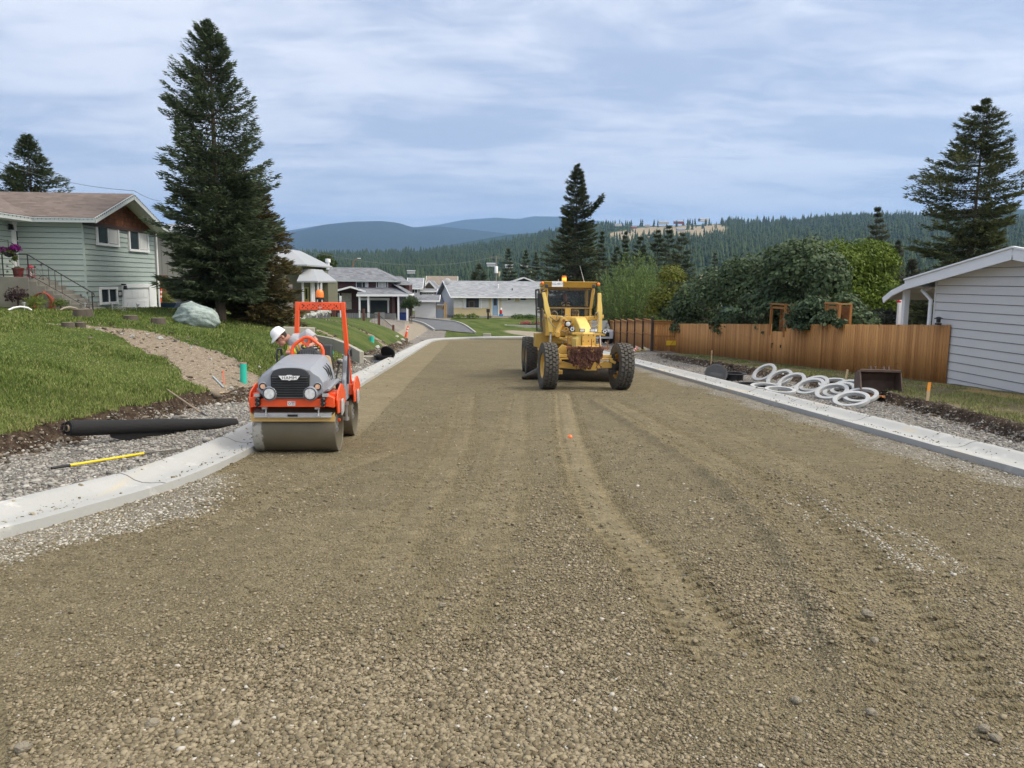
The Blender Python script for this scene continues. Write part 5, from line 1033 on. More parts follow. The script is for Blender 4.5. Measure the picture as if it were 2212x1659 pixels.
for i, u in enumerate((865.5, 874)):
    p = at(u, 686, 90.6); t = thing('wheelie_bin', ('left', 'right')[i]+' one of the two blue wheeled bins under the carport', 'bin', (p.x, p.y, -4.85), group='blue bins in the carport'); b = MB(); b.box((0, 0, .5), (.46, .5, .95), tp=1.12); b.build('body', M_bin, t); MB().box((0, -.02, 1.02), (.58, .62, .08)).build('lid', M_bin, t); MB().lathe([(.1, -.25), (.1, .25)], c=(0, .25, .1), ax='x', n=10).build('wheel', M_blk, t)
# ---------------------------------------------------------------- white bungalow
def white_house():
    y = 98; a = R_(13); o0 = at(980, 690, y); zb = o0.z; t = thing('white_bungalow', 'long white stucco bungalow with a grey roof, cream siding and blue front door', 'house', (o0.x, y, zb), a)
    S_ = y/FPX; X = lambda u: (u-980)*S_/cos(a)*1.0; Zr = lambda v: (690-v)*S_; W_ = 15.5; D_ = 9
    M_st = mat('white_stucco', (.55, .55, .54), .85, .06, 1.5, .3, 60, dirt=.12, dcol=(.35, .33, .3)); M_cr = mat('cream_siding', (.50, .41, .24), .7, .05)
    ze = Zr(640); w_ = MB(); w_.bb(0, W_, 0, D_, .45, ze); w_.prism([(0, ze), (D_, ze), (D_/2, ze+1.72)], 0, .1, 'x'); w_.build('wall', M_st, t); f = MB(); f.bb(-.03, W_, -.03, D_, -1.0, .45); f.build('foundation', mat('grey_foundation', (.28, .28, .26), .9), t)
    g = MB()
    lap(g, None, (0, -.02, 0), (1, 0, 0), .46, Zr(665), lambda z: .02, lambda z: X(1056), (0, -1, 0), .14, .02); lap(g, None, (X(1056), -.02, 0), (1, 0, 0), .46, ze-.02, lambda z: 0, lambda z: X(1083)-X(1056), (0, -1, 0), .14, .02); lap(g, None, (X(1112), -.02, 0), (1, 0, 0), Zr(652), ze-.02, lambda z: 0, lambda z: X(1123)-X(1112), (0, -1, 0), .14, .02); g.build('cream_cladding', M_cr, t)
    r = MB(); e = .55; zr = ze+1.95; slab(r, [(-e, -.7, ze-.1), (W_, -.7, ze-.1), (W_, D_/2, zr), (-e, D_/2, zr)], .14); slab(r, [(-e, D_/2, zr), (W_, D_/2, zr), (W_, D_+.7, ze-.1), (-e, D_+.7, ze-.1)], .14); rf = r.build('roof', M_rlight, t)
    q = MB(); q.bar((-e-.02, -.7, ze-.17), (-e-.02, D_/2, zr-.08), .04, .2); q.bar((-e-.02, D_/2, zr-.08), (-e-.02, D_+.7, ze-.17), .04, .2); q.bar((-e, -.73, ze-.15), (W_, -.73, ze-.15), .06, .14); q.build('fascia', M_white, t)
    def Wn(u0, v0, u1, v1, **k):
        c = Vector(((X(u0)+X(u1))/2, -.03, (Zr(v0)+Zr(v1))/2)); c = Vector((t.location.x+c.x*cos(a)-c.y*sin(a), t.location.y+c.x*sin(a)+c.y*cos(a), zb+c.z)); return window(t, c, a, X(u1)-X(u0), Zr(v0)-Zr(v1), **k)
    w0 = Wn(1001, 641.5, 1040, 666, split=None, curtain=(0, .12)); k = MB(); c = ((X(1001)+X(1040))/2, -.07, 0)
    k.bb(X(1034), X(1038.5), -.075, -.067, Zr(664.5), Zr(643)); k.build('curtain_right', M_curt, t).name = 'curtain'
    k = MB(); k.bb(X(1012), X(1024), -.074, -.066, Zr(664), Zr(650)); k.build('inner_frame', M_wood, t)
    k = MB(); k.bb(X(1013.2), X(1022.8), -.078, -.075, Zr(663), Zr(651.2)); k.build('inner_pane', M_dark, t)
    Wn(1095, 640.5, 1112.5, 650, fw=.1); Wn(1123, 640.5, 1160, 650, split=.4, curtain=(.42, .98), fw=.1)
    d = MB(); d.bb(X(1063), X(1076), -.05, -.02, .5, Zr(641)); D = d.build('front_door', mat('blue_door', (.20, .30, .42), .5), t); MB().bb(X(1066), X(1073), -.065, -.05, Zr(660), Zr(643)).build('door_glass', M_pane, D)
    fr = MB(); fr.bb(X(1061.5), X(1063), -.08, -.0, .5, Zr(640)); fr.bb(X(1076), X(1077.5), -.08, 0, .5, Zr(640)); fr.bb(X(1063), X(1076), -.079, 0, Zr(641), Zr(640)); fr.build('door_frame', M_white, t)
    sp = MB()
    for i in range(3): sp.bb(X(1057-i*1.0), X(1092+i*.5), -1.1-i*.3, -.04+0*i, -.3-i*.0, .48-i*.2)
    sp.build('steps', mat('wood_steps', (.30, .27, .22), .9), t)
    v = MB(); v.lathe([(.09, 0), (.09, .5)], c=(X(1085), 2.2, ze+.9), n=8); v.lathe([(.16, .45), (.16, .6), (0, .62)], c=(X(1085), 2.2, ze+.9), n=8); v.build('roof_vent', M_white, rf); v = MB(); v.lathe([(.06, 0), (.06, .55)], c=(X(1114), 1.5, ze+.5), n=8); v.build('vent_pipe', M_blk, rf)
    ds = MB(); ds.lathe([(0, 0), (.25, .03), (.42, .10)], c=(-.2, 2.9, zr-.1), ax='y', n=16, sy=1); ds.tube([(-.2, 3, zr-.1), (-.1, 3.1, zr-.75)], .03); ds.build('satellite_dish', mat('dish_grey', (.42, .42, .42), .5), rf)
    return t, X, Zr, a, zb
WH = white_house()
def wpos(u, v, dy=0): p = at(u, v, 96+dy); return (p.x, p.y, gz(p.x, p.y))
p = wpos(1083, 676); t = thing('garden_ornament', 'small red and white figure standing on a blue tub by the blue door', 'ornament', (p[0], 97.0, WH[4]+.5)); MB().box((0, 0, .14), (.5, .4, .28), tp=1.1).build('tub', mat('sky_blue', (.06, .25, .5), .5), t); b = MB(); b.lathe([(.15, .28), (.19, .5), (.12, .8), (0, .85)], n=12); b.build('body', mat('red_cloth', (.5, .03, .03), .6), t); MB().lathe([(.10, .78), (.12, .9), (.06, 1.05), (0, 1.1)], n=10).build('head', M_white, t)
p = wpos(1054, 684); t = thing('mailbox', 'black round-topped post box standing on the lawn left of the bungalow steps', 'mailbox', (p[0], 95.2, gz(p[0], 95.2))); MB().bar((0, 0, 0), (0, 0, .8), .22).build('post', M_blk, t); b = MB(); b.box((0, 0, 1.05), (.42, .5, .45)); b.lathe([(.21, -.25), (.21, .25)], c=(0, 0, 1.25), ax='y', n=14); b.build('box', M_blk, t)
for i, (u, r, lab) in enumerate(((992, 1.1, 'low yellow-green shrubs at the left corner of the white bungalow'), (1021, 1.0, 'leafy plants under the picture window of the white bungalow'), (1120, 1.2, 'dark green plants right of the bungalow steps'), (1145, 1.0, 'green plants beneath the far right bungalow window'))):
    p = at(u, 690, 97); bush2('bed_plant', u, 690, 96.6, r*.8, .55, 420, .22, (.05, .09, .02), (.2, .24, .06) if i < 2 else (.07, .12, .03), lab, 'plant')
p = at(1158, 703, 90); t = thing('flower_bed', 'pink flowers in a low concrete-edged bed on the bungalow lawn', 'flower bed', (p.x-.3, 90, gz(p.x, 90))); leafcloud('flowers', [(-.8, 0, .4, .9, .5, .35), (.6, 0, .35, .9, .5, .3)], 500, .16, leafmat('pink', (.35, .06, .08), (.6, .22, .22)), t); leafcloud('leaves', [(0, 0, .2, 1.6, .6, .35)], 500, .2, leafmat('fbl', (.04, .08, .02), (.1, .15, .04)), t, seed=4)
b = MB(); b.bb(-3.5, 2.5, -.8, -.5, -.1, .22); b.bb(.5, 3.5, -1.6, -1.3, -.1, .3); b.bb(-3.5, -3.2, -.5, 1, -.1, .25); b.build('bed_wall', M_kerb, t)
# sheds, gates and far houses
def gable_house(kind, label, u, v, y, w_, d_, hw, hr, rz, wallc, roofm, wins=(), base=None, cat='house', chim=False):
    p = at(u, v, y); z = p.z if base is None else base; t = thing(kind, label, cat, (p.x, y, z), rz); b = MB(); b.bb(-w_/2, w_/2, 0, d_, -1.5, hw); b.prism([(0, hw), (d_, hw), (d_/2, hw+hr)], -w_/2, w_/2, 'x'); b.build('wall', mat(kind+'_wall', wallc, .8, .06), t)
    r = MB(); e = .5; k = hr/(d_/2); slab(r, [(-w_/2-e, -e, hw-e*k+.12), (w_/2+e, -e, hw-e*k+.12), (w_/2+e, d_/2, hw+hr+.12), (-w_/2-e, d_/2, hw+hr+.12)]); slab(r, [(-w_/2-e, d_/2, hw+hr+.12), (w_/2+e, d_/2, hw+hr+.12), (w_/2+e, d_+e, hw-e*k+.12), (-w_/2-e, d_+e, hw-e*k+.12)]); rf = r.build('roof', roofm, t)
    f = MB()
    for sx in (-1, 1):
        x = sx*(w_/2+e+.02); f.bar((x, -e, hw-e*k+.02), (x, d_/2, hw+hr+.02), .06, .22); f.bar((x, d_/2, hw+hr+.02), (x, d_+e, hw-e*k+.02), .06, .22)
    f.bar((-w_/2-e, -e-.03, hw-e*k+.03), (w_/2+e, -e-.03, hw-e*k+.03), .06, .2); f.build('fascia', M_white, t)
    for (x, z_, ww, hh) in wins: 
        c = Vector((t.location.x+x*cos(rz)+.02*sin(rz), t.location.y+x*sin(rz)-.02*cos(rz), z+z_)); window(t, c, rz, ww, hh, fw=.08, curtain=None)
    if chim: c = MB(); c.bb(-w_*.2, -w_*.2+.3, d_/2-.1, d_/2+.2, hw+hr, hw+hr+.9); c.build('chimney', M_white, rf)
    return t
gable_house('white_shed', 'small white stucco shed with a grey roof beside the driveway', 919, 684, 97, 2.6, 3, 2.1, .5, 0, (.55, .56, .57), M_rgrey, cat='shed')
gable_house('grey_roof_house', 'pale house with a light grey roof showing behind the red-brown house', 896, 650, 118, 1.5, 5, 2.1, 1.3, 0, (.45, .46, .46), M_rlight, ((0, 1.5, .9, .7),))
t = gable_house('tan_house', 'tan gabled house with a round vent and a white garage door, behind the shed', 953, 665, 128, 5, 3.3, 2.6, 1.8, pi/2*.96, (.26, .22, .17), M_rgrey)
g = MB(); p = at(928, 650, 121.5); p2 = at(908, 650, 121.5)
g = gable_house('garage_wing', 'white panelled double garage door wing below the tan gable', 924, 668, 119, 1.9, 3, 2.8, .25, 0, (.60, .60, .60), M_rgrey, cat='garage'); w_ = MB()
for i in range(7): w_.bb(-.88+i*.26, -.72+i*.26, -.03, -.005, 2.35, 2.5)
w_.build('garage_window', M_pane, g)
gable_house('dark_roof_shed', 'low dark-roofed outbuilding squeezed between the shed and the bungalow', 948, 676, 104, .8, 4, 1.35, 1.0, 0, (.30, .31, .32), M_rgrey, cat='shed')
gable_house('navy_house', 'navy gabled house with white trim peeking over the bungalow roof', 1158, 640, 135, 5, 4.8, 1.6, .85, pi/2, (.02, .028, .06), M_rgrey, base=at(1158, 598.5, 132).z-2.6)
gable_house('tan_roof_house', 'tan house with brown roof partly hidden behind the bungalow ridge', 954, 650, 150, 5.2, 6, 3.1, 1.6, 0, (.28, .24, .19), roofmat('tan_shingles', (.19, .155, .125), (.26, .22, .18), (.12, .1, .08)))
p = at(949, 688, 97.5); t = thing('garden_gate', 'blue-grey gate with a tan lattice top between wooden posts', 'gate', (p.x, 97.5, -4.85)); MB().box((0, 0, .65), (1.1, .06, 1.1)).build('panel', mat('blue_grey_paint', (.17, .21, .27), .7), t); b = MB()
for i in range(8): b.bar((-.5+i*.14, 0, 1.2), (-.5+i*.14, 0, 1.75), .02); b.bar((-.5, .01, 1.22+i*.07), (.5, .01, 1.22+i*.07), .02)
b.build('lattice', mat('tan_lattice', (.42, .34, .22), .8), t); b = MB()
for x in (-1.15, -.9, -.65, .68, .85): b.box((x, 0, 1.0), (.2, .1, 2.1))
b.build('gate_post', mat('fresh_wood', (.45, .30, .15), .8), t)
# houses dotted on the far hillside
FAR = [(1062, 573, 900, 20, 'long pale house at the edge of the far left field'), (1100, 576, 850, 16, 'white trailer on the far field behind the pole'), (1133, 576, 860, 14, 'small white house half behind the slim spruces'), (888, 588, 800, 14, 'pale house roof deep in the valley trees'),
       (1336, 487, 2050, 34, 'white house at the left end of the dry hillside'), (1370, 492, 2000, 30, 'reddish house on the dry hillside'), (1398, 488, 2100, 26, 'tan house between the ridge trees'), (1434, 483, 2150, 50, 'long pale building in the middle of the dry hillside'), (1467, 482, 2150, 50, 'dark red long barn beside the pale ridge building'), (1522, 477, 2200, 50, 'white ridge-top house near the right end of the field'), (1640, 490, 2150, 34, 'isolated pale house in the ridge forest'),
       (1471, 497, 1500, 30, 'small white cabin at the foot of the dry field'), (1564, 533, 1400, 26, 'tan house below the ridge, left of three'), (1590, 530, 1400, 18, 'small white house between the tan houses'), (1612, 533, 1350, 20, 'brown house below the ridge, right of three')]
for i, (u, v, d, w_, lab) in enumerate(FAR):
    p = at(u, v, d); red = 'red' in lab; gable_house('hillside_house', lab, u, v, d, w_*.55, w_*.25, w_*.10, w_*.04, rnd.uniform(-.3, .3), (.22, .06, .05) if red else (.5, .49, .46), M_rmetal if 'white' in lab or 'pale' in lab else M_rgrey)['group'] = 'houses on the far hillside'
# ---------------------------------------------------------------- grey house on the right
def grey_house():
    WX = 15.0; YC = 24.05; YP = 21.25; zg = -3.4
    h = thing('grey_house', 'pale grey lap-sided gable house with white bargeboards at the right edge', 'house', (18, 21, zg)); M_gw = mat('pale_grey_siding', (.60, .592, .575), .65, .035, .7, dirt=.06, dcol=(.3, .3, .3)); gs = mat('grey_lap_shade', (.13, .135, .145), .9)
    pk = atx(2192, 536, WX-.45); ev = atx(1959, 606, WX-.45); k = (pk.z-ev.z)/(ev.y-pk.y); zr = lambda y_: pk.z-abs(y_-pk.y)*k
    w_ = MB(); g = MB(); YS = 2*pk.y-YC; z0 = zg; zE = zr(YC)-.12
    L = YC-YS; lap(w_, g, (WX, YC, 0), (0, -1, 0), z0, pk.z-.1, lambda z: max(0, (z-zE)/k), lambda z: L-max(0, (z-zE)/k), (-1, 0, 0), .262, .02)
    lap(w_, g, (WX+8, YC, 0), (-1, 0, 0), z0, zE, lambda z: 0, lambda z: 8, (0, 1, 0), .262, .02); w_.bb(WX+.001, WX+8, YS, YC-.001, z0, zE); wall = wb(w_, 'wall', M_gw, h); wb(g, 'lap_shade_line', gs, wall)
    c = MB(); c.bb(WX-.03, WX+.05, YC-.05, YC+.03, z0, zE+.02); wb(c, 'corner_board', M_gw, h)
    r = MB(); x0 = WX-.45; x1 = WX+9; slab(r, [(x0, ev.y, ev.z+.02), (x0, pk.y, pk.z+.02), (x1, pk.y, pk.z+.02), (x1, ev.y, ev.z+.02)], .06); y2 = 2*pk.y-ev.y; slab(r, [(x0, pk.y, pk.z+.02), (x0, y2, ev.z+.02), (x1, y2, ev.z+.02), (x1, pk.y, pk.z+.02)], .06); roof = wb(r, 'roof', M_rmetal, h)
    f = MB(); f.bar((x0-.025, ev.y+.02, ev.z-.15), (x0-.025, pk.y, pk.z-.15), .05, .30); f.bar((x0-.025, pk.y, pk.z-.15), (x0-.025, y2, ev.z-.15), .05, .30)
    f.bar((x0-.045, ev.y+.05, ev.z+.03), (x0-.045, pk.y, pk.z+.03), .10, .05); f.bar((x0-.045, pk.y, pk.z+.03), (x0-.045, y2, ev.z+.03), .10, .05); f.bar((x0, ev.y+.03, ev.z-.12), (x1, ev.y+.03, ev.z-.12), .05, .24); wb(f, 'bargeboard', M_white, h)
    s = MB(); s.add([(x0, ev.y, ev.z-.12), (WX+.01, ev.y, ev.z-.12), (WX+.01, pk.y, pk.z-.14), (x0, pk.y, pk.z-.14)], [(0, 1, 2, 3)]); s.add([(WX, ev.y, ev.z-.20), (x1, ev.y, ev.z-.2), (x1, YC, ev.z-.2), (WX, YC, ev.z-.2)], [(0, 1, 2, 3)]); wb(s, 'soffit', M_white, h)
    # lower porch roof behind, its posts
    cr = MB(); a = atx(1959, 618, WX-.2); b = atx(1928, 632, WX-.2); e = atx(1909, 650, WX-.2)
    slab(cr, [(WX-.2, a.y-.2, a.z+.12), (WX+8, a.y-.2, a.z+.12), (WX+8, b.y, b.z+.08), (WX-.2, b.y, b.z+.08)], .08); slab(cr, [(WX-.2, b.y, b.z+.08), (WX+8, b.y, b.z+.08), (WX+8, e.y, e.z+.12), (WX-.2, e.y, e.z+.12)], .08); wb(cr, 'porch_roof', M_rmetal, h)
    f = MB(); f.bar((WX-.22, a.y, a.z+.0), (WX-.22, b.y, b.z-.02), .05, .2); f.bar((WX-.22, b.y, b.z-.02), (WX-.22, e.y, e.z+.02), .05, .2); wb(f, 'porch_fascia', M_white, h)
    for u, ww in ((1956, .17), (1944, .13)):
        p = atx(u, 660, WX+.1 if u > 1950 else WX+1.2); b = MB(); b.bb(p.x-ww/2, p.x+ww/2, p.y-ww/2, p.y+ww/2, zg, a.z-.02); wb(b, 'porch_post', M_white, h)
    d = MB(); p = atx(2001, 626, WX-.25); d.tube([(WX+.3, ev.y-.1, ev.z-.25), (WX-.1, ev.y-.35, ev.z-.32), (WX-.08, YC+.12, ev.z-.62), (WX-.08, YC+.12, zg)], .06, 10); wb(d, 'downpipe', M_white, h, bevel=0)
    return h
grey_house()
p = at(1942, 642, 27.2); t = thing('bird_feeder', 'red hummingbird feeder hanging under the porch eave of the grey house', 'feeder', (p.x, p.y, p.z)); MB().lathe([(0, -.2), (.09, -.19), (.09, -.14), (.03, -.13), (.03, -.02), (.09, .0), (.05, .05), (0, .06)], n=14).build('body', mat('red_plastic', (.5, .02, .02), .3), t); MB().tube([(0, 0, .05), (0, 0, .35)], .004, 4).build('wire', M_blk, t)
# white car glimpsed under the porch
def parked():
    p = at(1932, 694, 34); t = thing('parked_car', 'white car roof and red tail light glimpsed behind the fence under the porch', 'car', (p.x+.9, 34, -3.95)); b = MB()
    b.loft([[(x*w_, y_, z) for x, z in ((-.88, .3), (.88, .3), (.92, .75), (.86, hz), (-.86, hz), (-.92, .75))] for y_, w_, hz in ((-2.1, .9, .9), (-1.9, 1, 1.02), (-.9, 1, 1.05), (1.2, 1, 1.0), (2.1, .9, .8))]); b.build('body', mat('white_car', (.6, .61, .63), .25, coat=.8), t)
    c = MB(); c.loft([[(-.78, -1.7, 1.0), (.78, -1.7, 1.0), (.78, 1.3, .98), (-.78, 1.3, .98)], [(-.62, -1.1, 1.5), (.62, -1.1, 1.5), (.62, .4, 1.5), (-.62, .4, 1.5)]], smooth=False); c.build('cabin', M_pane, t); MB().bb(-.86, -.6, -2.12, -2.0, .7, .95).build('tail_light', mat('tail_red', (.5, .01, .01), .2), t)
    for x in (-.8, .8):
        for y_ in (-1.4, 1.3): MB().lathe([(0, -.1), (.32, -.1), (.32, .1), (0, .1)], c=(x, y_, .32), ax='x', n=18).build('wheel', M_blk, t)
parked()
# ---------------------------------------------------------------- board fence on the right
def boardmat():
    m, nt, b, out = nodes('stained_boards'); f, _ = ATTR(nt, 'tint'); co = COORD(nt, (14, 14, .7)); n = NZ(nt, co, 1.6, 6, .6); r = nt.nodes.new('ShaderNodeValToRGB'); e = r.color_ramp.elements; e[0].color = (.28, .108, .022, 1); e[1].color = (.66, .335, .105, 1)
    nt.links.new(MT(nt, 'ADD', MT(nt, 'MULTIPLY', f, .62), MT(nt, 'MULTIPLY', n, .38)), r.inputs[0]); k = NZ(nt, COORD(nt, (7, 7, 2.4)), 1.1, 2, .5, 1.5); c = MX(nt, RG(nt, k, .70, .745), r.outputs[0], (.11, .038, .012))
    nt.links.new(c, b.inputs['Base Color']); b.inputs['Roughness'].default_value = .75; BUMP(nt, b, n, .3, .01); return m
M_board = boardmat(); M_post = mat('dark_post', (.045, .032, .026), .85, .2, 3)
def boards(path, zt, zb, name, parent, bw=.14, th=.02, m=None):
    """path: list of (x,y); zt/zb functions of y; returns one mesh with per-board tint"""
    V = []; F = []; T = []; P = [Vector((a, b, 0)) for a, b in path]
    for a, b in zip(P[:-1], P[1:]):
        ln = (b-a).length; n = int(ln/bw); t = (b-a)/ln; nn = Vector((t.y, -t.x, 0))
        for i in range(n):
            q0 = a+t*(i*ln/n+.002); q1 = a+t*((i+1)*ln/n-.002); j = rnd.uniform(-.008, .008); d = nn*(th/2); o_ = nn*rnd.uniform(-.004, .004); dz = rnd.uniform(-.008, .008)
            k = len(V)*8; vs = []
            for q in (q0, q1):
                for s in (-1, 1):
                    for z in (zb(q.y), zt(q.y)+dz): vs.append(tuple(q+o_+d*s+Vector((0, 0, z))))
            V.append(vs); F += [[k+x for x in f] for f in ((0, 1, 5, 4), (2, 6, 7, 3), (0, 2, 3, 1), (4, 5, 7, 6), (1, 3, 7, 5), (0, 4, 6, 2))]; T += [min(1, max(0, rnd.gauss(.45, .27)))]*8
    return bigmesh(name, np.array(V).reshape(-1, 3), np.array(F), (m or M_board,), parent, False, dict(tint=T))
def board_fence():
    A = atx(2056, 702, 14.95); B = at(1460, 698, 46.5); A2 = ground_at(2050, 828)
    p0 = (14.93, 23.05); p1 = (B.x, 46.5); ztA = at(2056, 702, 23.05).z; ztB = at(1460, 699, 46.5).z
    zt = lambda y: ztA+(ztB-ztA)*(y-23.05)/(46.5-23.05); zb = lambda y: zt(y)-1.86
    t = thing('board_fence', 'long orange-stained vertical board fence with a gate, left of the grey house', 'fence', (p0[0], p0[1], zb(23.05)))
    def xat(u):
        d = ray(u, 700); # intersect with the fence line
        dx, dy = p1[0]-p0[0], p1[1]-p0[1]; k = (p0[0]*dy-p0[1]*dx)/(d.x*dy-d.y*dx); return (d.x*k, d.y*k)
    g0, g1 = xat(1700), xat(1668); o = boards([p0, g0], zt, zb, 'boards', t); o.matrix_parent_inverse = wm(t).inverted(); o = boards([g1, p1], zt, zb, 'boards', t); o.matrix_parent_inverse = wm(t).inverted()
    zl = lambda y: zt(y)-.33; g = boards([g0, g1], zl, zb, 'gate', t); g.matrix_parent_inverse = wm(t).inverted()
    hw = MB(); gy_, gx_ = g0[1], g0[0]
    for v_, u_q in ((748, 1690), (823, 1690)): q = xat(u_q); z = at(u_q, v_, q[1]).z; hw.box((q[0]-.03, q[1], z), (.03, .09, .13))
    q = xat(1672); z = at(1672, 742, q[1]).z; hw.box((q[0]-.04, q[1], z), (.04, .14, .05)); hw.tube([(q[0]-.05, q[1]-.06, z), (q[0]-.07, q[1], z-.04), (q[0]-.05, q[1]+.03, z-.2)], .014, 5); wb(hw, 'hinge', M_blk, g)
    # tall framed openings flanking the lilac
    for (ua, ub, vt, vb, nm) in ((1665, 1695, 657, 721, 'gate_frame'), (1783, 1811, 656, 700, 'gate_frame')):
        qa, qb = xat(ua), xat(ub); z1 = at(ua, vt, qa[1]).z; z0 = at(ua, vb, qa[1]).z-.05; f = MB()
        for q in (qa, qb): f.box((q[0], q[1], (z0+z1)/2), (.10, .10, z1-z0)); f.box((q[0]+.5, q[1]+.1, (z0+z1)/2), (.09, .09, z1-z0))
        f.bar((qa[0]-.01, qa[1]+.05, z1+.02), (qb[0]-.01, qb[1]-.05, z1+.02), .16, .06); f.bar((qa[0], qa[1], z1-.14), (qb[0], qb[1], z1-.14), .04, .10); f.bar((qb[0], qb[1], z1+.015), (qb[0]+.5, qb[1]+.1, z1+.015), .12, .05); f.bar((qa[0], qa[1], z1+.015), (qa[0]+.5, qa[1]+.1, z1+.015), .12, .05)
        fr = wb(f, nm, M_cedar, t)
        s = MB(); zz = z0
        while zz < z1-.2: s.bar((qa[0]+.5, qa[1]+.06, zz+.08), (qb[0]+.5, qb[1]+.06, zz+.08), .02, .145); zz += .155
        wb(s, 'back_slat', M_cedar2, fr)
    tr = MB()
    for y_ in np.arange(25.5, 46, 2.4): 
        x_ = p0[0]+(p1[0]-p0[0])*(y_-p0[1])/(p1[1]-p0[1]); tr.box((x_+.08, y_, zt(y_)-.9), (.09, .09, 1.75))
    wb(tr, 'back_post', M_cedar, t)
    cap = thing('post_cap_light', 'black solar cap light on the fence end against the grey house', 'lamp', (14.75, 23.4, zt(23.4)+.0)); c = MB(); c.box((0, 0, .03), (.14, .14, .06)); c.box((0, 0, .13), (.09, .09, .12)); c.lathe([(.15, .19), (.14, .21), (.06, .25), (0, .26)], n=4); c.build('body', M_blk, cap)
    return p1, ztB
M_cedar = mat('cedar_frame', (.33, .14, .035), .7, .2, 3, .2, 30, stretch=(4, 4, .5)); M_cedar2 = mat('cedar_inner', (.25, .10, .028), .7, .2, 3)
P1, ZTB = board_fence()
def panel_fence():
    y0 = 47.2; zA = at(1410, 690, y0).z; 
    c0 = at(1411, 690, y0); c1 = at(1296, 689, 70); pe = (P1[0]+.05, 46.7)
    t = thing('panel_fence', 'wooden panel fence with dark capped posts running beside the willow', 'fence', (c0.x, y0, zA-1.9)); N = 9
    line = [(c0.x+(c1.x-c0.x)*q, y0+(70-y0)*q) for q in (np.linspace(0, 1, N))]; zt = [zA-.10+(at(1298, 694, 70).z-zA)*q for q in np.linspace(0, 1, N)]
    def bay(a, b, z, bot):
        o = boards([a, b], lambda y: z, lambda y: bot, 'panel', t, .14, .018, M_board); o.matrix_parent_inverse = wm(t).inverted(); r = MB(); dx, dy = b[0]-a[0], b[1]-a[1]; l = sqrt(dx*dx+dy*dy); n = (dy/l*.03, -dx/l*.03); n = (-abs(n[0]), n[1]) if abs(dy) > abs(dx) else (n[0], -abs(n[1]))
        for zz, hh in ((z+.02, .04), (z-.10, .09), (z-.92, .09)): r.bar((a[0]+n[0], a[1]+n[1], zz), (b[0]+n[0], b[1]+n[1], zz), .05 if hh > .05 else .12, hh)
        wb(r, 'rail', M_cedar, o)
    for i in range(N-1): bay(line[i], line[i+1], zt[i]-.0, zt[i]-1.82)
    mid = ((line[0][0]*.45+pe[0]*.55), (y0*.45+pe[1]*.55)); bay(line[0], pe, zt[0]+.0, zt[0]-1.86)
    for i, p in enumerate(line+[]): b = MB(); b.box((p[0]-.03, p[1], zt[i]-.85), (.15 if i == 0 else .12, .15 if i == 0 else .12, 2.05)); b.box((p[0]-.03, p[1], zt[i]+.21), (.19, .19, .06)); wb(b, 'post', M_post, t)
panel_fence()
# ---------------------------------------------------------------- metal rail fence, retaining walls on the left
def metal_fence():
    pts = [(690, 688, 64.6), (716, 690, 64.5), (723, 691, 64.3), (786, 701, 64), (819, 709, 63.4), (850, 736, 62.5)]; W3 = []
    for u, v, y in pts: p = at(u, v, y); W3.append(Vector((p.x, y, min(p.z, gz(p.x, y)+.05))))
    t = thing('metal_fence', 'black iron picket fence with brown wooden posts stepping down to the road', 'fence', tuple(W3[3]))
    for i, p in enumerate(W3[1:]): b = MB(); b.box((p.x, p.y, p.z+.55), (.17, .17, 1.5)); wb(b, 'post', mat('brown_post', (.13, .055, .04), .85) if i == 0 else bpy.data.materials['brown_post'], t)
    for a, b in zip(W3[:-1], W3[1:]):
        m = MB(); n = max(2, int((b-a).length/.14))
        for h in (.15, 1.08): m.bar(a+Vector((0, 0, h)), b+Vector((0, 0, h)), .035)
        for k in range(1, n): q = a.lerp(b, k/n); m.bar(q+Vector((0, 0, .1)), q+Vector((0, 0, 1.08)), .02)
        wb(m, 'picket_panel', M_blk, t)
metal_fence()
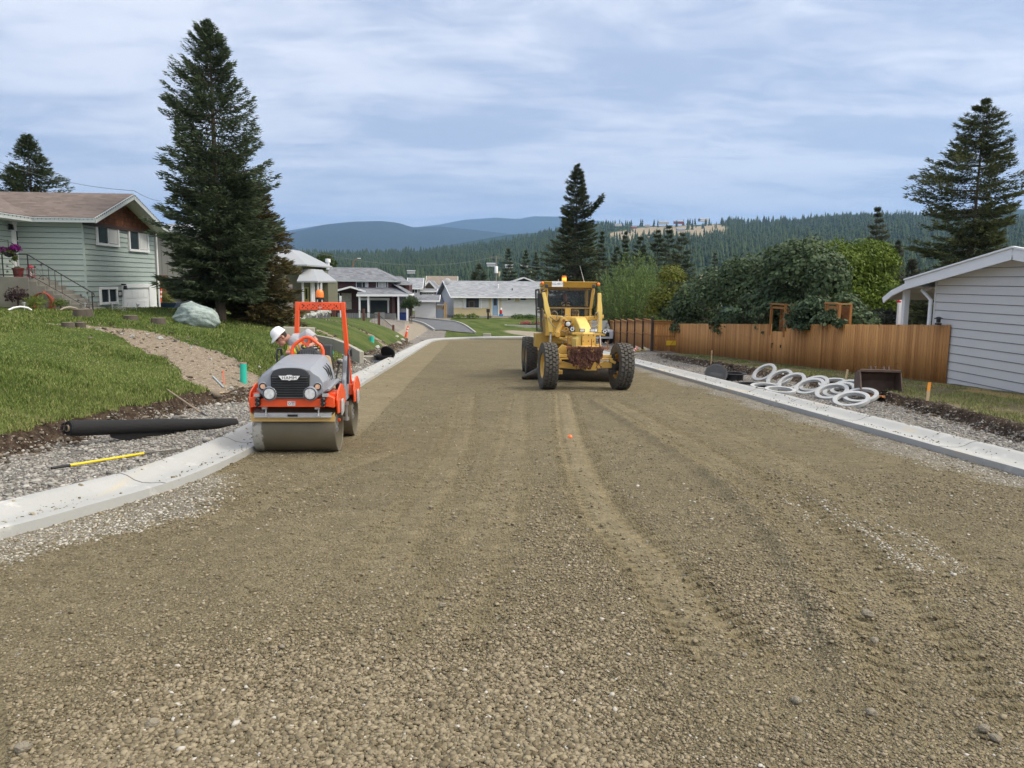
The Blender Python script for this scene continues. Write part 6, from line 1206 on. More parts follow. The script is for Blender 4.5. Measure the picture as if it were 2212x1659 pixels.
def block_wall():
    top = [(600, 707, 36.0), (625, 700, 39), (660, 689, 43), (690, 681, 47), (708, 675, 50.5), (714, 676, 52)]; bot = [(600, 712), (625, 712), (660, 707), (690, 700), (708, 692), (714, 688)]
    t = thing('block_wall', 'dark grey stone block retaining wall topped with pale rocks', 'wall', tuple(at(660, 707, 43))); m, nt, b, out = nodes('split_block'); co = COORD(nt); v = nt.nodes.new('ShaderNodeTexVoronoi'); v.inputs['Scale'].default_value = 4.5; nt.links.new(co, v.inputs['Vector']); s = nt.nodes.new('ShaderNodeSeparateColor'); nt.links.new(v.outputs['Color'], s.inputs[0])
    nt.links.new(MX(nt, RG(nt, v.outputs['Distance'], .3, .55), MX(nt, s.outputs[0], (.10, .105, .115), (.24, .25, .27)), (.05, .05, .055)), b.inputs['Base Color']); b.inputs['Roughness'].default_value = .95; BUMP(nt, b, v.outputs['Distance'], -1, .06)
    T_ = [at(*q) for q in top]; B_ = [at(u, v_, y) for (u, v_), (_, _, y) in zip(bot, top)]; w_ = MB(); n = len(T_)
    vs = []
    for a, c in zip(T_, B_): vs += [(a.x, a.y, a.z), (c.x, c.y, c.z-.3), (a.x-.35, a.y+.35, c.z-.3), (a.x-.35, a.y+.35, a.z)]
    w_.add(vs, [(4*i+j, 4*i+4+j, 4*i+4+(j+1) % 4, 4*i+(j+1) % 4) for i in range(n-1) for j in range(4)]+[(0, 1, 2, 3), (4*n-1, 4*n-2, 4*n-3, 4*n-4)]); wb(w_, 'wall_face', m, t)
    P = []
    for a, c in zip(T_[:-1], T_[1:]):
        for k in range(7): q = a.lerp(c, (k+rnd.random())/7); P.append(q+Vector((-.15, .1, .08)))
    for i, q in enumerate(P):
        b = MB(); s_ = rnd.uniform(.13, .26); b.ball((0, 0, 0), (s_*1.3, s_, s_*.75), 8, 5, (rnd.uniform(-.6, .6), rnd.uniform(-.9, .9), rnd.uniform(0, 3)), .22); o = b.build('top_rock', M_rock, None, ang=10); o.location = q; o['group'] = 'pale rocks along the block wall'; tagp(o, 'pale angular rock laid along the top of the grey block wall', 'rock')
def rockmat(name, a, b_):
    m, nt, b, out = nodes(name); co = COORD(nt); c = MX(nt, RG(nt, NZ(nt, co, 2.5, 8, .7, .6), .35, .65), a, b_); c = MX(nt, RG(nt, NZ(nt, COORD(nt, (1, 1, 4)), 5, 6, .7, 1.5), .55, .7), c, tuple(q*.55 for q in a)); nt.links.new(c, b.inputs['Base Color']); b.inputs['Roughness'].default_value = .85; BUMP(nt, b, NZ(nt, COORD(nt, (1, 1, 2)), 9, 8, .7, 1), .8, .04); return m
M_rock = rockmat('pale_rock', (.26, .27, .25), (.50, .51, .47))
block_wall()
def conc_walls():
    t = thing('concrete_kerb_wall', 'low cracked concrete retaining wall curving down behind the roller', 'wall', tuple(ground_at(721, 740)))
    pts = [(600, 706, 29.0), (679, 708, 29.5), (684, 726, 29.3), (721, 732, 28.4), (754, 745, 26.9), (781, 757, 25.4), (795, 775, 24.2)]; w_ = MB()
    pts = [(684, 725, 31.0), (721, 732, 29.8), (745, 741, 28.6), (765, 751, 27.4), (781, 760, 26.4)]; P = [at(*q) for q in pts]
    for i, (a, b) in enumerate(zip(P[:-1], P[1:])): 
        d = Vector((0, 0, .2)); w_.bar(a-d, b-d, .16, .44)
    wb(w_, 'wall_segment', M_oldc, t, bevel=.02); a, b = at(610, 706, 30.8), at(679, 708, 31.3); w_ = MB(); w_.bar(a-Vector((0, 0, .3)), b-Vector((0, 0, .3)), .2, .62); wb(w_, 'upper_block', M_oldc, t, bevel=.03)
M_oldc = mat('aged_concrete', (.34, .32, .27), .9, .18, 1.5, .3, 25, dirt=.25, dcol=(.16, .15, .11), dsc=3)
conc_walls()
# ---------------------------------------------------------------- poles and wires
M_pole = mat('grey_pole', (.20, .18, .15), .9, .15, 2)
def pole(u, vt, y, lab, arms=(), tr=False, lamp=False, h=None):
    p = at(u, vt, y); zb = gz(p.x, y) if y < 160 else -9; t = thing('utility_pole', lab, 'utility pole', (p.x, y, zb)); H = p.z-zb; MB().tube([(0, 0, 0), (0, 0, H)], [.16, .11], 8).build('pole', M_pole, t)
    for z, w_ in arms: b = MB(); b.bar((-w_/2, 0, H-z), (w_/2, 0, H-z), .1); [b.lathe([(.05, 0), (.05, .2), (0, .22)], c=(x, 0, H-z+.05), n=6) for x in (-w_/2+.1, 0, w_/2-.1)]; b.build('crossarm', M_pole, t)
    if tr: MB().lathe([(.0, 0), (.26, 0), (.26, .95), (.2, 1.05), (0, 1.05)], c=(0, -.35, H-2.6), n=12).build('transformer', M_white, t)
    if lamp: b = MB(); b.tube([(0, 0, H-1), (-.4, 0, H+.1), (-.9, 0, H+.1)], .04, 5); b.box((-1.1, 0, H+.1), (.5, .2, .12)); b.build('lamp_arm', M_white, t)
    return Vector((p.x, y, p.z))
wa = pole(614, 531, 75, 'grey utility pole showing over the porch house roofs', ((.2, 1.2),)); wb2 = pole(1072, 553, 118, 'tall utility pole with a white transformer behind the bungalow roof', ((.3, 1.6), (4.5, 1.2)), True); wc = pole(1234, 560, 160, 'thin bare pole among the conifers behind the grader'); wd = pole(1390, 640, 70, 'short pole top in the lilac gap'.replace('short pole top in the lilac gap', 'light pole top rising beside the yellow-green shrub'))
p = at(762, 558, 125); t = thing('street_lamp', 'rusty curved street lamp rising over the red-brown house roof', 'street lamp', (p.x, 125, -6)); H = p.z+6; b = MB(); b.tube([(0, 0, 0), (.0, 0, H-1.2), (.25, 0, H-.3), (.8, 0, H)], .07, 8); b.build('pole', mat('rust_pole', (.30, .13, .08), .8), t); MB().box((1.0, 0, H), (.5, .2, .12)).build('lamp_head', M_white, t)
def wire(a, b, sag, lab, r=.022):
    a, b = Vector(a), Vector(b); mb = MB(); mb.tube([tuple(a.lerp(b, q)-Vector((0, 0, 4*sag*q*(1-q)))) for q in np.linspace(0, 1, 24)], r, 4, False); tagp(mb.build('overhead_wire', M_wire), lab, 'wire')
M_wire = mat('wire_grey', (.10, .11, .11), .6)
wire(wa, wb2, 1.6, 'long overhead wire sagging between the two utility poles'); wire(wb2, wc-Vector((0, 0, 1)), 1.2, 'overhead wire running right from the transformer pole', .03); wire(wb2-Vector((0, 0, 4.5)), (wa.x-3, 80, wa.z-5), 1.2, 'lower wire running left from the transformer pole', .02); wire(wb2-Vector((0, 0, 4.5)), at(1165, 604, 130), .8, 'lower wire running right from the transformer pole', .02)
wire(at(-60, 325, 44), at(290, 412, 36), .4, 'thin service wire crossing the sky to the green house gable', .010); wire(at(290, 412, 36), at(348, 434, 50), .1, 'short service wire leaving the green house ridge', .012)
# ================================================================== machines and people
SLA = -math.atan(SL)
M_hor = mat('roller_orange', (.80, .085, .012), .35, .06, 2, coat=.3, dirt=.16, dcol=(.30, .13, .06)); M_grey = mat('roller_grey', (.235, .25, .28), .5, .08, 2, dirt=.2, dcol=(.27, .25, .22)); M_dgrey = mat('dark_plastic', (.035, .038, .043), .55, .1, 3); M_blackp = mat('black_plastic', (.010, .010, .011), .5)
M_drum = mat('dusty_drum', (.112, .096, .062), .5, .22, 1.6, .15, 30, dirt=.3, dcol=(.18, .155, .11), dsc=2.2)
def drum_stain():
    nt = M_drum.node_tree; b = nt.nodes['Principled BSDF']; src = b.inputs['Base Color'].links[0].from_socket; s = nt.nodes.new('ShaderNodeSeparateXYZ'); nt.links.new(COORD(nt), s.inputs[0])
    e = MT(nt, 'ADD', s.outputs[0], MT(nt, 'MULTIPLY', NZ(nt, COORD(nt), 9, 5), .12)); f = MT(nt, 'MULTIPLY', RG(nt, e, -.33, -.36), RG(nt, NZ(nt, COORD(nt), 14, 6, .7), .35, .5)); nt.links.new(MX(nt, f, src, (.34, .335, .30)), b.inputs['Base Color'])
drum_stain(); M_steel = mat('galvanised', (.45, .46, .46), .4, .12, 6, metal=.5, dirt=.3); M_lens = mat('lamp_lens', (.62, .63, .64), .15, .3, 30, spec=.9); M_amber = mat('amber_lens', (.85, .20, .02), .15, .1, 10)
M_amb2 = mat('lit_amber', (1, .45, .05), .2); b_ = M_amb2.node_tree.nodes['Principled BSDF']; b_.inputs['Emission Color'].default_value = (1, .5, .05, 1); b_.inputs['Emission Strength'].default_value = .7
def cylx(mb, x0, x1, r, y, z, n=24, ri=0): mb.lathe([(ri, x0), (r, x0), (r, x1), (ri, x1)], c=(0, y, z), ax='x', n=n)
def fused(mb, name, m, parent, vox=.010, sm=4):
    o = mb.build(name, m, parent); r = o.modifiers.new('remesh', 'REMESH'); r.mode = 'VOXEL'; r.voxel_size = vox; r.use_smooth_shade = True; s = o.modifiers.new('smooth', 'SMOOTH'); s.iterations = sm; s.factor = .5; return o
def road_roller():
    p = road_px(640, 973.5); t = thing('road_roller', 'orange and grey tandem drum road roller working along the left kerb', 'road roller', (p[0], p[1], float(zroad(p[1]))), rot=(SLA, 0, 0)); c = .05
    def drum(y):
        d = MB(); W_ = .60; d.lathe([(.0, -.42), (.315, -.42), (.335, -W_+.01), (.343, -W_), (.35, -W_+.012), (.35, W_-.012), (.343, W_), (.335, W_-.01), (.315, .42), (0, .42)], c=(c, y, .35), ax='x', n=64); o = d.build('drum', M_drum, t, ang=30)
        h = MB(); 
        for s in (-1, 1): cylx(h, c+s*.42, c+s*.56, .07, y, .35, 16); h.box((c+s*.54, y, .42), (.03, .10, .26)); h.box((c+s*.50, y, .35), (.06, .16, .1)); [h.box((c+s*.56, y, z), (.03, .05, .05)) for z in (.33, .42, .5)]
        h.build('drum_hub', mat('hub_grey', (.2, .2, .2), .5, dirt=.3) if y < 1 else bpy.data.materials['hub_grey'], o); return o
    drum(0); drum(1.56)
    # frames round both drums
    for y0 in (0, 1.56):
        f = MB(); s = -1 if y0 == 0 else 1
        for sx in (-1, 1):
            x = c+sx*.625; f.prism([(y0-.30, .60), (y0+.12, .58), (y0+.34, .74), (y0+.36, .86), (y0+.12, 1.00), (y0-.02, 1.02), (y0-.30, .92), (y0-.36, .80)], x-.012, x+.012, 'x')
            f.bb(x-sx*.02, c+sx*.46, y0-.28, y0+.26, .72, .90)
        if y0 == 0: f.bb(c-.47, c+.47, -.475, -.30, .715, .835); f.bb(c-.50, c+.50, -.40, .3, .73, .80); f.prism([(c-.60, .70), (c-.47, .715), (c-.47, .90), (c-.60, .84)], -.42, -.25, 'y'); f.prism([(c+.60, .70), (c+.47, .715), (c+.47, .90), (c+.60, .84)], -.42, -.25, 'y')
        else: f.bb(c-.60, c+.60, 1.3, 1.9, .74, .9); f.bb(c-.50, c+.50, 1.9, 2.05, .7, .86)
        f.build('drum_frame', M_hor, t, bevel=.008)
        for sx in (-1, 1): g = MB(); g.prism([(y0-.14, .55), (y0+.02, .60), (y0+.04, .74), (y0-.04, .80), (y0-.12, .78), (y0-.15, .68)], c+sx*.64, c+sx*.672, 'x'); g.build('side_cover', mat('light_grey_cover', (.33, .35, .34), .5, dirt=.2) if (y0 == 0 and sx < 0) else bpy.data.materials['light_grey_cover'], t, bevel=.01)
    m = MB(); m.bb(c-.22, c+.22, .40, 1.25, .40, .86); m.bb(c-.5, c+.5, .55, 1.32, .60, .68); m.bb(c+.40, c+.53, .36, .60, .18, .72); m.bb(c+.50, c+.56, .3, .42, .40, .45); m.build('centre_frame', M_hor, t, bevel=.01)
    # hood
    def ring(y, pts): h = [(c+x, y-dy, z) for x, z, dy in pts]; return h+[(2*c-x, yy, z) for x, yy, z in h[::-1] if abs(x-c) > 1e-4]
    R = []
    for y, q in ((-.47, ((.27, .845), (.30, .84), (.38, .87), (.455, .96), (.455, 1.07), (.40, 1.15), (.315, 1.20), (.27, 1.245), (0, 1.275))), (-.40, ((.27, .845), (.31, .835), (.395, .86), (.475, .95), (.48, 1.09), (.42, 1.18), (.335, 1.24), (.275, 1.285), (0, 1.305))), (-.1, ((.27, .85), (.32, .84), (.40, .86), (.48, .94), (.48, 1.10), (.42, 1.21), (.35, 1.28), (.285, 1.335), (0, 1.345))), (.35, ((.27, .86), (.32, .85), (.40, .87), (.46, .94), (.45, 1.12), (.39, 1.25), (.34, 1.33), (.28, 1.395), (0, 1.405))), (.60, ((.27, .86), (.31, .86), (.38, .88), (.43, .95), (.42, 1.14), (.37, 1.27), (.32, 1.36), (.265, 1.42), (0, 1.43)))):
        R.append(ring(y, [(x, z, .05*(1-(z-.84)/.45) if y < -.3 else 0) for x, z in q]))
    h = MB(); h.loft([r[::-1] for r in R]); hood = h.build('hood', M_grey, t, ang=28, bevel=.006)
    g = MB(); g.prism([(c-.265, .935), (c-.17, .865), (c+.17, .865), (c+.265, .935), (c+.27, 1.17), (c-.27, 1.17)], -.545, -.47, 'y'); gr = g.build('grille', M_blackp, t, bevel=.005)
    l = MB()
    for i in range(8): z = .905+i*.034; hw = .25-(max(0, .95-z)*.9); l.box((c, -.552, z), (2*hw, .03, .011), rx=.45)
    l.build('louvre', M_dgrey, gr)
    a = MB(); P_ = [(c-.275, 1.165)]+[(c+.275*k/8, 1.165+.115*sqrt(max(0, 1-(abs(k)/8)**3))) for k in range(-8, 9)]+[(c+.275, 1.165)]; a.prism(P_[1:-1], -.53, -.45, 'y'); a.build('grille_cowl', M_dgrey, gr, bevel=.006)
    b = MB(); bw = MB()
    B_ = [(-.15, .03), (-.045, .03), (-.03, .042), (.03, .042), (.045, .03), (.15, .03), (.105, -.028), (.025, -.028), (0, -.04), (-.025, -.028), (-.105, -.028)]
    b.prism([(c+x*1.04, 1.142+z*1.1) for x, z in B_], -.574, -.545, 'y'); bd = b.build('badge', M_blackp, gr); bw.prism([(c+x, 1.142+z) for x, z in B_], -.579, -.5745, 'y'); bw.build('badge_plate', M_white, bd)
    text3d('HAMM', (c, -.5795, 1.122), (pi/2, 0, 0), .062, M_blackp, gr, 'lettering', .001, False).scale = (1.15, 1, 1)
    for s in (-1, 1):
        n_ = MB(); n_.lathe([(.086, -.575), (.098, -.565), (.105, -.53), (.105, -.40)], c=(c+s*.285, 0, .915), ax='y', n=28); n_.lathe([(.052, -.52), (.058, -.51), (.06, -.40)], c=(c+s*.385, 0, 1.015), ax='y', n=20); n_.build('lamp_housing', M_grey if True else 0, hood)
        q = MB(); q.lathe([(0, -.572), (.04, -.576), (.074, -.572), (.084, -.555)], c=(c+s*.285, 0, .915), ax='y', n=28); hl = q.build('headlight', M_lens, t); rr = MB(); rr.lathe([(.080, -.578), (.09, -.576), (.09, -.55)], c=(c+s*.285, 0, .915), ax='y', n=28); rr.build('rim', M_dgrey, hl)
        q = MB(); q.lathe([(0, -.53), (.034, -.53), (.042, -.515)], c=(c+s*.385, 0, 1.015), ax='y', n=18); q.build('indicator', mat('indicator_lens', (.75, .42, .28), .2, .3, 30) if s < 0 else bpy.data.materials['indicator_lens'], t); rr = MB(); rr.lathe([(.04, -.532), (.052, -.53), (.052, -.5)], c=(c+s*.385, 0, 1.015), ax='y', n=18); rr.build('indicator_rim', M_blackp, hood)
        for z in (.825, .765): r_b = MB(); r_b.lathe([(0, -.56), (.02, -.565), (.034, -.55), (.034, -.46)], c=(c+s*.46, 0, z), ax='y', n=14); r_b.build('rubber_bumper', M_blackp, t)
        st = MB(); st.bb(c+s*.44, c+s*.52, -.50, -.40, .865, .905); st.build('latch', M_steel, t)
        # side vents
        for k in range(3): v = MB(); y = -.02+k*.13; v.tube([(c+s*.37, y-.02, 1.268+.02*k), (c+s*.425, y-.03, 1.22+.012*k), (c+s*.455, y-.05, 1.15), (c+s*.482, y-.09, 1.07)], [.004, .012, .013, .004], 8); v.build('side_vent', M_blackp, hood)
        w_ = MB(); w_.prism([(-.35, .93), (.45, 1.0), (.50, 1.04), (.46, 1.05), (-.35, .97)], c+s*.465, c+s*.52, 'x'); w_.build('hood_skirt', M_grey, hood, bevel=.008)
    s = MB(); s.bb(c-.055, c+.055, -.479, -.4765, .735, .80); st = s.build('warning_sticker', M_white, t); x = MB(); x.bb(c+.0, c+.048, -.481, -.4795, .782, .792); x.build('sticker_stripe', mat('sticker_red', (.5, .03, .04), .5), st); x = MB(); x.ring((c-.025, -.4805, .765), .018, .005, .001, 16, (pi/2, 0, 0)); [x.bb(c+.006, c+.046, -.481, -.4795, z, z+.003) for z in (.745, .755, .765, .774)]; x.build('sticker_print', M_dgrey, st)
    # scraper
    s = MB(); s.bb(c-.55, c+.555, -.405, -.395, .56, .625); s.bb(c-.55, c+.555, -.445, -.405, .56, .568); s.bb(c-.555, c+.56, -.405, -.36, .618, .625); s.build('scraper_bar', M_steel, t); y = MB(); y.prism([(c-.60, .495), (c+.60, .495), (c+.60, .63), (c+.56, .585), (c-.56, .585), (c-.60, .63)], -.393, -.383, 'y'); y.build('scraper_blade', mat('ochre_poly', (.50, .33, .11), .6, .1), t)
    for xx in (-.38, .37): b = MB(); b.tube([(c+xx, -.42, .58), (c+xx, -.40, .66), (c+xx, -.34, .73)], .012, 6); b.box((c+xx-.02, -.38, .70), (.07, .06, .05)); b.box((c+xx, -.43, .575), (.08, .04, .02)); b.build('scraper_bracket', M_steel, t)
    b = MB(); b.bb(c-.07, c+.07, -.425, -.407, .572, .60); b.build('scraper_grip', M_blackp, t)
    s = MB(); s.bb(c-.5, c+.55, 1.20, 1.23, .30, .36); s.bb(c+.50, c+.53, 1.16, 1.19, .3, .58); s.bb(c+.47, c+.55, 1.15, 1.17, .56, .62); s.build('rear_scraper', M_steel, t)
    # hoop, dash and wheel
    h = MB(); h.tube([(c-.225, .60, 1.32), (c-.225, .60, 1.50), (c-.19, .60, 1.57), (c-.05, .60, 1.675), (c+.0, .60, 1.692), (c+.06, .60, 1.68), (c+.22, .60, 1.555), (c+.25, .60, 1.49), (c+.255, .60, 1.28)], .027, 10); h.build('guard_hoop', M_hor, t, ang=60)
    h = MB(); h.ring((c-.01, .60, 1.635), .075, .04, .02, 20, (pi/2, 0, 0)); h.build('hoop_eye', M_hor, t)
    d = MB(); d.ball((c+.01, .72, 1.40), (.20, .14, .115), 20, 10); [d.box((c+.01+k*.035, .60, 1.44), (.022, .03, .10), rx=-.5) for k in range(-3, 4)]; d.bb(c-.22, c+.25, .60, .9, .7, 1.38); d.tube([(c+.03, .78, 1.4), (c+.03, .84, 1.53)], .03, 8); d.build('dashboard', M_dgrey, t, bevel=.004)
    w_ = MB(); 
    ringp = [(c+.04+.165*cos(a), .84+.165*sin(a)*.94, 1.545+.165*sin(a)*.30) for a in np.linspace(0, 2*pi, 33)]; w_.tube(ringp, .016, 8, False)
    for a in (.2, 2.3, 4.4): w_.tube([(c+.04, .84, 1.53), (c+.04+.16*cos(a), .84+.15*sin(a), 1.545+.05*sin(a))], .012, 6)
    w_.build('steering_wheel', M_blackp, t)
    # seat, floor, side panels
    s = MB(); s.box((c+.0, 1.18, 1.10), (.46, .44, .12)); s.box((c+.02, 1.44, 1.33), (.46, .10, .44), rx=-.15); s.box((c, 1.2, .9), (.3, .3, .35)); s.build('seat', M_dgrey, t, bevel=.035, seg=3)
    f = MB(); f.bb(c-.52, c+.52, .58, 1.4, .68, .71); f.build('floor_plate', M_blackp, t)
    for sx in (-1, 1):
        p_ = MB(); p_.prism([(.92, .64), (1.36, .66), (1.40, 1.0), (1.34, 1.34), (1.16, 1.38), (1.06, 1.30), (1.04, 1.10), (.94, 1.0)], c+sx*.47, c+sx*.54, 'x'); p_.build('side_panel', M_grey, t, bevel=.02)
        hr = MB(); hr.tube([(c+sx*.56, 1.06, .92), (c+sx*.575, 1.04, 1.40), (c+sx*.575, 1.10, 1.47), (c+sx*.575, 1.30, 1.48), (c+sx*.57, 1.36, 1.36)], .018, 8); hr.build('handrail', M_dgrey, t)
    l = MB(); l.tube([(c+.40, .86, 1.0), (c+.44, .88, 1.2), (c+.455, .88, 1.27)], .013, 6); l.lathe([(.0, 1.25), (.03, 1.26), (.042, 1.29), (.035, 1.315), (0, 1.32)], c=(c+.455, .88, 0), n=12); l.build('drive_lever', M_dgrey, t)
    l = MB(); l.tube([(c-.37, 1.0, 1.0), (c-.37, .99, 1.36), (c-.37, .96, 1.42)], .016, 6); l.build('grab_handle', M_dgrey, t)
    s = MB(); s.box((c+.38, 1.0, .93), (.2, .5, .06)); s.box((c+.40, .95, .8), (.06, .3, .3)); s.build('console', M_blackp, t, bevel=.01)
    # roll-over frame with drilled beam
    r = MB(); zt = 2.255
    for sx in (-1, 1): r.bar((c+.07+sx*.375, 1.38, zt-.13), (c+.07+sx*.46, 1.47, .86), .07, .07); r.bar((c+.07+sx*.46, 1.47, .88), (c+.07+sx*.46, 1.47, .68), .09, .10); r.bar((c+.07+sx*.372, 1.38, zt), (c+.07+sx*.378, 1.382, zt-.14), .071, .071)
    r.bb(c+.07-.34, c+.07+.34, 1.35, 1.41, zt-.135, zt+.0); rp = r.build('roll_bar', M_hor, t, bevel=.008)
    k = MB()
    for i in range(21):
        for j in range(2):
            if (i+j) % 3 != 2: k.lathe([(0, 1.3465), (.0095, 1.3465), (.0095, 1.352)], c=(c+.07-.29+i*.029, 0, zt-.045-.05*j-(.02 if i % 2 else 0)), ax='y', n=8)
    k.bb(c-.21, c-.20, 1.3462, 1.351, zt-.085, zt-.045); k.bb(c+.335, c+.345, 1.3462, 1.351, zt-.085, zt-.045); k.build('beam_holes', mat('hole_dark', (.07, .012, .005), .8), rp); k = MB(); k.bb(c+.045, c+.095, 1.344, 1.349, zt-.105, zt-.085); k.build('beam_plate', M_steel, rp)
    bm = MB(); bm.lathe([(.075, 0), (.075, .03), (.062, .035)], c=(c+.06, 1.38, zt+.04), n=16); bm.tube([(c+.06, 1.38, zt), (c+.06, 1.38, zt+.05)], .03, 8); bm.tube([(c+.10, 1.38, zt+.06), (c+.16, 1.38, zt+.015), (c+.2, 1.38, zt+.005)], .006, 5); bb = bm.build('beacon', M_blackp, t); bl = MB(); bl.lathe([(.066, .075), (.068, .13), (.058, .18), (.04, .20), (0, .208)], c=(c+.06, 1.38, zt), n=20); bl.build('beacon_dome', M_amber, bb)
    return t
road_roller()
M_skin = mat('skin', (.42, .20, .145), .55, .12, 8); M_tee = mat('grey_tshirt', (.36, .355, .38), .9, .08, 6, .3, 20); M_tan = mat('tan_trousers', (.33, .25, .155), .9, .12, 5, .3, 15); M_boot = mat('leather_boot', (.11, .055, .025), .7)
def hand(mb, wrist, d, up, grip=1.0, s=1.0):
    """palm with thumb and four bent fingers curling round what is held"""
    w_ = Vector(wrist); d = Vector(d).normalized(); up = Vector(up).normalized(); x = d.cross(up).normalized(); up = x.cross(d).normalized()
    mb.tube([w_-d*.02, w_+d*.045*s, w_+d*.085*s], [.027*s, .036*s, .034*s], 8)
    for i, l in enumerate((.068, .078, .073, .058)):
        b0 = w_+d*.082*s+x*(-.030+.020*i)*s; c1 = b0+d*.030*s-up*.012*grip; c2 = c1+(d*(1-grip)*.02-up*.028)*(l/.078)*s; c3 = c2+(-d*.022*grip-up*.010)*(l/.078)*s; mb.tube([b0-d*.01, b0, c1, c2, c3], [.0105*s, .0105*s, .010*s, .009*s, .0075*s], 6)
    t0 = w_+d*.03*s-x*.030*s; mb.tube([t0, t0+d*.025*s-x*.022*s-up*.015, t0+d*.055*s-x*.018*s-up*.032], [.0125*s, .0115*s, .009*s], 6)
def person(label, loc, J, hat=None, rot=(0, 0, 0), shirt=None, legs=None, vest=True, hair=(.03, .02, .015)):
    t = thing('person', label, 'person', loc, rot=rot); V_ = {k: Vector(v) for k, v in J.items()}; b = MB(); hd = V_['head']; F_ = (V_['face']).normalized(); upv = (hd-V_['neck']).normalized(); upv = (upv-F_*upv.dot(F_)).normalized(); sd_ = F_.cross(upv)
    R = Matrix((sd_, F_, upv)).transposed()
    def H(x, y, z): return hd+R@Vector((x, y, z))
    def ell(mb, c_, r): 
        vs = []; n, m = 14, 10
        for i in range(m+1):
            th = pi*i/m
            for k in range(n): a = 2*pi*k/n; vs.append(H(c_[0]+sin(th)*cos(a)*r[0], c_[1]+sin(th)*sin(a)*r[1], c_[2]-cos(th)*r[2]))
        mb.add(vs, [(i*n+k, i*n+(k+1) % n, (i+1)*n+(k+1) % n, (i+1)*n+k) for i in range(m) for k in range(n)], True)
    ell(b, (0, 0, .02), (.078, .098, .112)); ell(b, (0, .045, -.055), (.056, .055, .062)); ell(b, (0, .085, -.095), (.028, .024, .02)); ell(b, (0, .10, -.008), (.013, .022, .03)); ell(b, (0, .108, -.026), (.018, .016, .012)); ell(b, (0, .088, -.058), (.026, .014, .007)); ell(b, (0, .088, -.069), (.024, .013, .007)); ell(b, (.079, -.008, -.005), (.011, .022, .032)); ell(b, (-.079, -.008, -.005), (.011, .022, .032)); ell(b, (0, .088, .022), (.052, .014, .010))
    nk = V_['neck']; b.tube([nk, hd-upv*.05-F_*.02], [.062, .056], 10)
    ch, pv = V_['chest'], V_['pelvis']; b.tube([pv, (pv+ch)/2, ch, nk], [.145, .14, .14, .07], 12)
    for s in ('l', 'r'):
        sh, el, wr = V_['sh'+s], V_['el'+s], V_['wr'+s]; b.tube([ch.lerp(sh, .5), sh, (sh+el)/2, el, (el+wr)/2, wr], [.08, .062, .048, .042, .040, .027], 10); hand(b, wr, V_['hd'+s], V_['up'+s])
        kn, an = V_['kn'+s], V_['an'+s]; b.tube([pv.lerp(kn, .08), (pv+kn)/2, kn, (kn+an)/2, an], [.095, .082, .058, .055, .038], 10)
    body = fused(b, 'body', M_skin, t, .0075, 2)
    c = MB(); c.tube([pv-Vector((0, 0, .02)), pv.lerp(ch, .35), ch, ch.lerp(nk, .6), nk], [.175, .19, .185, .14, .078], 14)
    for s in ('l', 'r'): sh, el = V_['sh'+s], V_['el'+s]; c.tube([ch.lerp(sh, .4), sh, sh.lerp(el, .62)], [.125, .10, .085], 12)
    fused(c, 'tshirt', shirt or M_tee, t, .011, 3)
    c = MB()
    for s in ('l', 'r'): kn, an = V_['kn'+s], V_['an'+s]; c.tube([pv, (pv+kn)/2, kn, (kn+an)/2, kn.lerp(an, .95)], [.13, .105, .083, .078, .07], 12)
    c.ball(tuple(pv), (.17, .15, .13), 14, 9); fused(c, 'trousers', legs or M_tan, t, .011, 3)
    for s in ('l', 'r'):
        an = V_['an'+s]; c = MB(); c.tube([an+Vector((0, 0, .06)), an], [.052, .052], 10); c.ball(tuple(an+Vector((0, -.07, -.035))), (.05, .135, .045), 12, 8); fused(c, 'boot', M_boot, t, .009, 2)
    if vest:
        m, nt, bs, out = nodes('vest_fabric_'+str(len(bpy.data.materials))); at_ = ATTR(nt, 'band')[0]; r = nt.nodes.new('ShaderNodeValToRGB'); r.color_ramp.interpolation = 'CONSTANT'; e = r.color_ramp.elements; e[0].position = 0; e[0].color = (.72, .78, .05, 1); e[1].position = .22; e[1].color = (.95, .22, .02, 1)
        for q, col in ((.36, (.55, .55, .53, 1)), (.62, (.95, .22, .02, 1)), (.78, (.72, .78, .05, 1))): k = e.new(q); k.color = col
        nt.links.new(at_, r.inputs[0]); nt.links.new(r.outputs[0], bs.inputs['Base Color']); bs.inputs['Roughness'].default_value = .6
        ax_ = (ch-pv).normalized(); fr_ = V_.get('front', Vector((0, -1, 0))); fr_ = (fr_-ax_*fr_.dot(ax_)).normalized(); sx_ = fr_.cross(ax_)
        V = []; Fc = []; B = []
        for s in (-1, 1):
            pts = []
            for k in range(15):   # strap: waist front, over the shoulder, waist back
                a = k/14; ang = pi*a; rr = .210 if 3 < k < 11 else .215; up_ = (ch-pv).length+.02
                if a < .36: q = pv+ax_*(up_*(a/.36)*.92)+fr_*rr
                elif a > .64: q = pv+ax_*(up_*((1-a)/.36)*.92)-fr_*rr
                else: th = (a-.36)/.28*pi; q = pv+ax_*(up_*.92+sin(th)*.135)+fr_*cos(th)*rr*.97
                nrm = (q-(pv+ax_*((q-pv).dot(ax_)))).normalized() if not (.42 < a < .58) else ax_
                pts.append((q+sx_*s*.085, nrm))
            nw = 12; b0 = len(V)
            for q, nn in pts:
                for j in range(nw+1): f = j/nw-.5; V.append(tuple(q+sx_*f*.125-nn*(f*f*.05)*1.0+nn*.004)); B.append(f+.5)
            Fc += [(b0+i*(nw+1)+j, b0+i*(nw+1)+j+1, b0+(i+1)*(nw+1)+j+1, b0+(i+1)*(nw+1)+j) for i in range(14) for j in range(nw)]
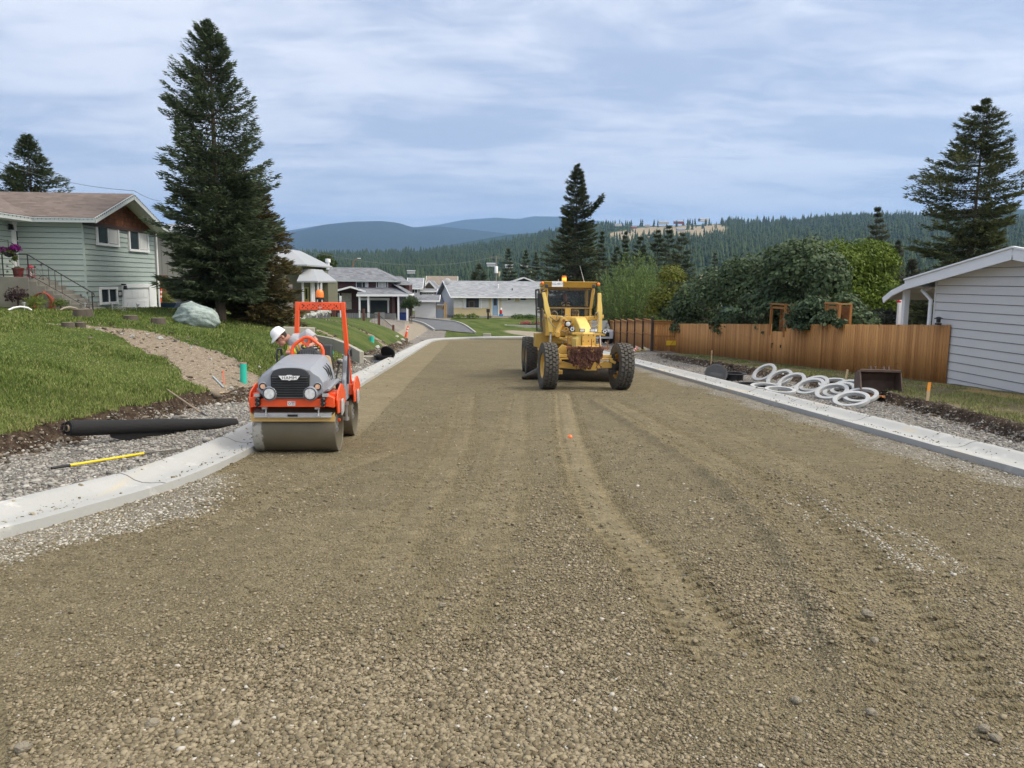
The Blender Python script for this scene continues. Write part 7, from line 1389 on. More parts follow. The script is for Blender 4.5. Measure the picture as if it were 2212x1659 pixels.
        o = bigmesh('safety_vest', np.array(V), np.array(Fc), (m,), t, True, dict(band=np.array(B))); sm = o.modifiers.new('solid', 'SOLIDIFY'); sm.thickness = .006
    if hat:
        h = MB(); n = 20; vs = []; prof = [(.125, .10, .045), (.128, .118, .05), (.126, .118, .062), (.122, .116, .075), (.118, .112, .10), (.10, .092, .15), (.06, .055, .178), (0, 0, .186)]
        for i, (ry_, rx_, z) in enumerate(prof):
            for k in range(n):
                a = 2*pi*k/n; fr = max(0, sin(a)); by = .055*fr**2 if i < 3 else 0; vs.append(H(rx_*cos(a), ry_*sin(a)+by-.005, z-(.018*fr if i < 3 else 0)+(.006 if abs(cos(a)) < .18 and i > 3 else 0)))
        h.add(vs, [(i*n+k, i*n+(k+1) % n, (i+1)*n+(k+1) % n, (i+1)*n+k) for i in range(len(prof)-1) for k in range(n)], True); o = h.build('hard_hat', M_white, t, ang=50); s_ = o.modifiers.new('solid', 'SOLIDIFY'); s_.thickness = .005
        g = MB(); [g.tube([H(x, .098-abs(x)*.25, .018), H(x*1.9, .09-abs(x)*.5, .016)], .013, 6) for x in (-.03, .03)]; g.tube([H(.068, .07, .02), H(.083, .0, .015)], .004, 5); g.tube([H(-.068, .07, .02), H(-.083, .0, .015)], .004, 5); g.tube([H(-.03, .1, .02), H(.03, .1, .02)], .005, 5); g.build('glasses', M_blackp, t)
    hr = MB(); ell(hr, (0, -.030, .028), (.082, .082, .10)); hr.build('hair', mat('hair', hair, .9), t)
    return t
p = road_px(640, 973.5)
person('person in a white hard hat and hi-vis vest leaning sideways off the roller seat', (p[0], p[1], float(zroad(p[1]))), dict(pelvis=(.04, 1.24, 1.24), chest=(-.17, 1.10, 1.56), neck=(-.315, 1.05, 1.675), head=(-.435, .99, 1.67), face=(-.62, -.42, -.66), shl=(.00, 1.03, 1.725), ell=(.115, 1.0, 1.625), wrl=(.075, .92, 1.565), hdl=(-.55, -.65, -.2), upl=(0, 0, 1), shr=(-.22, 1.10, 1.55), elr=(-.31, 1.06, 1.42), wrr=(-.325, 1.03, 1.46), hdr=(.05, -.9, -.1), upr=(0, 0, 1), knl=(.31, .80, 1.33), anl=(.43, .60, .84), knr=(-.06, .80, 1.30), anr=(-.10, .62, .84), front=(-.3, -.9, .1)), hat=True, rot=(SLA, 0, 0))
# ---------------------------------------------------------------- motor grader
def grader():
    p = road_px(1263, 840.5); gp = (p[0], p[1], float(zroad(p[1]))); t = thing('motor_grader', 'yellow motor grader with chunky tyres and a hanging chain tangle facing the camera', 'motor grader', gp, rot=(SLA, 0, 0))
    Y = mat('grader_yellow', (.60, .37, .075), .5, .12, 2.5, coat=.1, dirt=.34, dcol=(.30, .17, .06), dsc=5); Yl = mat('grader_light_yellow', (.78, .56, .14), .4, .06, 2, coat=.2, dirt=.08, dcol=(.5, .33, .1)); M_t = mat('dusty_tyre', (.075, .068, .056), .9, .18, 5, .2, 30, dirt=.4, dcol=(.13, .118, .09), dsc=3); M_r = mat('rusty_steel', (.26, .10, .04), .8, .3, 8, dirt=.3, dcol=(.09, .04, .03), dsc=9); M_gd = mat('greasy_black', (.022, .019, .016), .6, .3, 5)
    cg = nodes('cab_glass'); m, nt, b, out = cg; b.inputs['Base Color'].default_value = (.02, .03, .03, 1); b.inputs['Roughness'].default_value = .04; b.inputs['Alpha'].default_value = .36; M_cg = m
    def wheel(x, y, side, lean=0, steer=0):
        R, W_ = .665, .19; w_ = thing('wheel', '', '', (x, y, R)); [w_.pop(k, None) for k in ('label', 'category')] if False else None
        for k in ('label', 'category'):
            if k in w_.keys(): del w_[k]
        w_.parent = t; w_.rotation_euler = (0, lean, steer); ty = MB()
        ty.lathe([(.36, -W_*.8), (.40, -W_*.98), (.52, -W_*1.08), (.60, -W_*1.02), (R-.035, -W_*.9), (R-.03, 0), (R-.035, W_*.9), (.60, W_*1.02), (.52, W_*1.08), (.40, W_*.98), (.36, W_*.8)], ax='x', n=56)
        N = 30
        for i in range(N):
            for j, xx in enumerate((-.148, -.05, .05, .148)):
                a = 2*pi*(i+(.5 if j % 2 else 0)+rnd.uniform(-.06, .06))/N; r_ = R-.018; wd = .088 if j in (1, 2) else .095; m_ = Euler((a, 0, 0)).to_matrix(); cx = Vector((xx, 0, 0))+m_@Vector((0, 0, r_-(.012 if j in (0, 3) else 0))); h_ = Vector((wd/2, .056, .028)); sk = .012*(1 if j % 2 else -1)
                vs = [cx+m_@Vector((sx*h_.x*(.9 if sz > 0 else 1), sy*h_.y*(.88 if sz > 0 else 1)+sk*sx, sz*h_.z)) for sz in (-1, 1) for sx, sy in ((-1, -1), (1, -1), (1, 1), (-1, 1))]; ty.add(vs, [(3, 2, 1, 0), (4, 5, 6, 7), (0, 1, 5, 4), (1, 2, 6, 5), (2, 3, 7, 6), (3, 0, 4, 7)])
        ty.build('tyre', M_t, w_, ang=30); r = MB(); s = side
        r.lathe([(.37, s*.15), (.345, s*.165), (.33, s*.14), (.31, s*.05), (.14, s*.03), (.13, s*.10), (.10, s*.13), (0, s*.13)], ax='x', n=32); r.lathe([(.37, -s*.15), (.33, -s*.14), (.31, -s*.02), (0, -s*.02)], ax='x', n=32); r.build('rim', Y, w_)
    wheel(-1.07, 0, -1, R_(1.5), R_(5)); wheel(1.05, 0, 1, R_(3.5), R_(6)); [wheel(s*1.10, y, s) for s in (-1, 1) for y in (6.0, 7.55)]
    # front axle
    a = MB(); a.prism([(-.80, .74), (-.62, .80), (-.30, .70), (.30, .70), (.58, .82), (.80, .74), (.80, .62), (-.30, .58), (-.80, .62)], -.10, .10, 'y'); a.build('front_axle', Y, t, bevel=.012)
    a = MB(); a.bar((-.82, -.05, .955), (.80, -.05, .955), .07, .08); a.bar((-.80, -.12, .88), (.78, -.12, .88), .045); a.build('tie_rod', Y, t, bevel=.01)
    for s in (-1, 1): k = MB(); k.box((s*.84, 0, .70), (.16, .26, .36)); k.box((s*.80, -.04, .96), (.10, .16, .14)); cylx(k, s*.84, s*.98, .15, 0, .66, 16); k.box((s*.78, -.16, .50), (.22, .07, .12)); k.ball((s*.76, -.13, .50), .07, 10, 6); k.build('steering_knuckle', M_gd if s > 0 else Y, t, bevel=.01); k = MB(); k.box((s*.80, -.17, .505), (.24, .05, .07)); k.box((s*.78, -.10, .80), (.18, .1, .08), ry=s*.4); k.build('knuckle_arm', Y, t, bevel=.008)
    b = MB(); b.prism([(-.05, .55), (.30, .55), (.42, .95), (.36, 1.25), (-.16, 1.25), (-.22, .95)], -.22, .32, 'y'); b.build('axle_bolster', Y, t, bevel=.015)
    # goose-neck frame
    g = MB(); sec = lambda y, z0, z1, w_, x=.11: [(x-w_, y, z0), (x+w_, y, z0), (x+w_, y, z1-.03), (x+w_-.03, y, z1), (x-w_+.03, y, z1), (x-w_, y, z1-.03)]
    g.loft([sec(.22, 1.20, 1.60, .175), sec(.5, 1.22, 1.66, .175), sec(1.3, 1.45, 1.92, .175), sec(2.2, 1.68, 2.07, .175, .15), sec(3.2, 1.6, 2.05, .17, .12), sec(3.8, 1.3, 1.8, .17, .05)], smooth=False); g.build('frame', Yl, t, bevel=.012)
    g = MB(); g.bb(-.07, .29, .14, .215, 1.18, 1.60); fp = g.build('nose_plate', Y, t, bevel=.008); bl = MB(); [bl.ball((x, .138, z), .016, 8, 5) for x in (-.04, .11, .26) for z in (1.22, 1.38, 1.55)]; bl.build('bolt_row', M_gd, fp)
    g = MB(); g.prism([(-.23, 1.18), (-.08, 1.02), (-.08, 1.50), (-.23, 1.44)], .3, 1.2, 'y'); g.build('side_gusset', Yl, t, bevel=.01)
    # cab
    c = MB(); yc = 3.65
    for s in (-1, 1): c.bar((s*.735-.03, yc, 2.36), (s*.79-.03, yc+.02, 3.10), .10, .10); c.bar((s*.79-.03, yc+1.35, 1.7), (s*.79-.03, yc+1.35, 3.10), .10, .10); c.bar((s*.79-.03, yc, 3.06), (s*.79-.03, yc+1.35, 3.06), .09, .09)
    c.bar((-.80, yc, 3.06), (.78, yc, 3.06), .10, .10); c.bar((-.80, yc+1.35, 3.06), (.78, yc+1.35, 3.06), .10, .10); c.bar((-.76, yc, 2.385), (.72, yc, 2.385), .09, .07)
    c.bar((-.73, yc, 2.02), (.68, yc, 2.02), .10, .12); c.bar((-.73, yc, 2.02), (-.74, yc, 2.40), .07, .07); c.bar((.67, yc, 2.0), (.70, yc, 2.40), .07, .07); c.bb(-.16, .04, yc-.05, yc+.05, 1.7, 2.38); c.bb(-.80, .74, yc+.02, yc+1.35, 1.45, 2.0); c.build('cab_frame', Y, t, bevel=.01)
    r = MB(); r.prism([(-.88, 3.12), (.86, 3.12), (.86, 3.22), (-.88, 3.22)], yc-.02, yc+1.5, 'y'); r.prism([(yc-.20, 3.235), (yc-.02, 3.22), (yc-.02, 3.05), (yc-.06, 3.05)], -.86, .84, 'x'); r.bb(-.89, .87, yc-.22, yc+1.5, 3.222, 3.245); r.build('cab_roof', Y, t, bevel=.008)
    wg = MB(); wg.add([(-.695, yc-.03, 2.425), (.645, yc-.03, 2.425), (.71, yc-.02, 3.03), (-.76, yc-.02, 3.03)], [(0, 1, 2, 3)]); wg.build('windscreen', M_cg, t); s = MB()
    for q in (((-.69, 2.42), (.64, 2.42)), ((.64, 2.42), (.71, 3.04)), ((.71, 3.04), (-.76, 3.04)), ((-.76, 3.04), (-.69, 2.42))): s.bar((q[0][0], yc-.045, q[0][1]), (q[1][0], yc-.045, q[1][1]), .035, .035, up=(0, 1, 0))
    s.tube([(-.1, yc-.06, 3.10), (-.03, yc-.07, 2.98)], .012, 5); s.build('windscreen_seal', M_blackp, t)
    for x0, x1 in ((-.70, -.18), (.055, .64)): w_ = MB(); w_.add([(x0, yc-.055, 2.07), (x1, yc-.055, 2.07), (x1, yc-.055, 2.35), (x0, yc-.055, 2.35)], [(0, 1, 2, 3)]); o = w_.build('lower_window', M_cg, t); q = MB(); [q.bar((a_, yc-.06, b0), (c_, yc-.06, d_), .025, .02, up=(0, 1, 0)) for a_, b0, c_, d_ in ((x0, 2.07, x1, 2.07), (x1, 2.07, x1, 2.35), (x1, 2.35, x0, 2.35), (x0, 2.35, x0, 2.07))]; [q.bar((x0+(x1-x0)*k/6, yc+.1, 2.05), (x0+(x1-x0)*k/6+.02, yc+.1, 2.24), .02) for k in range(1, 5)]; q.build('window_seal', M_blackp, o)
    for s in (-1, 1): w_ = MB(); w_.bb(s*.80-.035, s*.80-.025, yc+.08, yc+1.3, 2.0, 3.0); w_.build('side_window', M_cg, t)
    w_ = MB(); w_.bb(-.72, .68, yc+1.33, yc+1.34, 2.2, 2.98); w_.build('rear_window', M_cg, t); 
    d = MB(); [d.bar(a_, b0, .05, .05) for a_, b0 in (((-.90, yc+.15, 1.58), (-1.0, yc+.45, 3.0)), ((-.99, yc+1.15, 1.58), (-1.04, yc+1.2, 3.0)), ((-1.0, yc+.45, 3.0), (-1.04, yc+1.2, 3.0)), ((-.90, yc+.15, 1.60), (-.99, yc+1.15, 1.60)), ((-.96, yc+.3, 2.34), (-1.02, yc+1.18, 2.34)))]; o = d.build('cab_door', mat('door_grey_brown', (.10, .09, .075), .7, .2), t); g = MB(); g.add([(-.92, yc+.18, 1.62), (-1.0, yc+1.14, 1.62), (-1.03, yc+1.18, 2.98), (-.99, yc+.46, 2.98)], [(0, 1, 2, 3)]); g.build('door_glass', M_cg, o)
    s = MB(); s.box((-.05, yc+.95, 1.95), (.5, .5, .5)); s.box((-.05, yc+1.15, 2.35), (.46, .12, .6)); s.build('seat', M_blackp, t, bevel=.03); s = MB(); s.box((-.05, yc+.35, 2.15), (.16, .14, .5)); s.ring((-.05, yc+.45, 2.42), .19, .03, .03, 24, (.9, 0, 0)); s.build('steering_column', M_blackp, t)
    e = MB(); e.bb(-.55, .55, yc+1.6, 8.1, 1.1, 2.35); e.build('engine_hood', Y, t, bevel=.04); e = MB(); [e.bb(s*.86-.16, s*.86+.16, 5.6, 8.0, .45, .90) for s in (-1, 1)]; e.bb(-.7, .7, 5.8, 7.6, .6, 1.1); e.build('tandem_case', Y, t, bevel=.03); e = MB(); e.bb(-1.08, -.66, yc+.5, yc+1.45, 1.05, 1.52); e.bb(-.66, .8, yc+.3, yc+1.4, 1.2, 1.44); e.bb(.6, .98, yc+.5, yc+1.4, 1.1, 1.5); e.build('step_box', Y, t, bevel=.015); e = MB(); e.tube([(.3, 7.2, 2.3), (.3, 7.2, 3.0)], .06, 8); e.build('exhaust', M_gd, t)
    # blade lift: saddle, cylinders, arms
    yl = 3.0; c = MB(); c.bar((-.86, yl, 2.08), (-.30, yl, 2.04), .14, .14); c.bar((.34, yl, 2.02), (.98, yl, 2.08), .14, .14); c.box((.05, yl, 2.02), (.9, .25, .16)); c.box((-.82, yl-.02, 2.12), (.2, .2, .1)); c.box((.92, yl-.02, 2.10), (.2, .2, .12)); c.build('lift_saddle', Y, t, bevel=.015)
    for s, x0, x1 in ((-1, -.95, -.70), (1, .87, .90)): c = MB(); c.loft([[(x0+(x1-x0)*q+dx*w_, yl-.06+dy*w_, z) for dx, dy in ((-1, -1), (1, -1), (1, 1), (-1, 1))] for q, z, w_ in ((0, 2.86, .055), (.25, 2.62, .06), (.5, 2.3, .085), (.72, 2.12, .07), (1, 1.58, .07))], smooth=False); o = c.build('lift_cylinder', Yl, t, bevel=.01); c = MB(); c.tube([(x1, yl-.06, 1.6), (x1+.03*s, yl-.2, .95)], .03, 8); c.build('piston_rod', M_steel, o)
    c = MB(); c.ball((-.36, 2.4, 1.96), .10, 12, 8); c.tube([(-.36, 2.28, 1.96), (-.36, 2.52, 1.96)], .10, 16); c.tube([(-.36, 2.38, 1.96), (-.50, 2.35, 1.70), (-.55, 2.3, 1.56)], [.09, .075, .09], 10); c.tube([(-.55, 2.2, 1.52), (-.55, 2.42, 1.52)], .085, 14); c.tube([(-.30, 2.4, 1.9), (-.02, 2.6, 1.8)], .09, 10); c.box((-.25, 2.5, 1.66), (.3, .2, .2), ry=.5); c.tube([(-.3, 2.3, 1.44), (.0, 2.2, 1.38)], [.07, .09], 10); c.build('blade_shift_link', Y, t, bevel=.01)
    q = MB(); [q.tube([(x, 2.27, z), (x, 2.24, z)], r_, 12) for x, z, r_ in ((-.36, 1.96, .045), (-.55, 1.52, .04), (-.2, 1.55, .04), (-.28, 1.70, .03))]; q.build('pivot_pin', M_r, t)
    q = MB(); q.loft([[(x, y, z), (x, y+.25, z), (x, y+.25, z-.10), (x, y, z-.10)] for x, y, z in ((-.50, 2.1, 1.46), (-.25, 2.05, 1.38), (.0, 2.0, 1.30))], smooth=False); q.prism([(-.55, 1.42), (-.2, 1.44), (.25, 1.2), (-.1, 1.16)], 1.9, 2.4, 'y'); q.build('saddle_arch', Y, t, bevel=.01)
    M_ho = mat('dusty_hose', (.24, .20, .13), .8)
    def hs(*p_): h = MB(); h.tube([tuple(a_) for a_ in catmull(p_, 5)], .017, 6); h.build('hydraulic_hose', M_ho, t)
    hs((-.78, 2.85, 2.05), (-.66, 2.6, 1.80), (-.45, 2.3, 1.66), (-.30, 2.2, 1.60), (-.12, 2.1, 1.72)); hs((-.74, 2.9, 2.10), (-.55, 2.6, 1.95), (-.42, 2.5, 2.05), (-.20, 2.6, 2.14)); hs((-.72, 2.8, 2.18), (-.62, 2.7, 2.26), (-.52, 2.7, 2.18), (-.54, 2.7, 2.02)); hs((.82, 2.85, 2.24), (.80, 2.6, 2.02), (.62, 2.5, 1.90), (.38, 2.5, 1.94)); hs((.70, 2.8, 2.06), (.72, 2.7, 2.2), (.82, 2.8, 2.25)); hs((.84, 2.8, 2.14), (.76, 2.4, 1.84), (.45, 2.2, 1.74)); hs((-.55, 1.0, 1.25), (-.45, .9, 1.38), (-.36, .9, 1.25), (-.30, .9, 1.1)); hs((-.28, 2.6, 1.35), (-.36, 2.5, 1.2), (-.26, 2.4, 1.12), (-.1, 2.5, 1.25)); hs((-.3, 2.3, 1.5), (-.1, 2.1, 1.6), (0, 2.0, 1.7))
    # drawbar, circle, blade
    c = MB(); c.loft([[(-.75, 2.1, .98), (-.75, 2.1, .86), (-.60, 2.1, .86), (-.60, 2.1, .98)], [(-.1, .3, .98), (-.1, .3, .84), (.05, .3, .84), (.05, .3, .98)]], smooth=False); c.loft([[(.60, 2.1, .98), (.60, 2.1, .86), (.75, 2.1, .86), (.75, 2.1, .98)], [(.1, .3, .98), (.1, .3, .84), (.2, .3, .84), (.2, .3, .98)]], smooth=False); c.prism([(-.80, 1.06), (-.60, 1.26), (-.35, 1.18), (.1, 1.0), (.1, .92), (-.8, .92)], .55, .65, 'y'); c.build('drawbar', Y, t, bevel=.01); c = MB(); c.ring((0, 2.7, .90), .78, .12, .10, 40); c.box((0, 2.7, 1.0), (.9, .5, .2)); c.build('blade_circle', M_gd, t)
    m_ = MB(); A = Vector((-1.58, 3.35, 0)); B = Vector((1.62, 2.0, 0)); d_ = (B-A).normalized(); n_ = Vector((d_.y, -d_.x, 0)); pr = [(-.10, .02), (-.02, .10), (.06, .22), (.09, .36), (.06, .50), (-.02, .60)]; rr = []
    for q in np.linspace(0, 1, 16): o_ = A.lerp(B, q); hf = min(.85, .22+q*3.2); rr.append([o_-n_*-x+Vector((0, 0, z*hf)) for x, z in pr]+[o_-n_*-(x-.03)+Vector((0, 0, z*hf)) for x, z in pr[::-1]])
    m_.loft(rr, smooth=False); m_.build('blade', mat('worn_blade', (.05, .042, .034), .6, .3, 6, dirt=.4), t); k = MB(); k.bar((-1.0, 3.0, .62), (1.1, 2.2, .62), .1, .06); k.bb(-.6, .6, 2.35, 2.5, .5, .9); k.build('blade_carrier', M_gd, t)
    # lamps, mirrors, roof furniture
    l = MB(); l.bar((-.36, .30, 1.60), (.62, .30, 1.57), .05, .07); l.build('lamp_bar', Y, t, bevel=.006)
    for x, y, z, r_ in ((-.35, .26, 1.72, .085), (.60, .26, 1.66, .085)): q = MB(); q.lathe([(0, 0), (r_*.8, 0), (r_, .015), (r_, .05), (.04, .09)], c=(x, y, z), ax='y', n=20); o = q.build('round_lamp', M_blackp, t); w_ = MB(); [w_.lathe([(0, -.006), (.022, -.006), (.022, 0)], c=(x+.045*cos(a), y, z+.045*sin(a)), ax='y', n=8) for a in np.linspace(0, 2*pi, 7)[:6]]; w_.build('lamp_led', M_lens, o)
    for x in (-.04, .26): q = MB(); q.box((x, .40, 1.685), (.15, .06, .09)); o = q.build('square_lamp', M_blackp, t); w_ = MB(); w_.box((x, .368, 1.685), (.125, .006, .065)); w_.build('lamp_face', M_lens, o)
    q = MB(); q.box((-.31, 1.6, 1.86), (.19, .12, .19)); q.tube([(-.31, 1.62, 1.78), (-.2, 1.8, 1.7)], .02, 6); o = q.build('headlight', M_blackp, t, bevel=.02); w_ = MB(); w_.lathe([(0, 1.532), (.05, 1.53), (.072, 1.54)], c=(-.31, 0, 1.86), ax='y', n=18); w_.build('lamp_face', M_lens, o); q = MB(); q.ball((-.45, 1.6, 1.80), (.035, .03, .035), 10, 6); q.build('marker_lamp', M_amber, t)
    for s, x in ((-1, -1.00), (1, .86)): q = MB(); q.box((x, 3.45, 2.62), (.20 if s < 0 else .10, .06, .46)); q.bar((x, 3.47, 2.86), (s*.78, 3.6, 2.95), .025); q.bar((x, 3.47, 2.4), (s*.78, 3.6, 2.35), .025); q.build('mirror', M_blackp, t, bevel=.03)
    q = MB(); q.tube([(-.80, 3.5, 2.28), (-.76, 3.48, 2.9), (-.78, 3.55, 3.06)], .02, 6); q.tube([(.72, 3.5, 2.4), (.80, 3.5, 2.98), (.78, 3.55, 3.06)], .02, 6); q.build('grab_rail', Y, t)
    for s in (-1, 1): q = MB(); q.ball((s*.93-.01, 3.45, 3.185 if s < 0 else 3.165), (.058, .045, .058), 14, 9); q.build('round_indicator', M_amber, t); q = MB(); q.box((s*.78-.02, 3.42, 3.09), (.10, .06, .12)); q.build('work_light', M_dgrey, t, bevel=.015)
    q = MB(); q.lathe([(.085, 0), (.085, .04), (.078, .04)], c=(-.19, 3.7, 3.245), n=16); o = q.build('beacon', M_amber, t); q = MB(); q.lathe([(.076, .04), (.076, .14)], c=(-.19, 3.7, 3.245), n=16); q.build('beacon_lens', M_amb2, o); q = MB(); q.lathe([(.077, .14), (.078, .19), (.06, .20), (0, .20)], c=(-.19, 3.7, 3.245), n=16); q.build('beacon_cap', M_amber, o)
    q = MB(); q.tube([(.50, 3.8, 3.24), (.48, 3.8, 3.32), (.34, 3.8, 3.80)], [.02, .010, .005], 6); q.tube([(-.36, 3.9, 3.24), (-.36, 3.9, 3.34)], .01, 5); q.build('antenna', mat('pale_grey', (.5, .5, .5), .5), t)
    q = MB(); q.bb(-.63, -.26, yc-.225, yc-.215, 3.07, 3.25); o = q.build('number_plate', M_white, t); text3d('XG-4817', (-.445, yc-.228, 3.135), (pi/2, 0, 0), .098, mat('marker_blue', (.22, .25, .36), .6), o, 'lettering', .001, False)
    # rusty push bar with tines
    b = MB(); b.bar((-.60, -.50, 1.215), (.60, -.50, 1.20), .07, .06); b.bar((-.2, -.5, 1.20), (-.1, -.1, 1.1), .06); b.bar((.4, -.5, 1.20), (.3, -.1, 1.1), .06); [b.tube([(x, -.5, 1.15), (x, -.5, h_)], .014, 5) for x, h_ in ((-.57, 1.52), (.10, 1.46), (.56, 1.42), (.33, 1.5))]; b.build('push_bar', M_r, t); b = MB(); b.bb(.30, .42, -.2, .1, 1.18, 1.30); b.bb(-.5, .0, .1, .4, 1.0, 1.2); b.build('front_bracket', Y, t, bevel=.01)
    # chain tangle hung over the push bar
    def chains():
        m = MB(); rg = random.Random(3)
        def link_(c_, d_, flip):
            d_ = d_.normalized(); u = Vector((0, 1, 0)) if abs(d_.y) < .8 else Vector((1, 0, 0)); a = d_.cross(u).normalized(); b0 = a.cross(d_).normalized(); s_ = a if flip else (a*.3+b0*.95).normalized(); L_, W_ = .036, .020
            m.tube([c_+d_*L_*cos(x)+s_*W_*sin(x) for x in np.linspace(0, 2*pi, 7)], .0085, 4, False)
        def run(a_, b0, sag, wob=.03):
            n = max(4, int(((b0-a_).length+sag*1.2)/.052)); pr_ = None; wx, wy = rg.uniform(0, 6), rg.uniform(0, 6)
            for i in range(n+1):
                q = i/n; p_ = a_.lerp(b0, q)+Vector((sin(q*7+wx)*wob, sin(q*6+wy)*wob, -4*sag*q*(1-q)))
                if pr_ is not None: link_((p_+pr_)/2, p_-pr_, i % 2)
                pr_ = p_
        for i in range(66):
            x = rg.uniform(-.50, .36) if i > 12 else rg.choice((rg.uniform(-.56, -.42), rg.uniform(.25, .38))); x2 = max(-.56, min(.40, x+rg.uniform(-.40, .40))); sg = rg.uniform(.25, .62) if abs((x+x2)/2+.08) < .3 else rg.uniform(.15, .45)
            run(Vector((x, -.54+rg.uniform(-.05, .06), 1.26)), Vector((x2, -.54+rg.uniform(-.06, .05), 1.26-rg.uniform(0, .1))), sg)
        for x in (-.34, -.12, .02, .2, .3): run(Vector((x, -.55, 1.0)), Vector((x+.06, -.55, .62+rg.uniform(-.03, .1))), .03)
        run(Vector((.25, -.55, .9)), Vector((.28, -.55, .50)), 0)
        for a_, b0 in ((-.30, -.14), (-.02, .14)): run(Vector((a_, -.56, .78)), Vector((b0, -.56, .78)), .10, .01)
        return m
    ct = thing('chain_tangle', 'rusty tangle of tyre chains draped over the push bar of the grader', 'chains', gp, rot=(SLA, 0, 0)); chains().build('links', mat('rusty_chain', (.115, .048, .034), .8, .35, 12, dirt=.3, dcol=(.05, .035, .03)), ct, ang=60)
    # driver
    person('person at the controls inside the grader cab, dim behind the windscreen', gp, dict(pelvis=(-.05, 4.55, 2.16), chest=(-.05, 4.50, 2.50), neck=(-.05, 4.47, 2.62), head=(-.06, 4.42, 2.75), face=(0, -1, -.05), shl=(.13, 4.47, 2.54), ell=(.24, 4.3, 2.34), wrl=(.10, 4.12, 2.42), hdl=(-.2, -1, 0), upl=(0, 0, 1), shr=(-.23, 4.47, 2.54), elr=(-.34, 4.3, 2.34), wrr=(-.20, 4.12, 2.42), hdr=(.2, -1, 0), upr=(0, 0, 1), knl=(.08, 4.12, 2.08), anl=(.10, 3.95, 1.72), knr=(-.18, 4.12, 2.08), anr=(-.20, 3.95, 1.72)), rot=(SLA, 0, 0), shirt=mat('dark_shirt', (.03, .03, .035), .9), legs=mat('dark_jeans', (.03, .035, .05), .9))
grader()
# ================================================================== loose things
def gp_(u, v): p = ground_at(u, v); return (p.x, p.y, float(ground_z(p.x, p.y)))
# fabric roll
a = at(150, 925, 11.7); b = at(508, 915, 14.1); za = float(ground_z(a.x, a.y)); zb = float(ground_z(b.x, b.y)); A = Vector((a.x, a.y, a.z)); B = Vector((b.x, b.y, b.z))
t = thing('fabric_roll', 'long black roll of geotextile fabric lying across the dirt edge of the lawn', 'fabric roll', tuple(A)); m = MB(); d = (B-A)
def vtube(m, a, b, prof, n=18, wob=0):
    pts = [a.lerp(b, q) for q, _ in prof]; m.tube([p+Vector((0, 0, (rnd.uniform(-1, 1)*wob))) for p in pts], [r for _, r in prof], n)
L_ = Vector((0, 0, 0)); vtube(m, L_, B-A, [(0, .115), (.06, .122), (.2, .118), (.36, .112), (.5, .118), (.62, .108), (.8, .104), (.97, .10), (1, .095)], 22, .004); m.add([], []); M_geo = mat('black_geotextile', (.008, .008, .009), .85, .3, 4, .5, 14, stretch=(1, 1, 3)); m.build('fabric', M_geo, t, ang=60)
dd = d.normalized(); m = MB(); m.tube([-dd*.045, dd*.1], .052, 14); c_ = m.build('core', mat('cardboard', (.20, .15, .10), .9), t); m = MB(); m.tube([-dd*.047, -dd*.044], .040, 14); m.build('core_hole', M_blackp, c_)
m = MB(); [m.tube([-dd*.02+Vector((0, 0, 0)), dd*.02], r, 22) for r in (.112,)]; [m.box((-dd.x*.01+.10*cos(q), -dd.y*.01, .10*sin(q)), (.06, .05, .02), ry=-q-1.4) for q in (2.4, 3.1, 3.8, 5.4)]; m.build('frayed_end', M_geo, t)
m = MB(); sag = MB(); pts = [A.lerp(B, q) for q in (.22, .3, .4, .5, .58)]; sag.loft([[tuple(p-A+Vector((0, .02, -.06))), tuple(p-A+Vector((.0, -.09, -.08))), tuple(p-A+Vector((0, -.06, -.16-h))), tuple(p-A+Vector((0, .04, -.14-h)))] for p, h in zip(pts, (.0, .06, .09, .07, .0))]); sag.build('loose_flap', M_geo, t)
# garden rake with yellow shaft
a = Vector(gp_(178, 1014)); a = Vector(gp_(112, 1019)); b = Vector(gp_(322, 982)); 
t = thing('rake', 'steel rake with a yellow shaft lying on the gravel verge', 'rake', tuple(a)); up = Vector((0, 0, .045)); d = (b-a); m = MB(); m.tube([d*.17+up, d*.94+up], .017, 8); m.build('shaft', mat('yellow_shaft', (.75, .55, .01), .35), t); m = MB(); m.tube([up, d*.17+up], .019, 8); m.build('grip', M_blackp, t); e = Vector(gp_(388, 976))-a+up; m = MB(); m.tube([d*.94+up, d*1.04+up], .019, 8); dn = d.normalized(); sx = Vector((dn.y, -dn.x, 0)); hc = e*.93; m.tube([d*1.04+up, hc], .008, 5)
m.bar(hc-dn*.16-sx*.05, hc+dn*.16+sx*.02, .022); [m.tube([hc+dn*(.16-.024*k)+Vector((0, 0, 0)), hc+dn*(.16-.024*k)+sx*.035+Vector((0, 0, -.05))], .004, 4) for k in range(14)]; m.build('head', mat('rake_steel', (.13, .12, .10), .6), t)
# wooden tool handle sticking out of the bank
a = at(362, 842, 16.1); b = Vector(gp_(447, 898)); t = thing('tool_handle', 'weathered wooden tool handle propped on the dirt bank above the fabric roll', 'tool', tuple(b)); m = MB(); m.tube([(0, 0, -.02), tuple(a-b)], [.020, .015], 8); m.build('shaft', mat('grey_wood', (.27, .21, .15), .85, .2, 8), t); m = MB(); m.tube([(0, 0, -.02), tuple((a-b)*.14)], [.024, .020], 8); m.build('ferrule', M_dgrey, t)
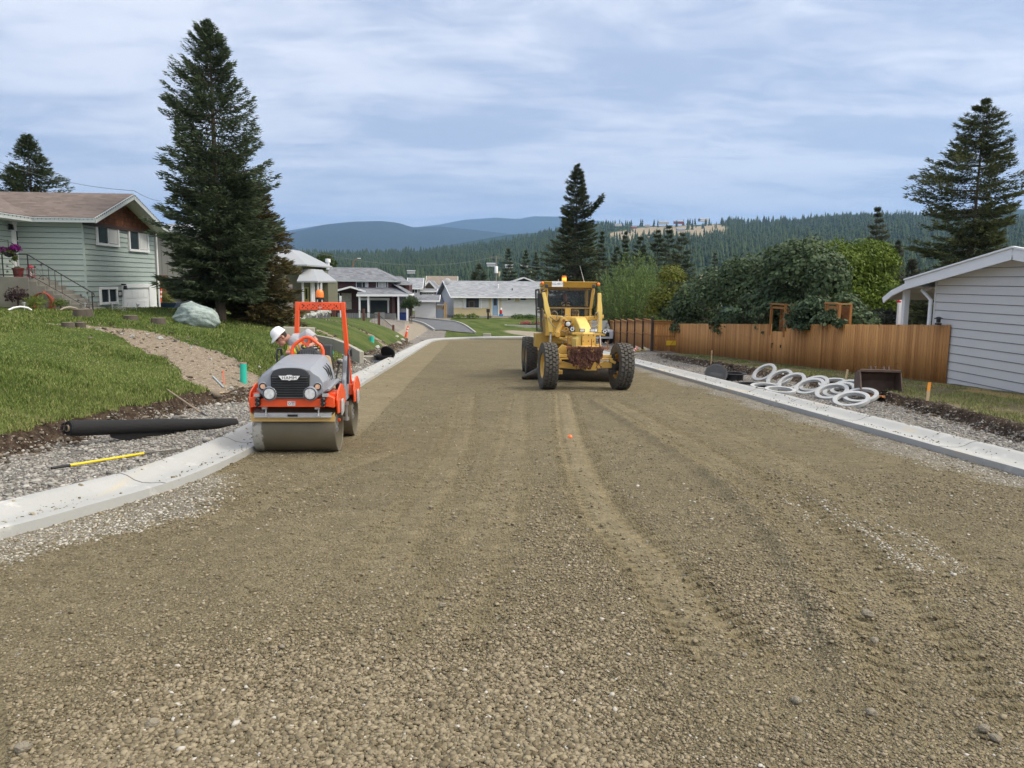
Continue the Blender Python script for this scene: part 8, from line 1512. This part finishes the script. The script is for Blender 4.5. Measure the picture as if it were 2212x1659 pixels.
# stakes
M_lath = mat('fresh_lath', (.50, .38, .22), .8, .15, 8); M_pinkp = mat('pink_paint', (.85, .25, .16), .6)
def stake(u0, v0, u1, v1, lab, w_=.038, tip=None, tipm=None, tipf=.3, dy=0):
    a = Vector(gp_(u0, v0)); b = at(u1, v1, a.y+dy); t = thing('survey_stake', lab, 'stake', tuple(a)); d = b-a; m = MB(); m.bar(-d*.15, d*(1-(tipf if tip else 0)), w_, .018, up=(0, 1, 0)); m.build('lath', M_lath, t)
    if tip: m = MB(); m.bar(d*(1-tipf), d, w_+.002, .02, up=(0, 1, 0)); m.build('painted_tip', tipm or M_or, t)
    return t
stake(2003, 866, 2008, 826, 'wooden stake with an orange painted top in the dry grass', .075, 1, mat('stake_orange', (.9, .33, .04), .5), .45); stake(1823, 838, 1831, 798, 'bare pale stake leaning in front of the board fence by the steel bucket', .06); stake(1536, 786, 1538, 757, 'thin bare stake standing at the foot of the board fence', .05); stake(484, 822, 482, 800, 'short pink-painted stake in the dirt trench', .03, 1, M_pinkp, .8); stake(985+0, 712, 985, 696, 'thin bare stake by the asphalt driveway', .04) if False else None
stake(832, 706, 831, 690, 'thin wooden stake behind the iron picket fence', .06)
def slat(u0, v0, u1, v1, lab, w_=.05, kind='board', m_=None):
    a = Vector(gp_(u0, v0)); b = Vector(gp_(u1, v1)); t = MB(); t.bar((0, 0, .03), tuple(b-a+Vector((0, 0, .03))), w_, .02); o = t.build(kind, m_ or M_lath); o.location = a; tagp(o, lab, 'board')
slat(462, 843, 482, 836, 'short pale wooden offcut with orange end on the lawn edge', .05); slat(460, 802, 482, 824, 'blue-stained lath lying across the dirt trench', .04, 'lath', mat('blue_lath', (.28, .33, .36), .8)); slat(1800, 832, 1850, 838, 'pale batten lying in the grass between the leaning stake and the bucket', .06)
# teal pipes
M_teal = mat('teal_pvc', (.03, .46, .35), .4, .05)
for u, vb, vt, y_, lab, top in ((525.5, 814, 783, None, 'teal plastic pipe stub with a pink top standing in the nearest trench', True), (713, 764, 746, None, 'teal pipe stub standing just right of the roller seat', False), (803, 738, 727, None, 'small teal pipe stub in the far trench below the picket fence', False)):
    g = Vector(gp_(u, vb)); h = at(u, vt, g.y).z-g.z; r = {525.5: .088, 713: .13, 803: .14}[u]; t = thing('pipe_stub', lab, 'pipe', tuple(g), rot=(0, .02, 0)); m = MB(); m.lathe([(r, -.1), (r, h), (r-.012, h), (r-.012, h-.1), (0, h-.1)], n=24); m.build('pipe', M_teal, t)
    if top: m = MB(); m.lathe([(r+.001, h-.012), (r+.001, h+.003), (r-.014, h+.003)], n=24); m.build('painted_rim', mat('pink_rim', (.85, .10, .12), .5), t)
# boulder, stumps, rocks
g = Vector(gp_(417, 702)); w_ = 96*g.y/FPX
def boulder(name, c, r, lab, m_, jit=.12, seed=2, rot=(0, 0, 0), cat='boulder'):
    rg = np.random.default_rng(seed); bm = bmesh.new(); bmesh.ops.create_icosphere(bm, subdivisions=5, radius=1)
    nn = [Vector(unit(rg.normal(0, 1, 3))) for _ in range(16)]; dd_ = [rg.uniform(.72, .95) for _ in nn]
    for v in bm.verts:
        p_ = v.co.copy()
        for n_, d_ in zip(nn, dd_):
            k = p_.dot(n_)
            if k > d_: p_ -= n_*(k-d_)*.9
        q = float(fbm(p_.x*2+5, p_.z*3+p_.y*2, 1.6, 4, seed)-.5); p_ *= 1+q*jit; v.co = Vector((p_.x*r[0], p_.y*r[1], p_.z*r[2]))
    me = bpy.data.meshes.new(name); bm.to_mesh(me); bm.free(); me.polygons.foreach_set('use_smooth', np.ones(len(me.polygons), bool)); o = link(name, me, None, (m_,)); o.location = c; o.rotation_euler = rot; tagp(o, lab, cat); return o
boulder('boulder', tuple(g+Vector((0, .3, .30))), (w_*.52, .62, .52), 'large pale blue-green boulder on the lawn before the tallest spruce', rockmat('green_boulder', (.21, .265, .25), (.36, .42, .395)), .22, 6, (0, .17, .1))
M_stump = mat('stump_bark', (.085, .07, .055), .95, .35, 5, .8, 18, stretch=(1, 1, .4)); M_cut = mat('stump_top', (.20, .165, .125), .9, .25, 9)
for u, v, wpx, hpx, lab in ((180, 685, 40, 14, 'widest tree stump, near the steps of the green house'), (282, 690, 30, 7, 'low dark stump between the widest stump and the boulder'), (342, 699, 30, 10, 'small stump just left of the boulder'), (148, 707, 25, 8, 'left of two low log ends at the head of the dirt trench'), (174, 707, 24, 8, 'right of two low log ends at the head of the dirt trench')):
    g = Vector(gp_(u, v)); r = wpx/2*g.y/FPX; h = hpx*g.y/FPX+.03; t = thing('tree_stump', lab, 'tree stump', tuple(g), rnd.uniform(0, 3)); m = MB(); n = 22; rr = [1+rnd.uniform(-.09, .09) for _ in range(n)]; m.loft([[(r*s_*rr[k]*cos(2*pi*k/n), r*.8*s_*rr[k]*sin(2*pi*k/n), z) for k in range(n)] for s_, z in ((1.12, -.1), (1.06, 0), (1, h*.5), (.97, h))]); m.build('bark', M_stump, t, ang=60); m = MB(); m.loft([[(r*s_*rr[k]*cos(2*pi*k/n), r*.8*s_*rr[k]*sin(2*pi*k/n), z) for k in range(n)] for s_, z in ((.97, h+.002), (.5, h+.006), (.05, h+.004))]); m.build('cut_face', M_cut, t)
RK_ = [(212, 707, .13), (284, 718, .09), (345, 722, .10), (318, 713, .06), (232, 712, .07), (262, 712, .06), (375, 728, .05), (412, 741, .05), (455, 765, .05), (560, 795, .06), (600, 812, .08), (575, 820, .07), (548, 832, .06), (604, 795, .06), (590, 800, .05), (498, 826, .07), (508, 836, .05), (440, 905, .05), (478, 912, .07), (200, 960, .05), (505, 862, .05)]
for i, (u, v, r) in enumerate(RK_):
    g = Vector(gp_(u, v)); o = boulder('rock', tuple(g+Vector((0, 0, r*.3))), (r, r*.8, r*.6), 'pale fieldstone lying on the dirt beside the lawn', M_rock, .3, 30+i, (rnd.uniform(-.4, .4), rnd.uniform(-.4, .4), rnd.uniform(0, 3)), 'rock'); o['group'] = 'pale fieldstones along the left bank'
for i, (u, v, r) in enumerate([(762, 778, .28), (770, 770, .3), (748, 770, .25), (735, 782, .2), (786, 782, .22), (742, 760, .2), (815, 752, .2), (862, 742, .25), (870, 735, .22), (880, 738, .2), (900, 728, .16), (857, 728, .2)]):
    g = Vector(gp_(u, v)); o = boulder('rubble_chunk', tuple(g+Vector((0, 0, r*.2))), (r, r*.7, r*.45), 'broken grey concrete chunk or rock on the bank beyond the roller', M_oldc if i % 2 else M_rock, .15, 60+i, (rnd.uniform(-.5, .5), rnd.uniform(-.5, .5), rnd.uniform(0, 3)), 'rubble'); o['group'] = 'rubble on the far left bank'
# block, chamber and lids beyond the roller
g = Vector(gp_(797, 778)); t = MB(); t.box((0, 0, .17), (.70, .5, .36), tp=.88); o = t.build('concrete_block', M_oldc, bevel=.02); o.location = g; tagp(o, 'pale concrete block beside the open black meter box', 'concrete block'); t = MB(); 
g = Vector(gp_(827, 779)); t = thing('meter_box', 'black plastic meter chamber standing with its round lid tipped open', 'meter box', tuple(g)); m = MB(); m.lathe([(.30, 0), (.33, .20), (.44, .22), (.44, .26), (.36, .26), (.34, .02), (0, .02)], n=28); m.build('chamber', M_blackp, t); m = MB(); m.lathe([(0, 0), (.34, 0), (.36, .03), (.34, .06), (0, .06)], n=28); o = m.build('lid', M_blackp, t); o.location = (.22, .1, .36); o.rotation_euler = (-1.0, .5, 0)
for u, v, lab in ((822, 783, 'flat black lid on the gravel just in front of the open meter box'), (917, 736, 'round black lid lying flat near the driveway corner')): g = Vector(gp_(u, v)); m = MB(); m.lathe([(0, .0), (.40, .0), (.42, .03), (.40, .05), (.2, .07), (0, .07)], n=28); o = m.build('flat_lid', M_blackp); o.location = g; tagp(o, lab, 'lid')
g = Vector(gp_(876, 729)); delineator(tuple(g), 1.15, .22, 'orange traffic post tilted in the rubble near the picket fence', 1.9, False)
g = Vector(gp_(1052, 727)); m = MB(); m.box((0, 0, .2), (.9, .5, .35), tp=.9); o = m.build('catch_basin_top', M_oldc, bevel=.02); o.location = g+Vector((0, 0, -.05)); tagp(o, 'small pale concrete catch basin top behind the far kerb', 'catch basin')
g = at(1297.5, 743, 62); delineator((g.x, 62, gz(g.x, 62)+.05), .62, 0, 'little orange and white traffic post showing beside the grader frame', 1.6); g = at(1362, 744, 44); delineator((g.x, 44, gz(g.x, 44)), .60, .75, 'orange and white traffic post leaning hard, just behind the right front tyre', 1.5, False)
# white truck parked behind the grader
def truck():
    p = at(1279, 700, 66); t = thing('parked_truck', 'white truck parked by the right kerb, mostly hidden behind the grader', 'truck', (p.x+.15, 64, float(zroad(64))+.02), rot=(SLA, 0, 0)); m = MB(); m.loft([[(x*w_, y_, z) for x, z in ((-.95, .45), (.95, .45), (1, .9), (.96, hz), (-.96, hz), (-1, .9))] for y_, w_, hz in ((-2.4, .92, 1.05), (-2.2, 1, 1.15), (-1.2, 1, 1.22), (2.8, 1, 1.2))]); m.build('body', mat('white_truck', (.62, .64, .67), .3, coat=.7), t); m = MB(); m.loft([[(-.88, -1.3, 1.2), (.88, -1.3, 1.2), (.88, .8, 1.2), (-.88, .8, 1.2)], [(-.72, -.6, 1.85), (.72, -.6, 1.85), (.72, .6, 1.85), (-.72, .6, 1.85)]], smooth=False); m.build('cab', M_pane, t); m = MB(); m.bb(-.72, .72, -.6, .6, 1.855, 1.89); m.build('cab_roof', bpy.data.materials['white_truck'], t, bevel=.02); m = MB(); m.bb(-.6, .6, -2.43, -2.38, .62, .95); m.build('radiator_grille', M_blackp, t)
    for x in (-.85, .85):
        for y_ in (-1.6, 1.8): m = MB(); m.lathe([(0, -.12), (.4, -.12), (.4, .12), (0, .12)], c=(x, y_, .4), ax='x', n=20); m.build('wheel', M_blackp, t)
truck()
# right verge: manhole lids, grade rings, bucket, sign
def tilt_place(o, u, v, tilt, az=0, lift=.0): g = Vector(gp_(u, v)); o.location = g+Vector((0, 0, lift)); o.rotation_euler = (tilt, 0, az); return g
def manhole_lid():
    g = Vector(gp_(1546, 824)); t = thing('round_grid_lid', 'black plastic grid-patterned manhole lid standing tilted on the right verge', 'manhole lid', tuple(g+Vector((0, 0, .26))), rot=(1.02, .12, -.35)); m = MB(); m.lathe([(0, .0), (.38, .0), (.40, .02), (.39, .05), (0, .055)], n=36); m.build('disc', M_dgrey, t); k = MB()
    for i in range(-8, 9):
        for j in range(-8, 9):
            x, y = i*.044+(j % 2)*.022, j*.040
            if x*x+y*y < .35**2 and not (abs(y) < .05 and abs(x) < .2): k.box((x, y, .058), (.034, .030, .008))
    k.build('grid_pattern', M_dgrey, t)
manhole_lid()
g = Vector(gp_(1583, 822)); t = thing('plastic_collar_ring', 'black plastic manhole frame lying behind the tilted lid', 'manhole frame', tuple(g)); m = MB(); m.lathe([(.36, 0), (.36, .22), (.48, .24), (.48, .27), (.34, .27), (.33, 0)], n=36); m.build('collar', M_blackp, t)
g = Vector(gp_(1622, 836)); m = MB(); m.ring((0, 0, .05), .50, .09, .09, 40); o = m.build('rubber_ring', M_blackp); o.location = g; tagp(o, 'flat black ring lying left of the concrete rings', 'ring')
M_ring = mat('ring_concrete', (.40, .41, .41), .85, .12, 3, .4, 40, dirt=.12, dcol=(.3, .28, .25))
# (u, v) of the ring centre, major and minor half axes in pixels, tilt direction
RING = [(1652, 840, .04, 0, 'flat concrete ring lying nearest the tilted black lid'), (1685, 850, .0, 0, 'flat concrete ring lying closest to the kerb'), (1650, 822, 1.0, -.55, 'leftmost upright concrete ring of the leaning row'), (1683, 833, .85, -.55, 'second concrete ring of the leaning row from the left'), (1709, 842, .80, -.55, 'third concrete ring of the leaning row from the left'), (1748, 850, .66, -.5, 'fourth concrete ring of the leaning row, leaning on a fifth'), (1757, 846, .66, -.5, 'fifth concrete ring of the leaning row, behind the fourth'), (1796, 862, .56, -.45, 'front ring of the trio left of the last pair'), (1812, 858, .56, -.45, 'middle ring of the trio left of the last pair'), (1826, 853, .56, -.45, 'rear ring of the trio left of the last pair'), (1838, 876, .42, -.4, 'front ring of the last pair, nearest the camera'), (1858, 868, .42, -.4, 'rear ring of the last pair, nearest the bucket'), (1800, 838, .30, -.4, 'concrete ring half hidden behind the leaning row')]
for u, v, tl_, az, lab in RING:
    g = Vector(gp_(u, v)); Rr = .45; m = MB(); m.ring((0, 0, 0), Rr, .11, .09, 44); o = m.build('concrete_ring', M_ring, bevel=.008); rx_, ry_ = (.08 if tl_ < .1 else .15+.10*tl_), -tl_*.66; lift = Rr*sqrt(sin(rx_)**2+sin(ry_)**2)*.8+.05; o.location = g+Vector((.0, .0, lift)); o.rotation_euler = (rx_, ry_, 0); tagp(o, lab, 'concrete ring', 'concrete grade rings on the right verge')
def bucket():
    g = Vector(gp_(1896, 853)); t = thing('digger_bucket', 'rusty steel excavator bucket lying open on its back by the fence', 'bucket', tuple(g), R_(-14)); M_b = mat('bucket_steel', (.115, .075, .055), .7, .3, 4, dirt=.4, dcol=(.20, .10, .05), dsc=6); W_ = .52; m = MB(); arc = [(.45, .02), (.12, .0), (-.22, .10), (-.42, .30), (-.46, .50), (-.34, .66), (-.14, .70)]
    arc = [(-.42, .03), (-.1, .0), (.2, .02), (.38, .16), (.44, .36), (.36, .56), (.16, .66), (-.10, .68)]; th = .02
    outer = [(W_*s, y, z) for y, z in arc for s in (-1, 1)]
    for (y0, z0), (y1, z1) in zip(arc[:-1], arc[1:]): n_ = Vector((0, -(z1-z0), (y1-y0))).normalized()*th; v_ = [(-W_, y0, z0), (W_, y0, z0), (W_, y1, z1), (-W_, y1, z1)]; m.add(v_+[tuple(Vector(q)+n_) for q in v_], [(3, 2, 1, 0), (4, 5, 6, 7), (0, 1, 5, 4), (2, 3, 7, 6), (1, 2, 6, 5), (3, 0, 4, 7)])
    m.build('shell', M_b, t); 
    for s in (-1, 1): q = MB(); q.prism([(-.42, .03), (-.1, 0), (.2, .02), (.38, .16), (.44, .36), (.36, .56), (.16, .66), (-.10, .68), (-.22, .45)], s*W_-.015, s*W_+.015, 'x'); q.build('side_plate', M_b, t)
    q = MB(); q.bb(-W_-.02, W_+.02, -.52, -.40, .015, .05); [q.prism([(-.62, .02), (-.50, .015), (-.50, .055)], x-.04, x+.04, 'x') for x in np.linspace(-W_+.06, W_-.06, 7)]; q.build('cutting_edge', M_rust, t); q = MB(); [q.prism([(-.02, .66), (.22, .62), (.16, .74), (.04, .80)], x-.02, x+.02, 'x') for x in (-.22, -.10, .12, .24)]; q.bb(-W_, W_, -.16, -.06, .66, .72); q.build('mounting_ear', M_b, t)
M_rust = mat('orange_rust', (.36, .14, .04), .85, .3, 9); bucket()
g = Vector(gp_(1436, 762)); t = thing('small_sign', 'small blank yellow sign on a leaning rusty rod before the fence', 'sign', tuple(g)); a = at(1455, 737, g.y)-g; m = MB(); m.tube([(0, 0, 0), tuple(a)], .015, 5); m.build('rod', M_rust, t); m = MB(); q = at(1452, 741, g.y)-g; m.box(tuple(q+Vector((0, .03, 0))), (.72, .02, .28)); m.build('sign_panel', mat('yellow_sign', (.75, .50, .02), .5), t)
g = Vector(gp_(1378, 760)); m = MB(); m.tube([tuple(Vector(gp_(u, v))-g+Vector((0, 0, .04))) for u, v in ((1362, 763), (1370, 759), (1378, 760), (1386, 757), (1395, 758))], .04, 6); o = m.build('marker_rope', mat('yellow_rope', (.7, .5, .03), .6)); o.location = g; tagp(o, 'yellow strap lying on the dirt near the panel fence', 'strap')
g = Vector(road_px(1232, 950)+(0,)); m = MB(); m.tube([(0, 0, 0), (-.01, 0, .09)], .006, 5); m.add([(-.03, -.01, .012), (.035, -.02, .01), (.03, .02, .06), (-.02, .01, .085), (-.05, .0, .05)], [(0, 1, 2, 3, 4)]); o = m.build('marker_flag', mat('fluoro_orange', (1, .22, .08), .6)); o.location = (g.x, g.y, float(zroad(g.y))+.02); o.scale = (1.0, 1.0, .8); s_ = o.modifiers.new('s', 'SOLIDIFY'); s_.thickness = .003; tagp(o, 'crumpled fluorescent orange marker flag on the gravel road', 'flag')
# larger loose stones on the road
M_rrock = rockmat('road_rock', (.17, .145, .10), (.34, .30, .23))
for i, (u, v, r) in enumerate([(1873, 1332, .045), (1888, 1388, .035), (1720, 1518, .032), (1880, 1545, .035), (2125, 1580, .035), (50, 1622, .04), (330, 1568, .035), (930, 1098, .03), (1608, 1418, .02), (1085, 1080, .02), (955, 1310, .03), (390, 1590, .03), (2150, 1600, .03), (610, 1400, .02)]):
    q = road_px(u, v); o = boulder('stone', (q[0], q[1], float(zroad(q[1]))+r*.45), (r, r*.75, r*.6), 'single larger stone standing out on the gravel road', M_rstone if i % 3 else M_rock, .25, 90+i, (0, 0, rnd.uniform(0, 3)), 'stone') if False else boulder('stone', (q[0], q[1], float(zroad(q[1]))+r*.45), (r, r*.75, r*.6), 'single larger stone standing out on the gravel road', M_rrock, .25, 90+i, (0, 0, rnd.uniform(0, 3)), 'stone'); o['group'] = 'larger stones on the gravel road'
